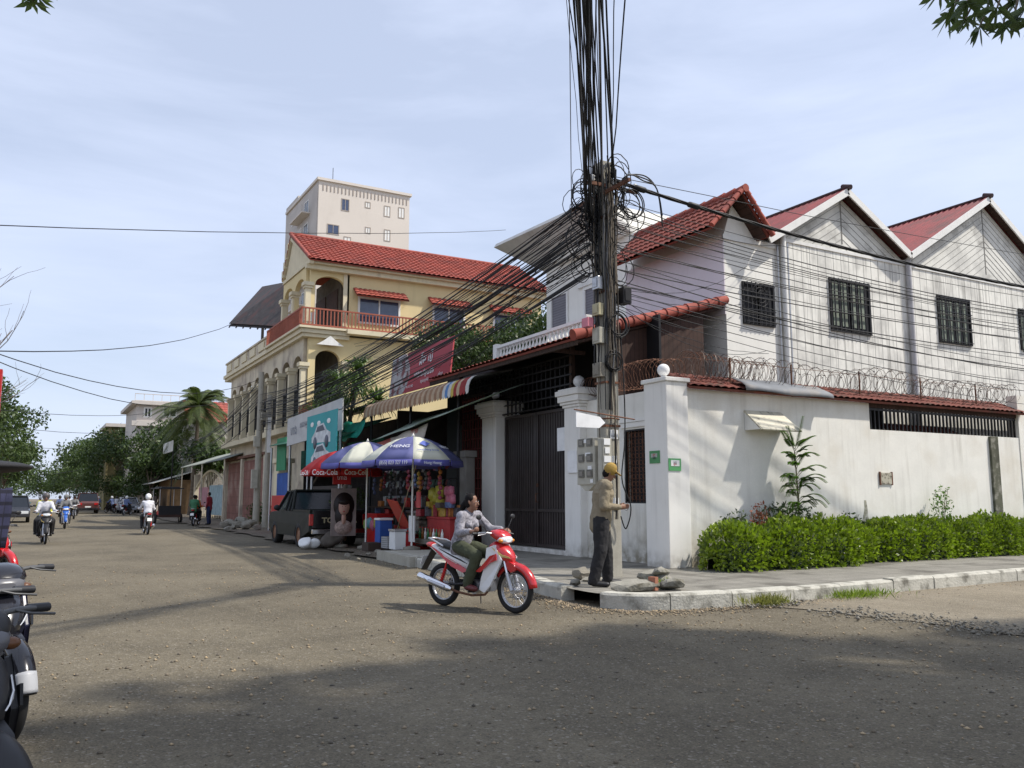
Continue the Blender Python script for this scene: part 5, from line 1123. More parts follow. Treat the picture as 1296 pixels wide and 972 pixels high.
mb=MB(); corr_roof(mb,(9.9,53,3.75),(0,17,0),(2.6,0,.9),tw=.3,amp=.04,sub=4); mb.build('roof',M('grey_green_tin',(.26,.28,.25),.7,metal=.2,var=.2,scale=.6),t)
for y in (53.2,61,69.8): MB().tube([(10,y,0),(10,y,3.75)],.05,6).build('post',m_creamd,t)
t=thing('roadside_kiosk','small ochre kiosk with a slanting pale roof under the trees','kiosk',(10,80,0))
MB().box(10.2,12.5,79,85,0,3).build('wall',M('ochre_wall',(.16,.10,.05),.9,var=.2),t); MB().plate((8.9,78.5,2.7),(8.9,86,2.7),(12.7,86,3.9),(12.7,78.5,3.9),.05).build('roof',M('pale_tin',(.5,.5,.46),.7),t); MB().box(9.4,9.45,79.6,82,.1,1.6).build('counter',m_darkby,t)
a=ax(207,562,9.6);b=ax(218,571,9.6); t=thing('signboard','small blank white board on a post under the trees','sign',(9.6,a.y,0)); MB().box(9.6,9.65,b.y,a.y,b.z,a.z).build('board',m_paper,t); MB().tube([(9.7,b.y+.3,0),(9.7,b.y+.3,b.z)],.05,6).build('post',m_iron,t)
# rubble by the second pole, rocks at the corner
m_lump=M('pale_concrete_lump',(.30,.285,.24),.95,var=.2,scale=8,bump=.7,bscale=25,fine=.3,col2=(.12,.11,.08),s2=4)
def rp(u,v,s,label,**k): p=az(u,v,.19); return rock(p.x,p.y,.19,s,label,**k)
rp(803,748,.28,'long broken concrete slab lying at the feet of the man',mat=m_lump,sc=(1.5,.8,.42),rz=-.2)
rp(828,738,.2,'speckled concrete lump behind the long broken slab',mat=m_lump,sc=(1.5,.9,.6))
rp(846,746,.21,'squat pale concrete block on the kerb corner',mat=m_lump,sc=(1.3,1,.5))
p=az(838,740,.19); rock(p.x,p.y,.33,.14,'small flat stone, topmost of the little heap on the corner',mat=m_lump,sc=(1.3,1,.5))
rock(p.x+.02,p.y,.19,.18,'stone in the middle of the little heap on the corner',mat=m_lump,sc=(1.2,1,.55))
p=az(827,747,.19); o=MB().obox((p.x,p.y,.28),(.035,.01,0),(-.02,.05,0),(0,0,.09)).build('broken_brick',M('brick_orange',(.36,.15,.09),.9,var=.2)); tag(o,'upright piece of orange brick among the concrete lumps','brick')
rp(737,733,.16,'dark weathered lump lying to the road side of the man',mat=m_concd,sc=(1.3,.8,.7)); rp(727,741,.1,'small pale stone near the missing kerb',mat=m_lump); rp(750,735,.12,'flat grey stone just behind the man',mat=m_lump,sc=(1.6,1,.4))
for k,(u,v,s) in enumerate(((283,668,.3),(292,666,.4),(300,668,.3),(306,664,.42),(316,668,.4),(288,671,.22),(325,671,.25),(296,670,.2),(310,670,.26),(303,661,.35),(321,666,.3),(290,662,.25))):
    p=az(u,v,.05); rock(p.x,p.y,.05,s,'chunk in the rubble heap at the foot of the second pole',mat=m_lump if k%2 else m_concd,group='rubble heap by the second pole')
for k in range(9): p=az(440+k*13,704+random.uniform(-5,6),.05); rock(p.x,p.y,.05,random.uniform(.06,.16),'loose stone along the road edge before the stall',mat=m_concd,group='stones along the stall edge')
# ---- denser stall clutter
random.seed(31)
cols=[(.40,.04,.03),(.30,.03,.04),(.45,.30,.05),(.10,.10,.12),(.25,.05,.08),(.35,.33,.30),(.05,.12,.08),(.08,.06,.05),(.42,.16,.04),(.12,.16,.30)]
cm=[M('goods_%s'%'abcdefghij'[i],c,.5,var=.4,scale=14) for i,c in enumerate(cols)]
for k in range(70):
    y=random.uniform(19.3,24.2); z=random.choice([.25,.55,.9,1.2]); x=random.uniform(8.75,9.3)+(.15 if z<.5 else 0); sx,sy,sz=random.uniform(.08,.16),random.uniform(.10,.26),random.uniform(.12,.3)
    if 19.0<y<20.6 and z<1.0: z=.98
    o=MB().box(-sx/2,sx/2,-sy/2,sy/2,0,sz).build('goods_packet',random.choice(cm),None,world=False,bevel=.012); o.location=(x,y,z); o.rotation_euler=(0,0,random.uniform(-.4,.4)); tag(o,'coloured packet or box crammed on the stall shelves below the umbrellas','packet','packets and boxes crammed on the stall shelves')
t=thing('stall_shelves','dark stepped shelves packed with goods inside the umbrella stall','shelf',(9.1,22,.05))
for z in (.22,.52,.87,1.17): MB().box(8.7 if z>.5 else 8.85,9.45,20.5,24.3,z,z+.03).build('shelf',M('shelf_wood',(.07,.045,.03),.8),t)
for k in range(16):
    y=19.4+k*.31; mb=MB(); n=random.randint(3,5)
    for q in range(n): mb.sph((random.uniform(-.02,.02),random.uniform(-.03,.03),-.12*q-.08),.07,8,0,(.7,1,.85))
    mb.tube([(0,0,0),(0,0,-.12*n)],.006,4); o=mb.build('hanging_bunch',random.choice(cm),None,world=False); o.location=(8.85+random.uniform(-.1,.15),y,2.25-random.uniform(0,.25)); tag(o,'bunch of small packets hanging on a string under the stall roof','packet bunch','hanging packet bunches in the stall')
# ================================================================ figures
def cap_(mb,p0,r0,p1,r1,flat=None,n=12):
    p0=Vector(p0);p1=Vector(p1); d=(p1-p0); L_=d.length
    if L_<1e-5: d=V(0,0,1)
    else: d=d/L_
    a=d.orthogonal().normalized(); b=d.cross(a); rings=[]
    for i in range(4): t=-PI/2+(PI/2)*i/4+.0; rings.append((p0+d*(r0*math.sin(t)),max(1e-4,r0*math.cos(t))))
    rings.append((p0,r0)); rings.append((p1,r1))
    for i in range(1,5): t=(PI/2)*i/4; rings.append((p1+d*(r1*math.sin(t)),max(1e-4,r1*math.cos(t))))
    vs=[]
    for c,r in rings:
        for k in range(n):
            an=2*PI*k/n; o=(a*math.cos(an)+b*math.sin(an))*r
            if flat: f=Vector(flat[0]).normalized(); o=o+f*o.dot(f)*(flat[1]-1)
            vs.append(c+o)
    m=len(rings); mb.add(vs,[(i*n+k,i*n+(k+1)%n,(i+1)*n+(k+1)%n,(i+1)*n+k) for i in range(m-1) for k in range(n)]+[tuple(range(n-1,-1,-1)),tuple((m-1)*n+k for k in range(n))],0,True)
def remesh(mb,name,mat,parent,vox,smooth=4,deci=None):
    o=mb.build('tmp',mat,None,world=False); m=o.modifiers.new('r','REMESH'); m.mode='VOXEL'; m.voxel_size=vox; m.use_smooth_shade=True
    s=o.modifiers.new('s','SMOOTH'); s.factor=.5; s.iterations=smooth
    dg=bpy.context.evaluated_depsgraph_get(); dg.update(); me=bpy.data.meshes.new_from_object(o.evaluated_get(dg)); me.name=name
    if not me.materials: me.materials.append(mat)
    bpy.data.objects.remove(o)
    r=bpy.data.objects.new(name,me); COL.objects.link(r); r.parent=parent; r['_org']=(0,0,0)
    for p in me.polygons: p.use_smooth=True
    return r
def hand(mb,w_,d,side,r=1.,curl=.9,up=V(0,0,1)):
    """palm and five curled fingers leaving wrist w_ along d; side: thumb direction"""
    d=Vector(d).normalized(); side=Vector(side); side=(side-d*side.dot(d)).normalized(); nrm=d.cross(side)
    palm=w_+d*.05; cap_(mb,w_+d*.012,.024,w_+d*.07,.028,(side,1.35))
    for k in range(4):
        b=w_+d*.078+side*(.030-.019*k); L_=(.030,.034,.032,.025)[k]; q=d; p=b
        for j in range(3):
            ang=curl*(.45+.75*j); q=(d*math.cos(ang)+nrm*math.sin(ang)); e=p+q*(L_*(1-.18*j)); cap_(mb,p,.0095,e,.0085,None,8); p=e
    p=w_+d*.03+side*.026; e=p+(d*.6+side*.7).normalized()*.035; cap_(mb,p,.0115,e,.010,None,8); cap_(mb,e,.010,e+(d*.9+nrm*.5).normalized()*.028,.0085,None,8)
def figure(name,label,group,loc,rz,J,skin,shirt,trous,hairc,vox=.009,shoe=None,sleeve=1.,cap=None,helmet=None,female=False,hair='short',fingers=True,k=1.,item=None,thigh=1.,bulk=1.):
    t=thing('person',label,'person',loc,rz,group=group,local=True)
    j={a:Vector(b)*k for a,b in J.items() if a!='curl'}
    lat=(j['sL']-j['sR']).normalized(); B=MB(); hd=j['head']; hf=Vector(J.get('face',(1,0,0))).normalized(); hs=V(-hf.y,hf.x,0).normalized(); hu=hf.cross(hs); hu=hu if hu.z>0 else -hu
    S=k
    # body
    up=(j['neck']-j['pel']).normalized(); ch=j['pel'].lerp(j['neck'],.68)
    fw=lat.cross(up); fw=fw if fw.dot(Vector((1,0,0)))>0 else -fw
    def torso(mb,e):
        cap_(mb,j['pel'],.112*S+e,j['pel'].lerp(ch,.5),.098*S+e,(lat,1.32)); cap_(mb,j['pel'].lerp(ch,.5),.098*S+e,ch,.112*S+e,(lat,1.38)); cap_(mb,ch,.112*S+e,j['neck']-up*.055*S,.075*S+e*.8,(lat,1.5))
        for s in ('sL','sR'): cap_(mb,j['neck']-up*.06*S,.055*S+e*.6,j[s],.054*S+e)
        if female:
            for s in (.065,-.065): cap_(mb,ch+lat*s*S+fw*.075*S,.048*S+e,ch+lat*s*S+fw*.095*S-up*.01,.04*S+e)
    torso(B,0)
    cap_(B,j['neck']-up*.05*S,.055*S,hd-hu*.05*S,.048*S)
    cap_(B,hd+hu*.035*S-hf*.012*S,.080*S,hd-hu*.015*S+hf*.012*S,.066*S,(hs,.93)); cap_(B,hd-hu*.04*S+hf*.035*S,.047*S,hd-hu*.085*S+hf*.048*S,.028*S,(hs,1.15))
    cap_(B,hd+hu*.008*S+hf*.083*S,.008*S,hd-hu*.028*S+hf*.098*S,.013*S); 
    for s in (1,-1): cap_(B,hd+hs*s*.077*S-hf*.005*S+hu*.01*S,.016*S,hd+hs*s*.074*S-hf*.0*S-hu*.022*S,.011*S,(hs,.5))
    for s in ('L','R'):
        sh,el,wr=j['s'+s],j['e'+s],j['w'+s]; cap_(B,sh,.050*S,el,.037*S); cap_(B,el,.037*S,el.lerp(wr,.35),.039*S); cap_(B,el.lerp(wr,.35),.039*S,wr,.025*S)
        dv=Vector(J.get('h'+s,(wr-el))).normalized()
        if fingers: hand(B,wr,dv,J.get('t'+s,(0,0,1)),1,J.get('curl',.9))
        else: cap_(B,wr,.026*S,wr+dv*.1*S,.03*S)
        hp,kn,an,to=j['h'+s+'p'],j['k'+s],j['a'+s],j['t'+s+'o']; cap_(B,hp,.088*S,kn,.054*S); cap_(B,kn,.054*S,kn.lerp(an,.35),.056*S); cap_(B,kn.lerp(an,.35),.056*S,an,.036*S); cap_(B,an+V(0,0,-.03*S),.036*S,to,.028*S,(lat,1.25))
    body=remesh(B,'body',skin,t,vox)
    # shirt
    C=MB(); torso(C,.018+(bulk-1)*.13)
    for s in ('L','R'):
        sh,el,wr=j['s'+s],j['e'+s],j['w'+s]; cap_(C,sh,.066*S*bulk,el,.056*S*bulk)
        if sleeve>.5: cap_(C,el,.054*S,el.lerp(wr,(sleeve-.5)*1.85),.044*S)
    hem=j['pel']-up*.09*S; cap_(C,j['pel'],.125*S*bulk,hem,.128*S*bulk,(lat,1.25))
    sh_=remesh(C,'shirt',shirt,t,vox*1.25,3)
    mt=bpy.data.textures.get('wr') or bpy.data.textures.new('wr','CLOUDS'); mt.noise_scale=.09
    for ob,st_ in ((sh_,.022*S),):
        m=ob.modifiers.new('d','DISPLACE'); m.texture=mt; m.strength=st_; m.mid_level=.5; m.texture_coords='LOCAL'
    T=MB(); cap_(T,j['pel']-up*.005*S,.118*S,j['pel']-up*.08*S,.12*S,(lat,1.3))
    for s in ('L','R'):
        hp,kn,an=j['h'+s+'p'],j['k'+s],j['a'+s]; cap_(T,hp,.104*S*thigh,kn,.078*S*thigh); cap_(T,kn,.078*S*thigh,an+V(0,0,.02),.066*S*thigh); cap_(T,an+V(0,0,.03),.066*S*thigh,an+V(0,0,.0),.062*S*thigh)
    tr=remesh(T,'trousers',trous,t,vox*1.25,3); m=tr.modifiers.new('d','DISPLACE'); m.texture=mt; m.strength=.02*S; m.mid_level=.5; m.texture_coords='LOCAL'
    for s in ('L','R'):
        F=MB(); an,to=j['a'+s],j['t'+s+'o']; cap_(F,an+V(0,0,-.035*S),.046*S,to,.036*S,(lat,1.25)); cap_(F,an+V(0,0,-.04*S)-(to-an)*.3,.036*S,an+V(0,0,-.04*S),.04*S); remesh(F,'shoe',shoe or m_blk,t,vox*1.3,2)
    # face
    for s in (1,-1):
        MB().sph(tuple(hd+hs*s*.030*S+hf*.079*S+hu*.012*S),.0072*S,8).build('eye',M('eye_white',(.6,.57,.53),.3),t,world=False)
        MB().sph(tuple(hd+hs*s*.030*S+hf*.0845*S+hu*.012*S),.0045*S,8).build('iris',m_blk,t,world=False)
        MB().tube([hd+hs*s*.016*S+hf*.086*S+hu*.030*S,hd+hs*s*.03*S+hf*.087*S+hu*.035*S,hd+hs*s*.046*S+hf*.078*S+hu*.031*S],.0035*S,5).build('eyebrow',hairc,t,world=False)
    MB().tube([hd-hu*.055*S+hf*.074*S+hs*.022*S,hd-hu*.053*S+hf*.086*S,hd-hu*.055*S+hf*.074*S-hs*.022*S],[.003,.0075*S,.003],6).build('lips',M('lips',(.26,.09,.07),.5),t,world=False)
    if helmet is not None:
        h_=MB(); cap_(h_,hd+hu*.045*S-hf*.01*S,.118*S,hd+hu*.01*S-hf*.03*S,.112*S); remesh(h_,'helmet',helmet,t,vox*1.5,1)
    else:
        h_=MB(); cap_(h_,hd+hu*.045*S-hf*.024*S,.082*S,hd-hu*.02*S-hf*.034*S,.068*S,(hs,.96)); 
        for s in (1,-1): cap_(h_,hd+hu*.05*S+hs*s*.042*S+hf*.008*S,.036*S,hd-hu*.01*S+hs*s*.058*S-hf*.018*S,.020*S)
        if hair=='long':
            b=hd-hf*.085*S; cap_(h_,b,.045*S,b-hf*.05*S-hu*.05*S,.042*S); cap_(h_,b-hf*.05*S-hu*.05*S,.042*S,b-hf*.075*S-hu*.17*S,.026*S); cap_(h_,b-hf*.075*S-hu*.17*S,.026*S,b-hf*.07*S-hu*.25*S,.014*S)
        remesh(h_,'hair',hairc,t,vox,3)
    if cap is not None:
        c_=MB(); cap_(c_,hd+hu*.066*S-hf*.012*S,.094*S,hd+hu*.038*S-hf*.012*S,.094*S,(hs,.95)); cap_(c_,hd+hu*.055*S+hf*.08*S,.012*S,hd+hu*.040*S+hf*.155*S,.010*S,(hs,6.)); remesh(c_,'cap',cap,t,.006,3)
        MB().sph(tuple(hd+hu*.163*S-hf*.012*S),.009,8).build('cap_button',cap,t,world=False)
    return t
sk=M('skin_brown',(.24,.125,.080),.55,var=.08,scale=6,spec=.35)
m_hair=M('black_hair',(.010,.008,.008),.75,var=.3,scale=30,spec=.15)
# ---- standing man
m_khaki=M('khaki_shirt',(.235,.195,.13),.9,var=.12,scale=7,bump=.3,bscale=25); m_trsd=M('dark_trousers',(.022,.021,.022),.9,var=.25,scale=6,bump=.3,bscale=20)
pm=az(763,741,.19)
Jm=dict(pel=(0,0,.93),neck=(.055,0,1.45),head=(.135,0,1.575),face=(.88,-.05,-.42),sL=(.05,.185,1.385),sR=(.05,-.185,1.385),eL=(.05,.265,1.12),eR=(.0,-.26,1.11),wL=(.27,.13,1.09),wR=(.255,-.12,1.10),hL=(.8,-.55,.05),hR=(.85,.5,.05),tL=(0,0,1),tR=(0,0,1),curl=.75,
 hLp=(.01,.09,.90),hRp=(-.01,-.09,.90),kL=(.09,.12,.49),kR=(-.03,-.13,.49),aL=(.11,.14,.085),aR=(-.13,-.14,.085),tLo=(.29,.16,.035),tRo=(.05,-.17,.035))
man=figure('person','man in a yellow cap and khaki shirt standing with bowed head beside the pole',None,(pm.x-.02,pm.y,.185),math.radians(-26),Jm,sk,m_khaki,m_trsd,m_hair,vox=.008,bulk=1.2,cap=M('yellow_cap',(.33,.21,.045),.8,var=.2,scale=14),k=1.03,thigh=1.22)
MB().tube(spline([(.33,-.03,1.12),(.38,-.02,1.08),(.42,0,1.14),(.40,.03,1.2)],6),.004,5).build('wire_in_hand',m_cableg,man,world=False)
# ================================================================ motorcycles
m_mred=M('motorbike_red',(.48,.008,.012),.25,var=.03,spec=.6,coat=.6); m_msil=M('motorbike_silver',(.50,.50,.52),.3,metal=.5,var=.04); m_mwht=M('motorbike_white',(.72,.72,.72),.3,var=.03,coat=.4)
m_lens=M('headlight_lens',(.75,.78,.80),.08,spec=1.,var=.03); m_seat=M('seat_vinyl',(.015,.015,.016),.5,bump=.2,bscale=60); m_amber=M('amber_lens',(.6,.22,.02),.2); m_gold=M('gold_stripe',(.55,.42,.15),.4)
def wheel(p,x,z,R,r,nsp=24,disc=True,rimc=None):
    w_=MB().ring((x,0,z),R-r,r,36,10).build('wheel',m_rubber,p,world=False)
    mb=MB(); mb.ring((x,0,z),R-2*r-.002,.014,36,6,'y',0,.026); mb.build('rim',rimc or m_steel,w_,world=False)
    mb=MB()
    for k in range(nsp):
        a=2*PI*k/nsp; s=(1 if k%2 else -1); a2=a+s*.35; mb.tube([(x+.035*math.cos(a2),.03*s,z+.035*math.sin(a2)),(x+(R-2*r)*math.cos(a),0,z+(R-2*r)*math.sin(a))],.0028,4,0,False)
    mb.build('spoke_lattice',m_steel,w_,world=False)
    mb=MB(); mb.cyl((x,-.06,z),(x,.06,z),.042,None,14); mb.ring((x,.05,z),.10,.008,20,4,'y',0,.004) if disc else None; mb.build('hub',m_steel,w_,world=False)
    return w_
def motorbike(label,group,loc,rz,body=None,panel=None,plate=True,basket=False,steer=0,lo=False,mirrors=True,tip=False,rimc=None):
    body=body or m_mred; panel=panel or m_mwht
    t=thing('motorcycle',label,'motorcycle',loc,rz,group=group,local=True)
    B=lambda mb,n,m,p=None,**k: mb.build(n,m,p or t,world=False,**k)
    R=.285; wheel(t,.62,R,R,.036,12 if lo else 28,True,rimc); wheel(t,-.62,R,R,.040,12 if lo else 28,False)
    # fork and front fender
    for s in (-1,1):
        B(MB().tube([(.62,s*.075,.285),(.545,s*.075,.50)],.026,8),'fork_leg',m_msil); B(MB().tube([(.545,s*.075,.50),(.44,s*.07,.80)],.018,8),'fork_tube',m_chrome)
    mb=MB(); vs=[]; N=14
    for i in range(N+1):
        a=math.radians(8+140*i/N); 
        for q,(w_,e) in enumerate(((-.068,-.045),(-.060,.0),(-.03,.022),(0,.028),(.03,.022),(.060,.0),(.068,-.045))): 
            tp=1-.35*abs(i/N-.4)**2*4*.5; r=R+.035+e; vs.append((.62+r*math.cos(a),w_*tp,.285+r*math.sin(a)))
    mb.add(vs,[(i*7+j,i*7+j+1,(i+1)*7+j+1,(i+1)*7+j) for i in range(N) for j in range(6)],0,True); o=B(mb,'front_fender',body); fo_=o; o.modifiers.new('s','SOLIDIFY').thickness=.006
    if tip:
        mb=MB(); vs=[]
        for i in range(7):
            a=math.radians(10+20*i/6)
            for w_,e in ((-.064,-.03),(-.05,.018),(0,.036),(.05,.018),(.064,-.03)): r=R+.041+e; vs.append((.62+r*math.cos(a),w_,.285+r*math.sin(a)))
        mb.add(vs,[(i*5+j,i*5+j+1,(i+1)*5+j+1,(i+1)*5+j) for i in range(6) for j in range(4)],0,True); o=B(mb,'fender_tip',M('dusty_white_paint',(.5,.5,.5),.4),fo_); o.modifiers.new('s','SOLIDIFY').thickness=.006
    B(MB().slab([(.60,.50),(.70,.545),(.66,.61),(.54,.66),(.47,.60)],-.07,.07,smooth=True),'fork_cover',body)
    # nose cowl: wide, V shaped
    def loft(secs,name,mat,p=None,close=True):
        # secs: list of (x, z, halfwidth, halfheight)
        mb=MB(); n=14; vs=[]
        for (x,z,hw,hh) in secs:
            for k in range(n): a=2*PI*k/n; vs.append((x,hw*math.copysign(abs(math.cos(a))**.8,math.cos(a)),z+hh*math.copysign(abs(math.sin(a))**.8,math.sin(a))))
        m=len(secs); mb.add(vs,[(i*n+k,i*n+(k+1)%n,(i+1)*n+(k+1)%n,(i+1)*n+k) for i in range(m-1) for k in range(n)],0,True)
        mb.add(vs[:n],[tuple(range(n-1,-1,-1))]); mb.add(vs[-n:],[tuple(range(n))]); return B(mb,name,mat,p)
    nose=loft([(.60,.66,.03,.03),(.57,.685,.075,.07),(.50,.72,.115,.10),(.42,.76,.14,.12),(.34,.78,.15,.12),(.28,.76,.13,.11)],'nose_cowl',body)
    for s in (-1,1):
        mb=MB(); mb.add([(.585,s*.075,.70),(.50,s*.124,.73),(.40,s*.150,.80),(.36,s*.156,.82),(.40,s*.152,.775),(.50,s*.124,.70),(.59,s*.06,.68)],[(0,1,5,6),(1,2,4,5),(2,3,4)] if s>0 else [(6,5,1,0),(5,4,2,1),(4,3,2)]); o=B(mb,'stripe',m_gold if s<0 else m_mwht,nose); o.modifiers.new('s','SOLIDIFY').thickness=.006
        # leg shields sweep down
        mb=MB(); P=[(.40,.155,.84),(.50,.15,.66),(.44,.165,.52),(.34,.17,.34),(.24,.165,.25),(.16,.16,.28),(.20,.17,.42),(.27,.175,.60),(.28,.16,.80)]
        vs=[(x,s*y,z) for x,y,z in P]+[(x,s*(y-.03),z) for x,y,z in P]; n=len(P)
        f=[tuple(range(n)),tuple(range(2*n-1,n-1,-1))]+[(i,(i+1)%n,(i+1)%n+n,i+n) for i in range(n)]
        mb.add(vs,f if s<0 else [q[::-1] for q in f]); B(mb,'leg_shield',panel,bevel=.008)
        mb=MB(); P=[(.46,.172,.66),(.36,.182,.62),(.20,.18,.50),(.10,.17,.50),(.22,.182,.58),(.36,.184,.71),(.45,.172,.74)]
        vs=[(x,s*y,z) for x,y,z in P]; mb.add(vs,[tuple(range(len(P)))] if s<0 else [tuple(range(len(P)-1,-1,-1))]); o=B(mb,'side_flash',body); o.modifiers.new('s','SOLIDIFY').thickness=.012
    # handlebar cover with headlight, bars
    head=loft([(.50,.93,.05,.03),(.475,.94,.105,.055),(.42,.955,.14,.07),(.36,.975,.14,.07),(.28,.985,.10,.05)],'handlebar_cowl',body)
    loft([(.515,.905,.05,.025),(.50,.91,.10,.045),(.46,.915,.125,.052),(.42,.92,.12,.05)],'headlight',m_lens,head)
    for s in (-1,1):
        B(MB().sph((.475,s*.115,.90),.03,10,0,(1,1.2,.8)),'indicator',m_amber,head)
        B(MB().tube([(.34,s*.08,.985),(.30,s*.2,1.0),(.25,s*.30,.995)],.012,8),'handlebar',m_steel); B(MB().tube([(.25,s*.27,.995),(.22,s*.37,.99)],.019,8),'grip',m_blk)
        B(MB().tube([(.31,s*.20,1.0),(.33,s*.25,.985),(.30,s*.36,.97)],.006,5),'brake_lever',m_steel)
        if mirrors: mi=B(MB().tube([(.31,s*.20,1.0),(.32,s*.27,1.12),(.31,s*.31,1.17)],.005,5),'mirror_stalk',m_blk); B(MB().sph((.30,s*.34,1.20),.045,12,0,(.35,1.15,.75)),'mirror',m_blk,mi)
    # spine, body sides, seat
    loft([(.34,.70,.06,.12),(.22,.56,.075,.10),(.08,.47,.08,.09),(-.05,.46,.085,.10),(-.2,.52,.09,.10)],'spine_cover',m_blk)
    body_=loft([(.0,.52,.06,.05),(-.12,.58,.115,.10),(-.30,.63,.135,.10),(-.50,.68,.13,.085),(-.70,.745,.10,.06),(-.86,.80,.055,.03)],'side_cover',panel)
    for s in (-1,1):
        for (P,m,e) in (([(-.06,.50),(-.34,.62),(-.66,.75),(-.80,.80),(-.62,.70),(-.36,.545),(-.16,.47)],body,.137),([(-.10,.585),(-.34,.665),(-.62,.765),(-.40,.70),(-.2,.635)],m_blk,.138)):
            mb=MB(); n=len(P); vs=[(x,s*(e-max(0,(-x-.5))*.16-(max(0,.0+x+.2))*.18),z) for x,z in P]; mb.add(vs,[tuple(range(n))] if s>0 else [tuple(range(n-1,-1,-1))]); o=B(mb,'stripe',m,body_); o.modifiers.new('s','SOLIDIFY').thickness=.010
    loft([(.02,.66,.06,.03),(-.06,.72,.10,.045),(-.25,.755,.12,.05),(-.45,.79,.125,.05),(-.62,.825,.11,.045),(-.74,.85,.07,.025)],'seat',m_seat)
    B(MB().tube([(-.52,.13,.80),(-.70,.125,.87),(-.86,.06,.895),(-.86,-.06,.895),(-.70,-.125,.87),(-.52,-.13,.80)],.014,8),'grab_rail',m_steel)
    tl=loft([(-.80,.80,.09,.035),(-.88,.81,.075,.035),(-.92,.815,.05,.02)],'tail_light',M('tail_lens',(.5,.01,.01),.15,spec=.8))
    mb=MB(); mb.plate((-.78,-.07,.76),(-.78,.07,.76),(-1.0,.055,.46),(-1.0,-.055,.46),.012); rf=B(mb,'rear_fender',m_blk)
    if plate: B(MB().plate((-.945,-.085,.66),(-.945,.085,.66),(-1.0,.085,.54),(-1.0,-.085,.54),-.006),'number_plate',m_paper,rf)
    # engine, exhaust, swingarm
    mb=MB(); mb.cyl((.02,-.11,.30),(.02,.11,.30),.095,None,16); mb.cyl((-.10,-.10,.31),(-.10,.10,.31),.075,None,16); mb.box(.08,.26,-.06,.06,.26,.38)
    for k in range(5): mb.box(.10+.03*k,.112+.03*k,-.075,.075,.245,.395)
    B(mb,'engine',m_steel)
    B(MB().cyl((.0,-.13,.30),(.0,-.112,.30),.075,None,16),'engine_cover',m_blk)
    B(MB().tube([(.22,-.05,.26),(.20,-.10,.21),(0,-.125,.19),(-.25,-.14,.22),(-.36,-.145,.25)],.016,8),'exhaust_pipe',m_rust)
    ex=B(MB().tube([(-.34,-.15,.245),(-.40,-.152,.26),(-.74,-.158,.345),(-.93,-.16,.395),(-.95,-.16,.40)],[.028,.050,.052,.050,.03],14),'muffler',m_chrome)
    B(MB().tube([(-.42,-.205,.275),(-.72,-.212,.345)],.022,6),'heat_shield',m_msil,ex)
    for s in (-1,1):
        B(MB().tube([(-.10,s*.085,.33),(-.62,s*.085,.285)],.018,6),'swingarm',m_blk); mb=MB(); mb.tube([(-.58,s*.105,.31),(-.50,s*.11,.50)],.020,8); mb.tube([(-.50,s*.11,.50),(-.46,s*.115,.62)],.012,8)
        for q in range(6): z=.36+.028*q; mb.ring((-.58+(z-.31)*.42,s*.106,z),.027,.006,10,4,'z')
        B(mb,'shock_absorber',m_red if s<0 else m_steel)
        B(MB().tube([(.02,s*.10,.245),(.02,s*.22,.245)],.016,6),'footpeg',m_blk)
    B(MB().box(-.62,-.05,.095,.11,.26,.36),'chain_case',m_blk,bevel=.02)
    B(MB().tube([(-.05,.10,.22),(-.12,.19,.05)],.01,6),'side_stand',m_steel)
    if basket:
        mb=MB(); 
        for z in (.72,.8,.88): 
            mb.tube([(.52,-.15,z),(.78,-.15,z),(.78,.15,z),(.52,.15,z),(.52,-.15,z)],.006,4)
        B(mb,'front_basket',m_steel)
    return t
hd_=math.atan2(-1.16,.46)
mloc=az(608,773,0)
RIDER=dict(pel=(-.30,0,.845),neck=(-.175,0,1.26),head=(-.12,0,1.385),face=(.97,.22,-.02),sL=(-.165,.155,1.205),sR=(-.165,-.155,1.205),eL=(-.02,.255,1.03),eR=(-.13,-.235,.985),wL=(.155,.315,1.02),wR=(.135,-.30,1.015),hL=(1,.15,.0),hR=(1,-.15,-.02),tL=(0,-1,0),tR=(0,1,0),curl=1.15,
 hLp=(-.26,.09,.80),hRp=(-.26,-.09,.80),kL=(.12,.175,.70),kR=(.12,-.175,.70),aL=(-.02,.175,.335),aR=(-.03,-.175,.335),tLo=(.12,.185,.285),tRo=(.11,-.19,.285))
mot=motorbike('shiny red and white underbone motorcycle ridden by the woman across the junction',None,(5.19,10.16,.004),hd_)
m_blouse=M('lilac_print_blouse',(.27,.26,.285),.9,var=.5,scale=26,bump=.2,bscale=30); m_olive=M('olive_trousers',(.055,.062,.035),.9,var=.15,scale=8)
wom=figure('person','dark haired woman in grey blouse and olive trousers riding the red motorcycle',None,(5.19,10.16,.004),hd_,RIDER,sk,m_blouse,m_olive,m_hair,vox=.008,female=True,hair='long',shoe=M('maroon_shoe',(.12,.03,.03),.5),sleeve=.95)
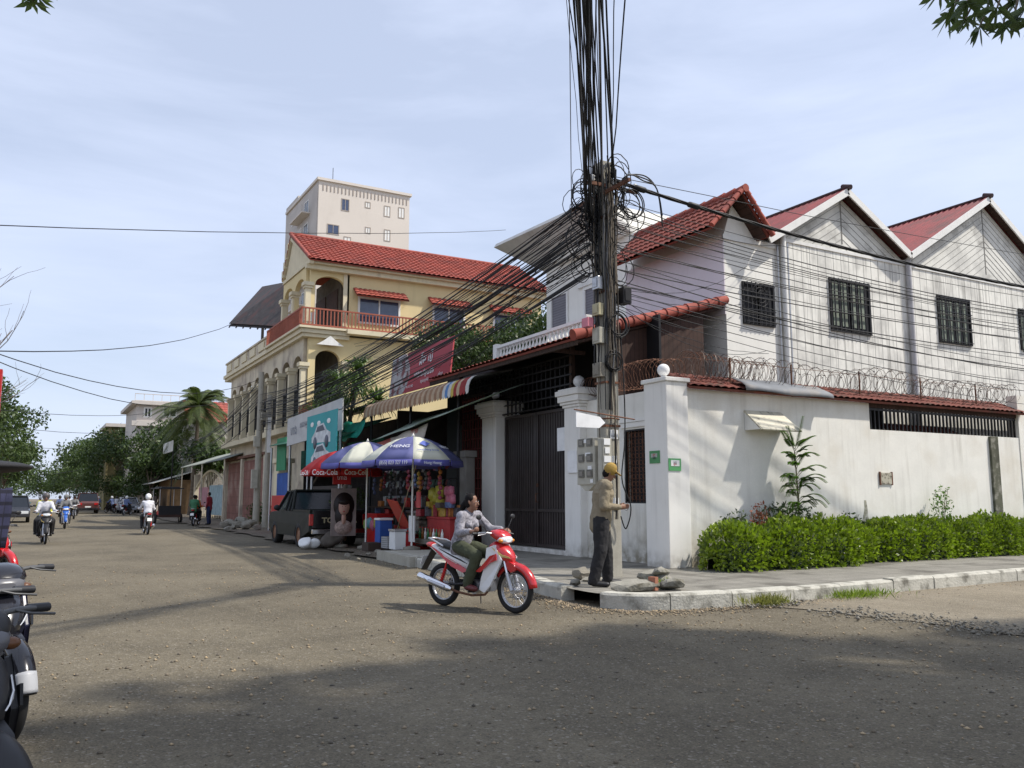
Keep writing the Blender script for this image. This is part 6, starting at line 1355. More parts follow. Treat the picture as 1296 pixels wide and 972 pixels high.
# riders further off (coarser)
m_wsh=M('white_shirt',(.62,.62,.66),.9,var=.08,scale=8); m_orsh=M('orange_shirt',(.55,.13,.03),.9); m_grsh=M('green_shirt',(.05,.16,.08),.9); m_ylsh=M('yellow_vest',(.45,.45,.05),.9); m_blsh=M('blue_shirt',(.12,.16,.3),.9); m_greysh=M('grey_shirt',(.2,.2,.2),.9)
FR=dict(RIDER); FR.update(face=(1,0,0),neck=(-.2,0,1.33),head=(-.17,0,1.46),sL=(-.19,.165,1.27),sR=(-.19,-.165,1.27))
def rider(x,y,rz,bl,pl,body,shirt,trous,helm=None,panel=None,pill=None,z=.004,group=None):
    motorbike(bl,group,(x,y,z),rz,body,panel,lo=True)
    figure('person',pl,None,(x,y,z),rz,FR,sk,shirt,trous,m_hair,vox=.022,fingers=False,helmet=helm,k=1.0) if not group else figure('person',pl,'people on the '+group,(x,y,z),rz,FR,sk,shirt,trous,m_hair,vox=.022,fingers=False,helmet=helm,k=1.0)
    if pill:
        J2={a:((b[0]-.34,b[1],b[2]+.02) if a not in('face','hL','hR','tL','tR','curl') else b) for a,b in FR.items() if a!='curl'}
        for a in ('wL','wR'): J2[a]=(-.36,.16 if a=='wL' else -.16,.98)
        for a in ('eL','eR'): J2[a]=(-.46,.22 if a=='eL' else -.22,1.05)
        for a,s in (('kL',1),('kR',-1)): J2[a]=(-.12,s*.24,.72)
        for a,s in (('aL',1),('aR',-1)): J2[a]=(-.22,s*.24,.36)
        for a,s in (('tLo',1),('tRo',-1)): J2[a]=(-.1,s*.27,.31)
        figure('person',pill[0],None,(x,y,z),rz,J2,sk,pill[1],trous,m_hair,vox=.022,fingers=False)
rider(4.1,37.4,PI/2,'small dark motorcycle with white number plate riding away down the street','rider in a loose white shirt and pale helmet seen from behind',M('dark_red_bike',(.15,.01,.02),.3),m_wsh,m_trsd,helm=m_paper)
rider(.42,31.3,-PI/2+.06,'dark motorcycle with two people coming towards the junction','driver in white shirt and dark cap coming up the road',m_blk,m_wsh,m_trsd,helm=M('dark_helmet',(.1,.09,.09),.4),panel=m_blk,pill=('passenger in a yellow top sitting behind the driver in white',m_ylsh))
rider(1.45,46,-PI/2,'blue motorcycle following the pair on the dark motorcycle','driver in a grey shirt on the blue motorcycle',M('blue_bike',(.03,.12,.45),.3),m_greysh,m_trsd,helm=m_greysh,panel=m_mwht)
rider(7.6,47.5,1.2,'motorcycle stopped by the tuk-tuk in front of the arched gate','person in an orange shirt on the motorcycle stopped by the tuk-tuk',m_blk,m_orsh,m_trsd,panel=m_blk,pill=('person in a green shirt sitting behind the orange shirt',m_grsh))
STAND=dict(pel=(0,0,.93),neck=(.02,0,1.45),head=(.05,0,1.58),face=(1,0,-.1),sL=(.02,.18,1.38),sR=(.02,-.18,1.38),eL=(.0,.24,1.12),eR=(0,-.24,1.12),wL=(.06,.25,.88),wR=(.06,-.25,.88),hLp=(0,.09,.9),hRp=(0,-.09,.9),kL=(.03,.1,.49),kR=(.03,-.1,.49),aL=(-.02,.11,.085),aR=(.0,-.11,.085),tLo=(.13,.13,.035),tRo=(.14,-.13,.035))
figure('person','person in dark red shirt standing at the roadside beside the green shirt',None,(8.2,47.2,.05),2.5,STAND,sk,M('maroon_shirt',(.2,.02,.03),.9),M('navy_trousers',(.02,.03,.08),.9),m_hair,vox=.022,fingers=False)
GM='riders waiting under the street trees'
for k,(x,y) in enumerate(((7.0,78),(7.3,84),(6.6,90),(7.6,95),(6.2,101))):
    rider(x,y,PI/2+(k%3-1)*.5,'dark motorcycle in the cluster of riders waiting under the street trees','rider in pale shirt in the cluster waiting under the street trees',m_blk,m_wsh if k%2 else m_blsh,m_trsd,helm=[m_paper,m_blk][k%2],panel=m_blk,group='motorcycles under the street trees')
for k,(x,y) in enumerate(((2.6,66),(1.9,74),(2.9,84))):
    rider(x,y,-PI/2,'motorcycle in the far oncoming traffic beside the big car','rider in the far oncoming traffic beside the big car',m_blk,[m_greysh,m_blsh,m_wsh][k],m_trsd,helm=m_blk,panel=m_blk,group='far oncoming motorcycles')
# parked bikes at the road edge nearest the camera
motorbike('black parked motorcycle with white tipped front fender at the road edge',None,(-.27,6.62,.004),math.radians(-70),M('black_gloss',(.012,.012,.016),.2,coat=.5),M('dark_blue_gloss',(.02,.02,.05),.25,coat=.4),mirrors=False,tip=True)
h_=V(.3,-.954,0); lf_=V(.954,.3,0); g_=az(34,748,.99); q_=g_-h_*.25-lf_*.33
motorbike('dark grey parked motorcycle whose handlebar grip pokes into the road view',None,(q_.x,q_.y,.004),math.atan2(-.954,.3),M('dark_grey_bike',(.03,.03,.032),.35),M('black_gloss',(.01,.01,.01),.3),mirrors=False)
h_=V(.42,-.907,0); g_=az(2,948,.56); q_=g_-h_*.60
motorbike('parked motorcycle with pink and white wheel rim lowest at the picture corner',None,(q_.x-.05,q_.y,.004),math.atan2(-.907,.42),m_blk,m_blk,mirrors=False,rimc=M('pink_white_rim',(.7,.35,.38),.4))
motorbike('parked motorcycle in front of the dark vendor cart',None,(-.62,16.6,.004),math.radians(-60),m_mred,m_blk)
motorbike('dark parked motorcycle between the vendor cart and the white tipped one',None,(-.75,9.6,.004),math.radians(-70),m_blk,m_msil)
o=MB().lathe([(.001,0),(.03,.0),(.05,.02),(.05,.03)],(0,0,0),8)
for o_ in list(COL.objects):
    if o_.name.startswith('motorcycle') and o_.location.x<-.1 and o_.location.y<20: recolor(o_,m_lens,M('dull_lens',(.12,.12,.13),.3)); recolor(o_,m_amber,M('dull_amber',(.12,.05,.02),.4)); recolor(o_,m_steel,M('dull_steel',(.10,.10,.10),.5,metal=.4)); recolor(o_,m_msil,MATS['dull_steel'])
t=thing('vendor_cart','dark vendor cart with black canopy and plaid cloth at the road edge','cart',(-1.0,14,0))
MB().box(-1.5,-.42,13.2,14.8,.45,.95).build('tray',m_darkb,t); mb=MB(); mb.sph((-.85,14,1.88),.5,16,0,(1.72,1.9,.20)); mb.build('canopy',M('black_canvas',(.02,.02,.022),.8),t)
for x in (-1.45,-.42):
    for y in (13.3,14.7): MB().tube([(x,y,.1),(x,y,1.85)],.025,6).build('post',M('olive_post',(.12,.14,.08),.7),t)
m_plaid=M('plaid_cloth',(.03,.032,.07),.9,var=.2,stripe=[(2,.16,.05,.9),(1,.14,.04,.8)])
o=cloth('plaid_cloth',(-.47,13.25,1.6),(-.25,13.6,1.58),(-.28,13.65,.8),(-.45,13.3,.75),m_plaid,sag=.05,wav=.03); o.parent=t; o.location=Vector(o['_org'])-Vector((-1.0,14,0))
for x in (-1.4,-.5): MB().ring((x,14,.3),.26,.035,20,6,'x').build('wheel',m_rubber,t)
# ================================================================ cars
def carwheel(p,x,y,R,w_,rim=None):
    a=MB().lathe([(R*.62,-w_/2),(R*.93,-w_/2),(R,-w_*.3),(R,w_*.3),(R*.93,w_/2),(R*.62,w_/2)],(x,y,R),22,axis='y').build('wheel',m_rubber,p,world=False)
    MB().lathe([(.001,-w_*.42),(R*.25,-w_*.44),(R*.5,-w_*.30),(R*.63,-w_*.45),(R*.63,w_*.45),(R*.5,w_*.30),(R*.25,w_*.44),(.001,w_*.42)],(x,y,R),18,axis='y').build('rim',rim or m_steel,a,world=False)
def profile_body(p,prof,halfw,name,mat,crown=.03,archs=(),R=.34):
    """side profile (x,z) list counter-clockwise starting rear bottom; wheel arches cut along the bottom edge"""
    pts=[];
    for x0 in archs:
        for i in range(9): a=PI*i/8; pts.append((x0-R*1.12*math.cos(a),.30+R*1.12*math.sin(a)*1.0))
    poly=[prof[0]]+pts+prof[1:]
    mb=MB(); n=len(poly); lay=[(-halfw+.0,.985),(-halfw*.99,1.0)]; 
    cx=sum(q[0] for q in prof)/len(prof); vs=[]
    for y,tuck in ((-1,.06),(-.92,.0),(.92,.0),(1,.06)):
        for x,z in poly: yy=y*halfw*(1-.10*max(0,(z-.75))); vs.append((cx+(x-cx)*(1-tuck*.25),yy,z-(tuck*.35 if z>.5 else -tuck*.2)))
    mb.add(vs,[(i*n+j,i*n+(j+1)%n,(i+1)*n+(j+1)%n,(i+1)*n+j) for i in range(3) for j in range(n)],0)
    mb.add(vs[:n],[tuple(range(n-1,-1,-1))]); mb.add(vs[-n:],[tuple(range(n))]); return mb.build(name,mat,p,world=False,bevel=.02)
def car(label,loc,rz,paint,L_=4.4,Wd=1.72,Hh=1.45,suv=False,group=None):
    t=thing('parked_car' if not suv else 'car',label,'car',loc,rz,group=group,local=True); R=.33 if not suv else .38; hw=Wd/2
    b=.85 if not suv else 1.05; wb=.62*L_; r0=(L_-wb)/2
    profile_body(t,[(.0,.32),(L_,.32),(L_,b-.28),(L_-.12,b-.12),(L_*.68,b+.05),(L_*.68-.02,b+.06),(.12,b+.08),(0,b-.1)],hw,'body',paint,archs=(r0,r0+wb),R=R)
    mb=MB(); a0,a1,a2,a3=(.35 if not suv else .12),(.9 if not suv else .4),L_*.52,L_*.70
    for i,(hwd) in enumerate((1,)):
        P=[(a0,b+.05),(a3,b+.02),(a2,Hh-.04),(a1,Hh)]; vs=[(x,s*(hw*.93 if z<b+.1 else hw*.76),z) for s in (-1,1) for x,z in P]
        mb.add(vs,[(3,2,1,0),(4,5,6,7),(0,1,5,4),(1,2,6,5),(2,3,7,6),(3,0,4,7)])
    mb.build('windows',m_glass,t,world=False,bevel=.02)
    mb=MB(); mb.plate((a1-.05,-hw*.78,Hh+.005),(a2+.05,-hw*.78,Hh-.035),(a2+.05,hw*.78,Hh-.035),(a1-.05,hw*.78,Hh+.005),.04)
    for s in (-1,1):
        for (xa,xb) in ((a0,a1),(L_*.42,L_*.42),(a3,a2)): mb.tube([(xa,s*hw*.945,b+.05),(xb,s*hw*.775,Hh)],.035,5)
    mb.build('roof',paint,t,world=False)
    for x in (r0,r0+wb):
        for s in (-1,1): carwheel(t,x,s*(hw-.10),R,.2)
    for s in (-1,1):
        MB().box(-.03,.03,s*hw*.72-.16,s*hw*.72+.16,b-.28,b-.08).build('tail_lamp',MATS['tail_lens'],t,world=False,bevel=.01); MB().box(L_-.1,L_+.01,s*hw*.68-.2,s*hw*.68+.2,b-.33,b-.17).build('headlight',m_lens,t,world=False,bevel=.01)
        MB().sph((L_*.66,s*(hw+.05),b+.1),.09,8,0,(.5,1,.7)).build('mirror',paint,t,world=False)
    MB().box(-.05,.02,-hw*.95,hw*.95,.34,.52).build('rear_bumper',m_blk if suv else paint,t,world=False,bevel=.02); MB().box(L_-.05,L_+.05,-hw*.95,hw*.95,.34,.5).build('front_bumper',paint,t,world=False,bevel=.02)
    MB().box(-.062,-.052,-.25,.25,.55,.68).build('number_plate',m_paper,t,world=False); MB().box(L_,L_+.02,-hw*.4,hw*.4,b-.32,b-.2).build('grille',m_blk,t,world=False)
    return t
car('dark red brown off road car driving away in the middle of the far road',(4.6,88.4,.004),PI/2,M('red_brown_paint',(.10,.035,.03),.3,coat=.5,var=.05),4.6,1.85,1.85,True)
car('silver saloon car coming out from under the street trees',(8.0,90.5,.004),-PI/2,M('silver_paint',(.45,.46,.5),.3,metal=.4,var=.04))
car('dark parked car by the far trees across the road',(-.9,62,.004),-PI/2,M('black_paint',(.03,.03,.035),.25,coat=.5),4.5,1.75,1.55)
car('white parked car behind the dark parked car across the road',(-1.2,80,.004),-PI/2,M('white_paint',(.6,.6,.6),.3))
car('small teal car parked further along behind the white parked car',(-1.0,100,.004),-PI/2,M('teal_paint',(.05,.16,.2),.3))
# ---- pickup
m_truck=M('dusty_dark_green_paint',(.015,.018,.015),.5,var=.2,scale=2,col2=(.03,.028,.022),t2=(.5,.8),s2=2.5,spec=.15)
m_truckb=M('tailgate_black_paint',(.012,.012,.013),.25,coat=.5,var=.2)
t=thing('pickup_truck','dusty dark green pickup truck parked tail first beside the stall','pickup truck',(7.80,24.25,.0),PI/2,local=True)
hw=.84; R=.36
profile_body(t,[(.0,.48),(4.75,.48),(4.8,.85),(4.7,1.0),(3.6,1.06),(3.58,1.07),(.02,1.05)],hw,'body',m_truck,archs=(1.15,4.0),R=R)
mb=MB(); P=[(1.95,1.06),(3.75,1.04),(3.10,1.62),(2.25,1.66)]; vs=[(x,s*(hw*.95 if z<1.1 else hw*.76),z) for s in (-1,1) for x,z in P]; mb.add(vs,[(3,2,1,0),(4,5,6,7),(0,1,5,4),(1,2,6,5),(2,3,7,6),(3,0,4,7)]); mb.build('windows',m_glass,t,world=False,bevel=.02)
mb=MB(); mb.plate((2.18,-hw*.79,1.66),(3.15,-hw*.79,1.62),(3.15,hw*.79,1.62),(2.18,hw*.79,1.66),.05)
for s in (-1,1):
    for (xa,xb,q) in ((1.93,2.23,.045),(3.77,3.12,.04),(2.75,2.72,.04),(2.35,2.40,.04)): mb.tube([(xa,s*hw*.96,1.06),(xb,s*hw*.775,1.65)],q,6)
mb.build('cab_roof',m_truck,t,world=False)
MB().box(.12,1.9,-hw*.90,hw*.90,1.056,1.062).build('bed_floor',m_dark,t,world=False)
mb=MB(); 
for s in (-1,1): mb.box(.02,1.93,s*hw*.93-.04,s*hw*.93+.04,1.04,1.10)
mb.box(1.86,1.93,-hw*.9,hw*.9,1.04,1.10); mb.build('bed_rail',m_truck,t,world=False)
tg=MB().box(-.04,.03,-hw*.90,hw*.90,.58,1.09).build('tailgate',m_truckb,t,world=False,bevel=.015)
MB().box(-.055,-.041,-.12,.12,.95,1.0).build('tailgate_handle',m_steel,tg,world=False)
text('TOYOTA',.22,M('dull_gold_lettering',(.42,.37,.22),.6),tg,(-.046,-.03,.80),(0,-1,0),(0,0,1),ext=.003,world=False,wid=1.15,bold=.006)
for s in (-1,1):
    MB().box(-.045,.05,s*hw*.94-.055,s*hw*.94+.055,.66,.98).build('tail_lamp',MATS['tail_lens'],t,world=False,bevel=.01)
    MB().sph((3.35,s*(hw+.1),1.14),.13,10,0,(.35,.8,.7)).build('mirror',m_blk,t,world=False)
    for x in (1.15,4.0): carwheel(t,x,s*(hw-.12),R,.24,M('rusty_hub',(.22,.11,.06),.7,var=.3))
MB().box(-.16,-.05,-hw*.95,hw*.95,.42,.56).build('rear_bumper',m_chrome,t,world=False,bevel=.02); MB().box(4.8,4.92,-hw*.97,hw*.97,.42,.62).build('front_bumper',m_chrome,t,world=False,bevel=.02)
MB().box(-.175,-.162,-.22,.22,.48,.60).build('number_plate',M('green_plate',(.08,.2,.1),.6),t,world=False)
for s in (-1,1): MB().box(2.25,2.32,s*.35-.14,s*.35+.14,1.0,1.42).build('seat_headrest',M('tan_cover',(.3,.27,.15),.9),t,world=False)
# ---- tuk-tuk
t=thing('tuk_tuk','passenger tuk-tuk trailer with black canopy roof waiting before the arched gate','tuk-tuk',(6.9,52,.0),PI/2+.1,local=True)
MB().box(0,1.7,-.6,.6,.35,.5).build('floor',m_darkb,t,world=False); MB().box(.0,.1,-.6,.6,.5,1.0).build('backrest',m_blk,t,world=False); MB().box(.1,.5,-.6,.6,.5,.72).build('seat',m_red,t,world=False)
mb=MB(); mb.plate((-.1,-.7,1.95),(1.9,-.7,1.95),(1.9,.7,1.95),(-.1,.7,1.95),.06); mb.plate((.1,-.5,2.01),(1.7,-.5,2.01),(1.7,.5,2.01),(.1,.5,2.01),.06); mb.build('canopy',m_blk,t,world=False,bevel=.02)
for x in (.03,1.67):
    for s in (-.57,.57): MB().tube([(x,s,.4),(x,s,1.96)],.025,6).build('post',m_steel,t,world=False)
for s in (-.7,.7): carwheel(t,.5,s,.28,.12)
MB().tube([(1.7,0,.42),(2.6,0,.7)],.03,6).build('drawbar',m_iron,t,world=False)
# ================================================================ vegetation
def crown_leaves(blobs,n,size,mat,parent,aspect=.5,droop=.2,shell=.5,name='crown',smat=None):
    tot=sum(r[0]*r[1]+r[1]*r[2]+r[0]*r[2] for c,r in blobs); P=[]
    for c,r in blobs: P.append(ell_pts(max(8,int(n*(r[0]*r[1]+r[1]*r[2]+r[0]*r[2])/tot)),c,r,shell))
    P=np.concatenate(P); P=P+RNG.normal(0,size*.6,P.shape); v,f=leaf_mesh(P,size,aspect,droop)
    return mesh_np(name,v,f,mat,parent,off=parent.get('_org',(0,0,0)))
def trunk(parent,pts,rs,mat=None,limbs=(),name='trunk'):
    mb=MB(); mb.tube(spline(pts,4),[rs[0]+(rs[1]-rs[0])*i/(4*(len(pts)-1)) for i in range(4*(len(pts)-1)+1)],9)
    for (a,b,r) in limbs: a=Vector(a);b=Vector(b); m=a.lerp(b,.5)+V(0,0,.12*(b-a).length); mb.tube(spline([a,m,b],4),[r*(1-.7*i/8) for i in range(9)],6)
    return mb.build(name,mat or m_bark,parent)
def tree(label,x,y,ht,cr,n,size,mat,z0=0,th=None,seed=1,group=None,cat='tree',squash=.8,tr=.14,nb=9):
    rnd=random.Random(seed); t=thing('tree',label,cat,(x,y,z0),0,group); th=th or ht*.35; top=V(x,y,z0+ht-cr*squash*.72)
    blobs=[((x,y,top.z),(cr*.55,cr*.55,cr*.5*squash))]; limbs=[]
    for k in range(nb):
        a=rnd.uniform(0,2*PI); q=rnd.uniform(.35,.85)*cr; zz=top.z+rnd.uniform(-.75,.75)*cr*squash*(1.1-q/cr*.6); s=rnd.uniform(.25,.48)*cr
        c=(x+q*math.cos(a),y+q*math.sin(a),zz); blobs.append((c,(s,s,s*.62))); limbs.append(((x,y,z0+th),c,tr*.45))
    trunk(t,[(x,y,z0),(x+rnd.uniform(-.1,.1),y,z0+th*.5),(x,y,z0+th),(x,y,top.z)],(tr,tr*.4),None,limbs)
    crown_leaves(blobs,n,size,mat,t); return t
# ---- hedge: rows of shrubs along the side wall
def hedge(x0,x1,label,seed,h=.72,yc=11.62):
    rnd=random.Random(seed); t=thing('hedge',label,'hedge',((x0+x1)/2,yc,.18)); L_=x1-x0
    def surf(n):
        u=RNG.uniform(0,1,n); a=RNG.uniform(-.35,PI+.35,n); X=x0+u*L_
        bump=1+.10*np.sin(X*5.1+seed)+.09*np.sin(X*2.3+1.7*seed)+.06*np.sin(X*11.+a*3)
        end=np.minimum(1,np.sqrt(np.clip(np.minimum(X-x0,x1-X)/.3,0,1))*.75+.25)
        ry=.50*bump*end; rz=h*bump*end
        Y=yc-ry*np.cos(a)*np.abs(np.cos(a))**-.35; Z=.22+rz*np.clip(np.sin(a),0,1)**.62+np.where(np.sin(a)<0,.0,.0)
        Z=np.where(np.abs(np.cos(a))>.8,.2+RNG.random(n)*rz*.8,Z)
        P=np.stack([X,Y,Z],1); C=np.stack([X,np.full(n,yc),np.full(n,.45)],1); D=P-C; D/=np.linalg.norm(D,axis=1)[:,None]+1e-6
        dep=RNG.random(n)**1.6*.16-.03*np.sin(X*17)*np.sin(Z*15+Y*9); return P-D*dep[:,None],D
    n=int(2500*L_); P,D=surf(n); D[:,2]+=.3
    v,f=leaf_mesh(P,.078,.56,0,dirs=D*.9+RNG.normal(0,.35,D.shape),fold=.5,var=.45); mesh_np('foliage',v,f,m_leafh,t,off=t['_org'])
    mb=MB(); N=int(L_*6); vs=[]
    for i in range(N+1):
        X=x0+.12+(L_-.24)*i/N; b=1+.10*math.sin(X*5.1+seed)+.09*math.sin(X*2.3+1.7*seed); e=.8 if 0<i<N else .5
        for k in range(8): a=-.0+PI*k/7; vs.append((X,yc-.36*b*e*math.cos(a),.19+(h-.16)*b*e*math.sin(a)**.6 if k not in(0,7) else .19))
    mb.add(vs,[(i*8+k,i*8+k+1,(i+1)*8+k+1,(i+1)*8+k) for i in range(N) for k in range(7)],0,True); mb.build('dark_core',m_core,t)  # solid dark green core paints the shade between the leaves
hedge(10.35,13.95,'bright green clipped hedge beside the corner pillar under the sapling',2,.74,11.45)
hedge(13.75,30,'bright green clipped hedge running along the wall beyond the first bush',5,.72,11.75)
# sapling with feathery leaves
t=thing('sapling','feathery leaved sapling growing out of the hedge below the sloping hood','sapling',(13.1,11.95,.3))
random.seed(3); stem=spline([(13.1,11.95,.3),(13.15,11.95,1.1),(13.12,11.93,1.7),(13.05,11.9,2.35)],5)
mb=MB(); mb.tube(stem,[.028-.018*i/(len(stem)-1) for i in range(len(stem))],6); FR_=[]
def frond(mb,LP,base,d,L_,drop,pairs=26,lf=.095):
    d=Vector(d).normalized(); pts=[]
    for i in range(9): s=i/8; pts.append(Vector(base)+d*L_*s+V(0,0,.35*L_*s*(1-s)*2-drop*s*s))
    mb.tube(pts,.006,4); side=d.cross(V(0,0,1)).normalized()
    for i in range(pairs):
        s=.2+.8*i/pairs; p=Vector(base)+d*L_*s+V(0,0,.35*L_*s*(1-s)*2-drop*s*s); w_=lf*(1-.55*abs(s-.45)*1.4)
        for sg in (-1,1): LP.append((p,side*sg*w_+d*w_*.5+V(0,0,-.02)))
for (s,an,L_,dr) in ((.55,2.6,.75,.25),(.6,.6,.8,.2),(.72,3.2,.8,.25),(.78,.2,.75,.1),(.85,1.2,.6,.1),(.9,2.8,.55,.05),(1,.4,.55,-.1),(1,2.4,.5,-.15),(.5,-.4,.7,.3),(.65,-1.0,.5,.2),(.95,-1.2,.4,0),(.4,.2,.7,.25),(.42,3.3,.6,.3),(1,1.3,.45,-.35),(.5,1.5,.6,.1),(.6,2.2,.7,.15),(.7,-.3,.65,.1),(.8,3.6,.5,.1),(.9,.3,.6,.1)):
    p=stem[min(len(stem)-1,int(s*(len(stem)-1)))]; frond(mb,FR_,p,(math.cos(an),-.35+.3*math.sin(an),.45),L_*.95,dr); frond(mb,FR_,Vector(p)+V(0,0,.05),(math.cos(an+.5),-.3+.3*math.sin(an+.5),.3),L_*.6,dr*.7)
mb.build('stem',M('green_stem',(.13,.12,.06),.8),t)
mb=MB()
for p,dv in FR_:
    p=Vector(p); d=dv.normalized(); n=d.cross(V(0,0,1)).normalized()*dv.length*.30; mb.add([p,p+dv*.5+n+V(0,0,.01),p+dv,p+dv*.5-n+V(0,0,.01)],[(0,1,2,3)])
mb.build('leaves',M('sapling_leaf',(.10,.20,.045),.5,island=.35,transl=.3),t)
def smallshrub(label,x,y,z,w_,h,n,size,mat,dirs=None,name='shrub'):
    t=thing(name,label,'shrub',(x,y,z)); P=ell_pts(n,(x,y,z+h*.55),(w_,w_*.5,h*.5),.2); v,f=leaf_mesh(P,size,.4,0.1,var=.5); mesh_np('foliage',v,f,mat,t,off=t['_org'])
    mb=MB()
    for k in range(7): mb.tube([(x,y,z),(x+random.uniform(-1,1)*w_*.8,y+random.uniform(-.5,.5)*w_*.6,z+h*random.uniform(.6,.95))],.006,4)
    mb.build('stems',MATS['green_stem'],t)
smallshrub('dull dark green wispy bush between the hedge top and the sapling stem',12.85,11.95,.6,.75,.75,900,.085,m_leafd)
smallshrub('sprig with small red flowers standing left of the sapling',12.1,11.95,.7,.28,.65,180,.07,M('russet_leaf',(.22,.07,.04),.6,island=.3,transl=.2))
smallshrub('low grey green wisp at the pillar end of the hedge',11.5,12.0,.6,.4,.6,260,.08,m_leafd)
smallshrub('thin pale weed sticking out of the hedge near the drain pipe',17.7,12.0,.75,.35,.95,260,.07,MATS['sapling_leaf'])
smallshrub('low leafy wisp beside the dark wall stains',14.6,12.0,.6,.5,.55,260,.08,m_leafd)
for (x,h_) in ((14.2,.62),(15.55,.85),(19.85,.5)):
    o=MB().poly([(x+sg*(.20-.17*(q/9)**.7)*(1+random.uniform(-.3,.3)),12.296,.45+(h_+.1)*q/9) for sg,qs in ((-1,range(9,-1,-1)),(1,range(10))) for q in qs],(0,.003,0)).build('moss_patch',m_moss)
    tag(o,{14.2:'dark moss stain on the wall behind the hedge near the sapling',15.55:'taller dark moss stain on the wall below the end of the railing',19.85:'small moss stain on the wall beside the drain pipe'}[x],'stain')
# ---- big tree behind the shop, beside the villa
tree('dense dark green tree between the yellow house and the white villa',15.6,28.8,8.6,3.9,19000,.16,m_leafd,seed=4,squash=.6,tr=.2,nb=12)
# ---- dracaena like tree behind the awning
def blade_tree(label,x,y,heads,seed,mat,L_=.8,n=105,group=None):
    t=thing('tree',label,'tree',(x,y,0),0,group); rnd=random.Random(seed); mb=MB(); mb.tube(spline([(x,y,0),(x+.1,y,2),(x,y,3.6)],4),[.13-.05*i/8 for i in range(9)],8)
    P=[];D=[]
    for (dx,dy,z) in heads:
        c=V(x+dx,y+dy,z); mb.tube(spline([(x,y,3.4),((x+c.x)/2,(y+c.y)/2,(3.5+z)/2-.1),c],4),[.07-.03*i/8 for i in range(9)],6)
        for k in range(n):
            d=V(rnd.gauss(0,1),rnd.gauss(0,1),rnd.gauss(.55,.7)).normalized(); P.append(c+d*.05); D.append(d)
    mb.build('trunk',m_bark,t); mb=MB()
    for p,d in zip(P,D):
        s=d.cross(V(0,0,1)); s=s.normalized() if s.length>.01 else V(1,0,0); l=L_*rnd.uniform(.7,1.15); a=p+d*l*.45; b=p+d*l*.85-V(0,0,.16*l); c=p+d*l*1.0-V(0,0,.42*l)
        w_=.036; mb.add([p-s*w_*.6,p+s*w_*.6,a+s*w_,a-s*w_,b+s*w_*.7,b-s*w_*.7,c],[(0,1,2,3),(3,2,4,5),(5,4,6)])
    mb.build('crown',mat,t); return t
blade_tree('spiky leaved small tree rising between the white board and the red sign',9.7,29.6,[(-.2,-1.6,5.2),(.3,-.5,5.6),(-.2,1.2,5.1),(.2,2.4,5.2),(0,.2,4.7),(.3,-2.4,4.7),(-.1,3.4,4.7),(.1,-1.0,5.9),(0,.8,5.7)],3,M('spiky_leaf',(.10,.17,.05),.45,island=.35,transl=.15))
# greenery by the pickup
smallshrub('leafy potted bush with yellow green leaves above the pickup bed',8.1,24.15,1.05,.6,.7,420,.10,m_leafm)
smallshrub('weedy bush by the foot of the second pole',10.2,44.5,.05,.7,1.2,600,.14,m_leafm)
# ---- coconut palm
def palm(label,x,y,h,fl,seed,n=20):
    t=thing('palm_tree',label,'palm tree',(x,y,0)); rnd=random.Random(seed); pts=spline([(x-.3,y,0),(x-.1,y,h*.4),(x,y,h)],6); MB().tube(pts,[.2-.07*i/(len(pts)-1) for i in range(len(pts))],8).build('trunk',m_bark,t); mb=MB()
    for k in range(n):
        a=2*PI*k/n*2.4+rnd.uniform(-.2,.2); el=rnd.uniform(-.7,1.2) if k<n else 1; L_=fl*rnd.uniform(.8,1.1); d=V(math.cos(a)*math.cos(el),math.sin(a)*math.cos(el),math.sin(el)); pts=[]
        for i in range(11): s=i/10; pts.append(V(x,y,h)+d*L_*s-V(0,0,L_*.62*s*s))
        mb.tube(pts,[.035-.028*i/10 for i in range(11)],4); 
        for i in range(1,56):
            s=i/56; j=min(9,int(s*10)); p=pts[j].lerp(pts[j+1],s*10-j); td=(pts[j+1]-pts[j]).normalized(); sd=td.cross(V(0,0,1)); sd=sd.normalized() if sd.length>.05 else V(1,0,0)
            w_=.75*math.sin(PI*min(1,s*.9+.12))**.7
            for sg in (-1,1):
                e=p+sd*sg*w_*.75+td*w_*.45-V(0,0,w_*.42); m=p.lerp(e,.5)+V(0,0,.05); q=td*.026; mb.add([p-q,m-q,e,m+q,p+q],[(0,1,2,3,4)])
    mb.build('crown',m_leafp,t); return t
palm('tall coconut palm with drooping fronds beyond the tin canopy',11.5,73.2,8.9,4.6,4,56)
palm('second shaggier palm crown just behind the tall coconut palm',13.0,78,7.0,4.8,9,26)
# ---- street trees on the far side
specs=[(11.2,92,8.2,3.9,1,m_leafd,'dark leafy tree right of the kiosk roof'),(10.0,104,8.6,4.2,2,m_leafd,'dense dark tree in front of the rooftop house'),(8.6,118,9.6,4.6,3,m_leafm,'broad tree below the small yellow block'),(8.4,138,10.5,5.2,4,m_leafm,'rounded mid green tree in the middle of the row'),(8.2,165,11.0,5.5,5,m_leafm,'spreading tree near the far end of the row'),(8.0,200,10.,5.5,6,m_leafd,'darker tree behind the spreading one at the far end'),(8.5,250,10,6,7,m_leafm,'last hazy tree where the road vanishes'),(9.4,84,6.2,2.4,8,m_leafd,'small dark creeper covered tree beside the arched gate'),(12.3,71.5,6.0,2.0,12,m_leafd,'dark ivy like shrub tree standing beside the arched gate post'),(12.5,88,9.5,4.2,13,m_leafd,'tall dark tree right behind the coconut palm'),(9.2,111,10.4,4.2,14,m_leafd,'tall dark tree hiding the foot of the small yellow block'),(8.6,128,10.4,4.6,15,m_leafm,'leaning tree just left of the small yellow block')]
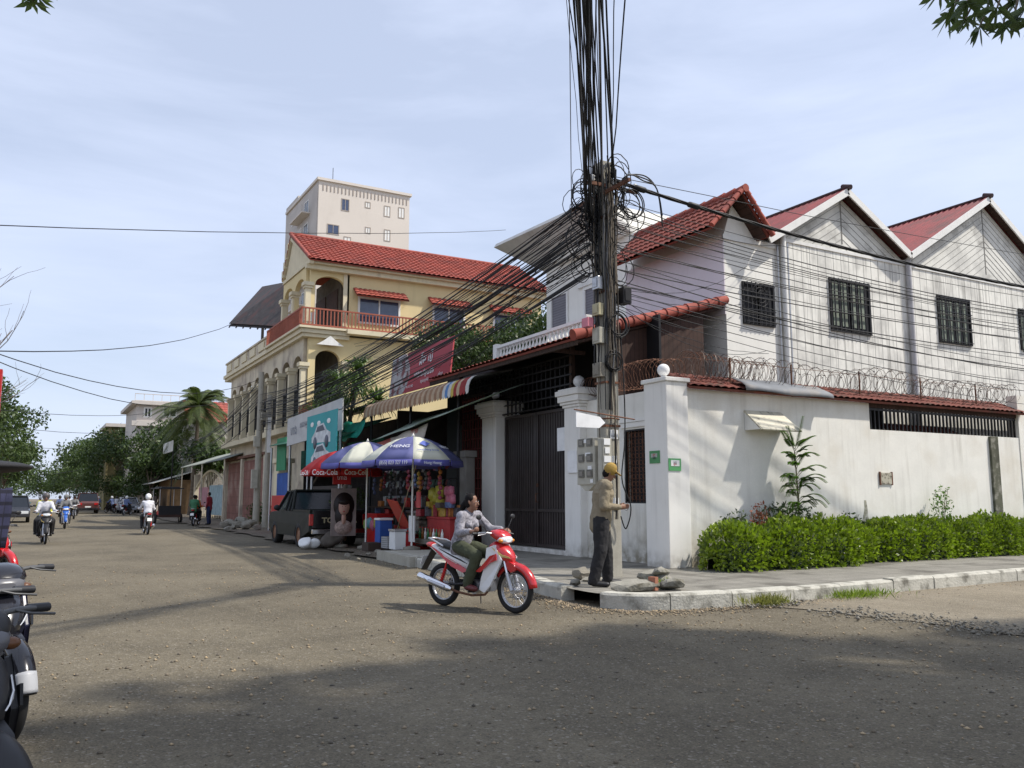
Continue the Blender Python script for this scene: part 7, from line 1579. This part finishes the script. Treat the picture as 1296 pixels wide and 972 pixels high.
for (x,y,h_,cr,s,m_,lab) in specs: tree(lab,x,y,h_,cr,4600,.34 if y<150 else .5,m_,seed=s,nb=10)
specs=[(-3.4,72,9.2,3.9,21,'big overhanging tree across the road on the far left side'),(-3.2,88,9.4,4.0,22,'tall tree behind the big overhanging tree'),(-5.8,60,9.4,4.0,23,'bushy tree nearest the camera across the road'),(-2.9,115,8.2,4,24,'smaller tree further down across the road'),(-3.5,150,9,4.5,25,'distant tree across the road near the vanishing point')]
for (x,y,h_,cr,s,lab) in specs: tree(lab,x,y,h_,cr,4200,.30 if y<90 else .42,m_leafm,seed=s,nb=11)
MB_=MB().box(-5.5,-2.4,52,52.3,2.2,7.6); o=MB().box(-1.95,-1.78,52,53,5.4,8.2).build('red_banner',m_red); tag(o,'sliver of a red hanging banner at the road edge across the street','banner')
# bare twigs at the left edge
t=thing('bare_tree','bare leafless tree whose thin twigs reach in over the road','tree',(-1.2,20,0)); mb=MB(); random.seed(8)
def twig(p,d,l,r,dep):
    d=Vector(d).normalized(); pts=[Vector(p)]
    for i in range(5): d=(d+V(random.gauss(0,.14),random.gauss(0,.14),random.gauss(.04,.1))).normalized(); pts.append(pts[-1]+d*l/5)
    mb.tube(pts,[r*(1-.1*i) for i in range(6)],5)
    if dep>0:
        for k in range(3): twig(pts[2+k],d+V(random.gauss(0,.6),random.gauss(0,.6),random.gauss(.1,.4)),l*.62,r*.5,dep-1)
mb.tube([(-1.6,20,0),(-1.5,20,3.6)],[.1,.06],7); twig((-1.5,20,3.4),(.5,0,1),1.9,.022,2); twig((-1.5,20,3.0),(.9,.1,.35),1.3,.016,2); twig((-1.5,20,3.6),(.15,0,1),2.4,.022,2)
mb.build('trunk',M('grey_bark',(.16,.14,.13),.9),t)
# ---- big tree behind and beside the camera: shades the junction, one branch hangs into view
t=thing('tree','large spreading tree whose twig hangs above the gabled house','tree',(14.5,-1.5,0))
def off(gx,gy,z): return (gx+z*SUN.x/SUN.z,gy+z*SUN.y/SUN.z,z)
rnd=random.Random(12); blobs=[]; limbs=[]
shade=[(1.0,2.6,1.7),(3.2,3.0,1.9),(5.4,3.2,1.8),(1.9,5.0,1.25),(3.9,5.4,1.5),(5.8,5.4,1.5),(4.6,7.3,1.1),(2.6,7.1,.8),(6.4,6.9,.8),(7.8,4.2,1.5),(9.6,5.2,1.2),(10.5,3.2,1.5),(8.0,1.8,1.8),(-.4,4.0,1.1),(.7,4.7,1.2),(.1,3.0,1.4),(.6,3.8,1.2),(-.6,3.4,1.2),(1.,2.2,1.5),(1.6,3.9,1.3),(2.6,4.4,1.3),(.2,2.2,1.5),(4.9,4.4,1.4),(1.2,5.7,1.),(3.1,6.3,1.),(7,5.8,1.),(9,4.2,1.2),(.3,3.2,1.5),(-.6,2.6,1.2),(.9,6.0,.9),(2.0,6.6,.8),(4.2,6.6,1.1),(5.6,7.1,.8)]
for gx,gy,r in shade:
    z=11.5+rnd.uniform(-1,1.6); c=off(gx,gy,z); 
    for k in range(4): q=(c[0]+rnd.gauss(0,r*.42),c[1]+rnd.gauss(0,r*.42),c[2]+rnd.gauss(0,.7)); s=r*rnd.uniform(.42,.68); blobs.append((q,(s,s,s*.5)))
    limbs.append(((14.5,-1.5,7),c,.16))
trunk(t,[(14.5,-1.5,0),(14.3,-1.4,3.5),(14.5,-1.5,7.2),(13.5,-1,11)],(.42,.15),None,limbs)
crown_leaves(blobs,37000,.27,m_leafd,t,shell=.1)
# hanging branch: whorls of long leaves
tw_=[]; mb=MB(); 
def tip(u,v,d): r_=ray(u,v).normalized(); return CC+r_*d
def whorl(c,down,n,L_,LP):
    for k in range(n):
        a=2*PI*k/n+rnd.uniform(-.2,.2); down=Vector(down).normalized(); s=down.orthogonal().normalized(); b=down.cross(s); d=(down*.45+(s*math.cos(a)+b*math.sin(a))*.9).normalized(); LP.append((Vector(c),d*L_*rnd.uniform(.75,1.15)))
LP=[]; D=7.2; base=tip(1330,-120,D+.5)
for (u,v,n,L_) in ((1201,20,10,.14),(1208,4,9,.16),(1240,34,11,.14),(1224,2,10,.15),(1262,10,11,.15),(1283,24,10,.14),(1252,-8,11,.17),(1290,-2,11,.17),(1298,12,9,.15),(1234,18,10,.14),(1272,-20,11,.18),(1190,-10,10,.16),(1306,28,9,.15),(1270,30,9,.13),(1222,24,9,.13)):
    c=tip(u,v,D+rnd.uniform(-.3,.3)); mb.tube(spline([base,base.lerp(c,.5)+V(0,0,.15),c],4),[.02-.014*i/8 for i in range(9)],5); whorl(c,(rnd.uniform(-.4,.2),rnd.uniform(-.3,.3),-1),n,L_,LP)
mb.tube([base,Vector((14.4,-1.4,7.4))],[.03,.1],6)
mb.build('hanging_branch',m_bark,t); mb=MB()
for p,dv in LP:
    n=dv.cross(V(rnd.uniform(-1,1),rnd.uniform(-1,1),.3)).normalized()*dv.length*.11; q=V(0,0,-.02); mb.add([p,p+dv*.3+n,p+dv*.7+n+q*.5,p+dv+q,p+dv*.7-n+q*.5,p+dv*.3-n],[(0,1,2,5),(2,3,4,5)])
mb.build('leaves',m_leaff,t)
t=thing('tree','unseen tree showing one twig tip in the sky above the far road','tree',(-5,-3,0)); LP=[]; mb=MB(); base=tip(20,-180,8)
for (u,v) in ((48,-4),(38,-14),(60,-22),(42,2)): c=tip(u,v,7.5); mb.tube([base,c],[.02,.006],5); whorl(c,(.1,0,-1),7,.13,LP)
mb.tube([(-5,-3,0),(-5,-3,5),tuple(base)],[.25,.15,.02],7); mb.build('trunk',m_bark,t); mb=MB()
for p,dv in LP: n=dv.cross(V(.3,.2,.9)).normalized()*dv.length*.16; mb.add([p,p+dv*.5+n,p+dv,p+dv*.5-n],[(0,1,2,3)])
mb.build('leaves',m_leaff,t)

for k,(x,y,h_,cr,lab) in enumerate(((10.0,86,4.2,2.2,'low dark shrub tree under the street trees behind the kiosk'),(9.6,97,4.4,2.6,'low bushy growth under the trees beside the grey pole'),(9.2,108,5,3,'dark undergrowth tree at the foot of the rooftop house'),(9.0,124,5,3.2,'undergrowth tree at the foot of the small yellow block'),(8.8,145,6,4,'low spreading tree further along the row'),(2.5,330,13,9,'hazy tree closing the far end of the road'),(12,300,13,9,'hazy tree right of the road end'),(-9,300,13,10,'hazy tree left of the road end'),(-6.5,130,8,4.5,'tree behind the low grey wall'),(-6.8,100,9,4.5,'tree leaning over the low grey wall'))):
    tree(lab,x,y,h_,cr,2600,.30 if y<150 else .8,m_leafd,seed=40+k,nb=9,th=.4)
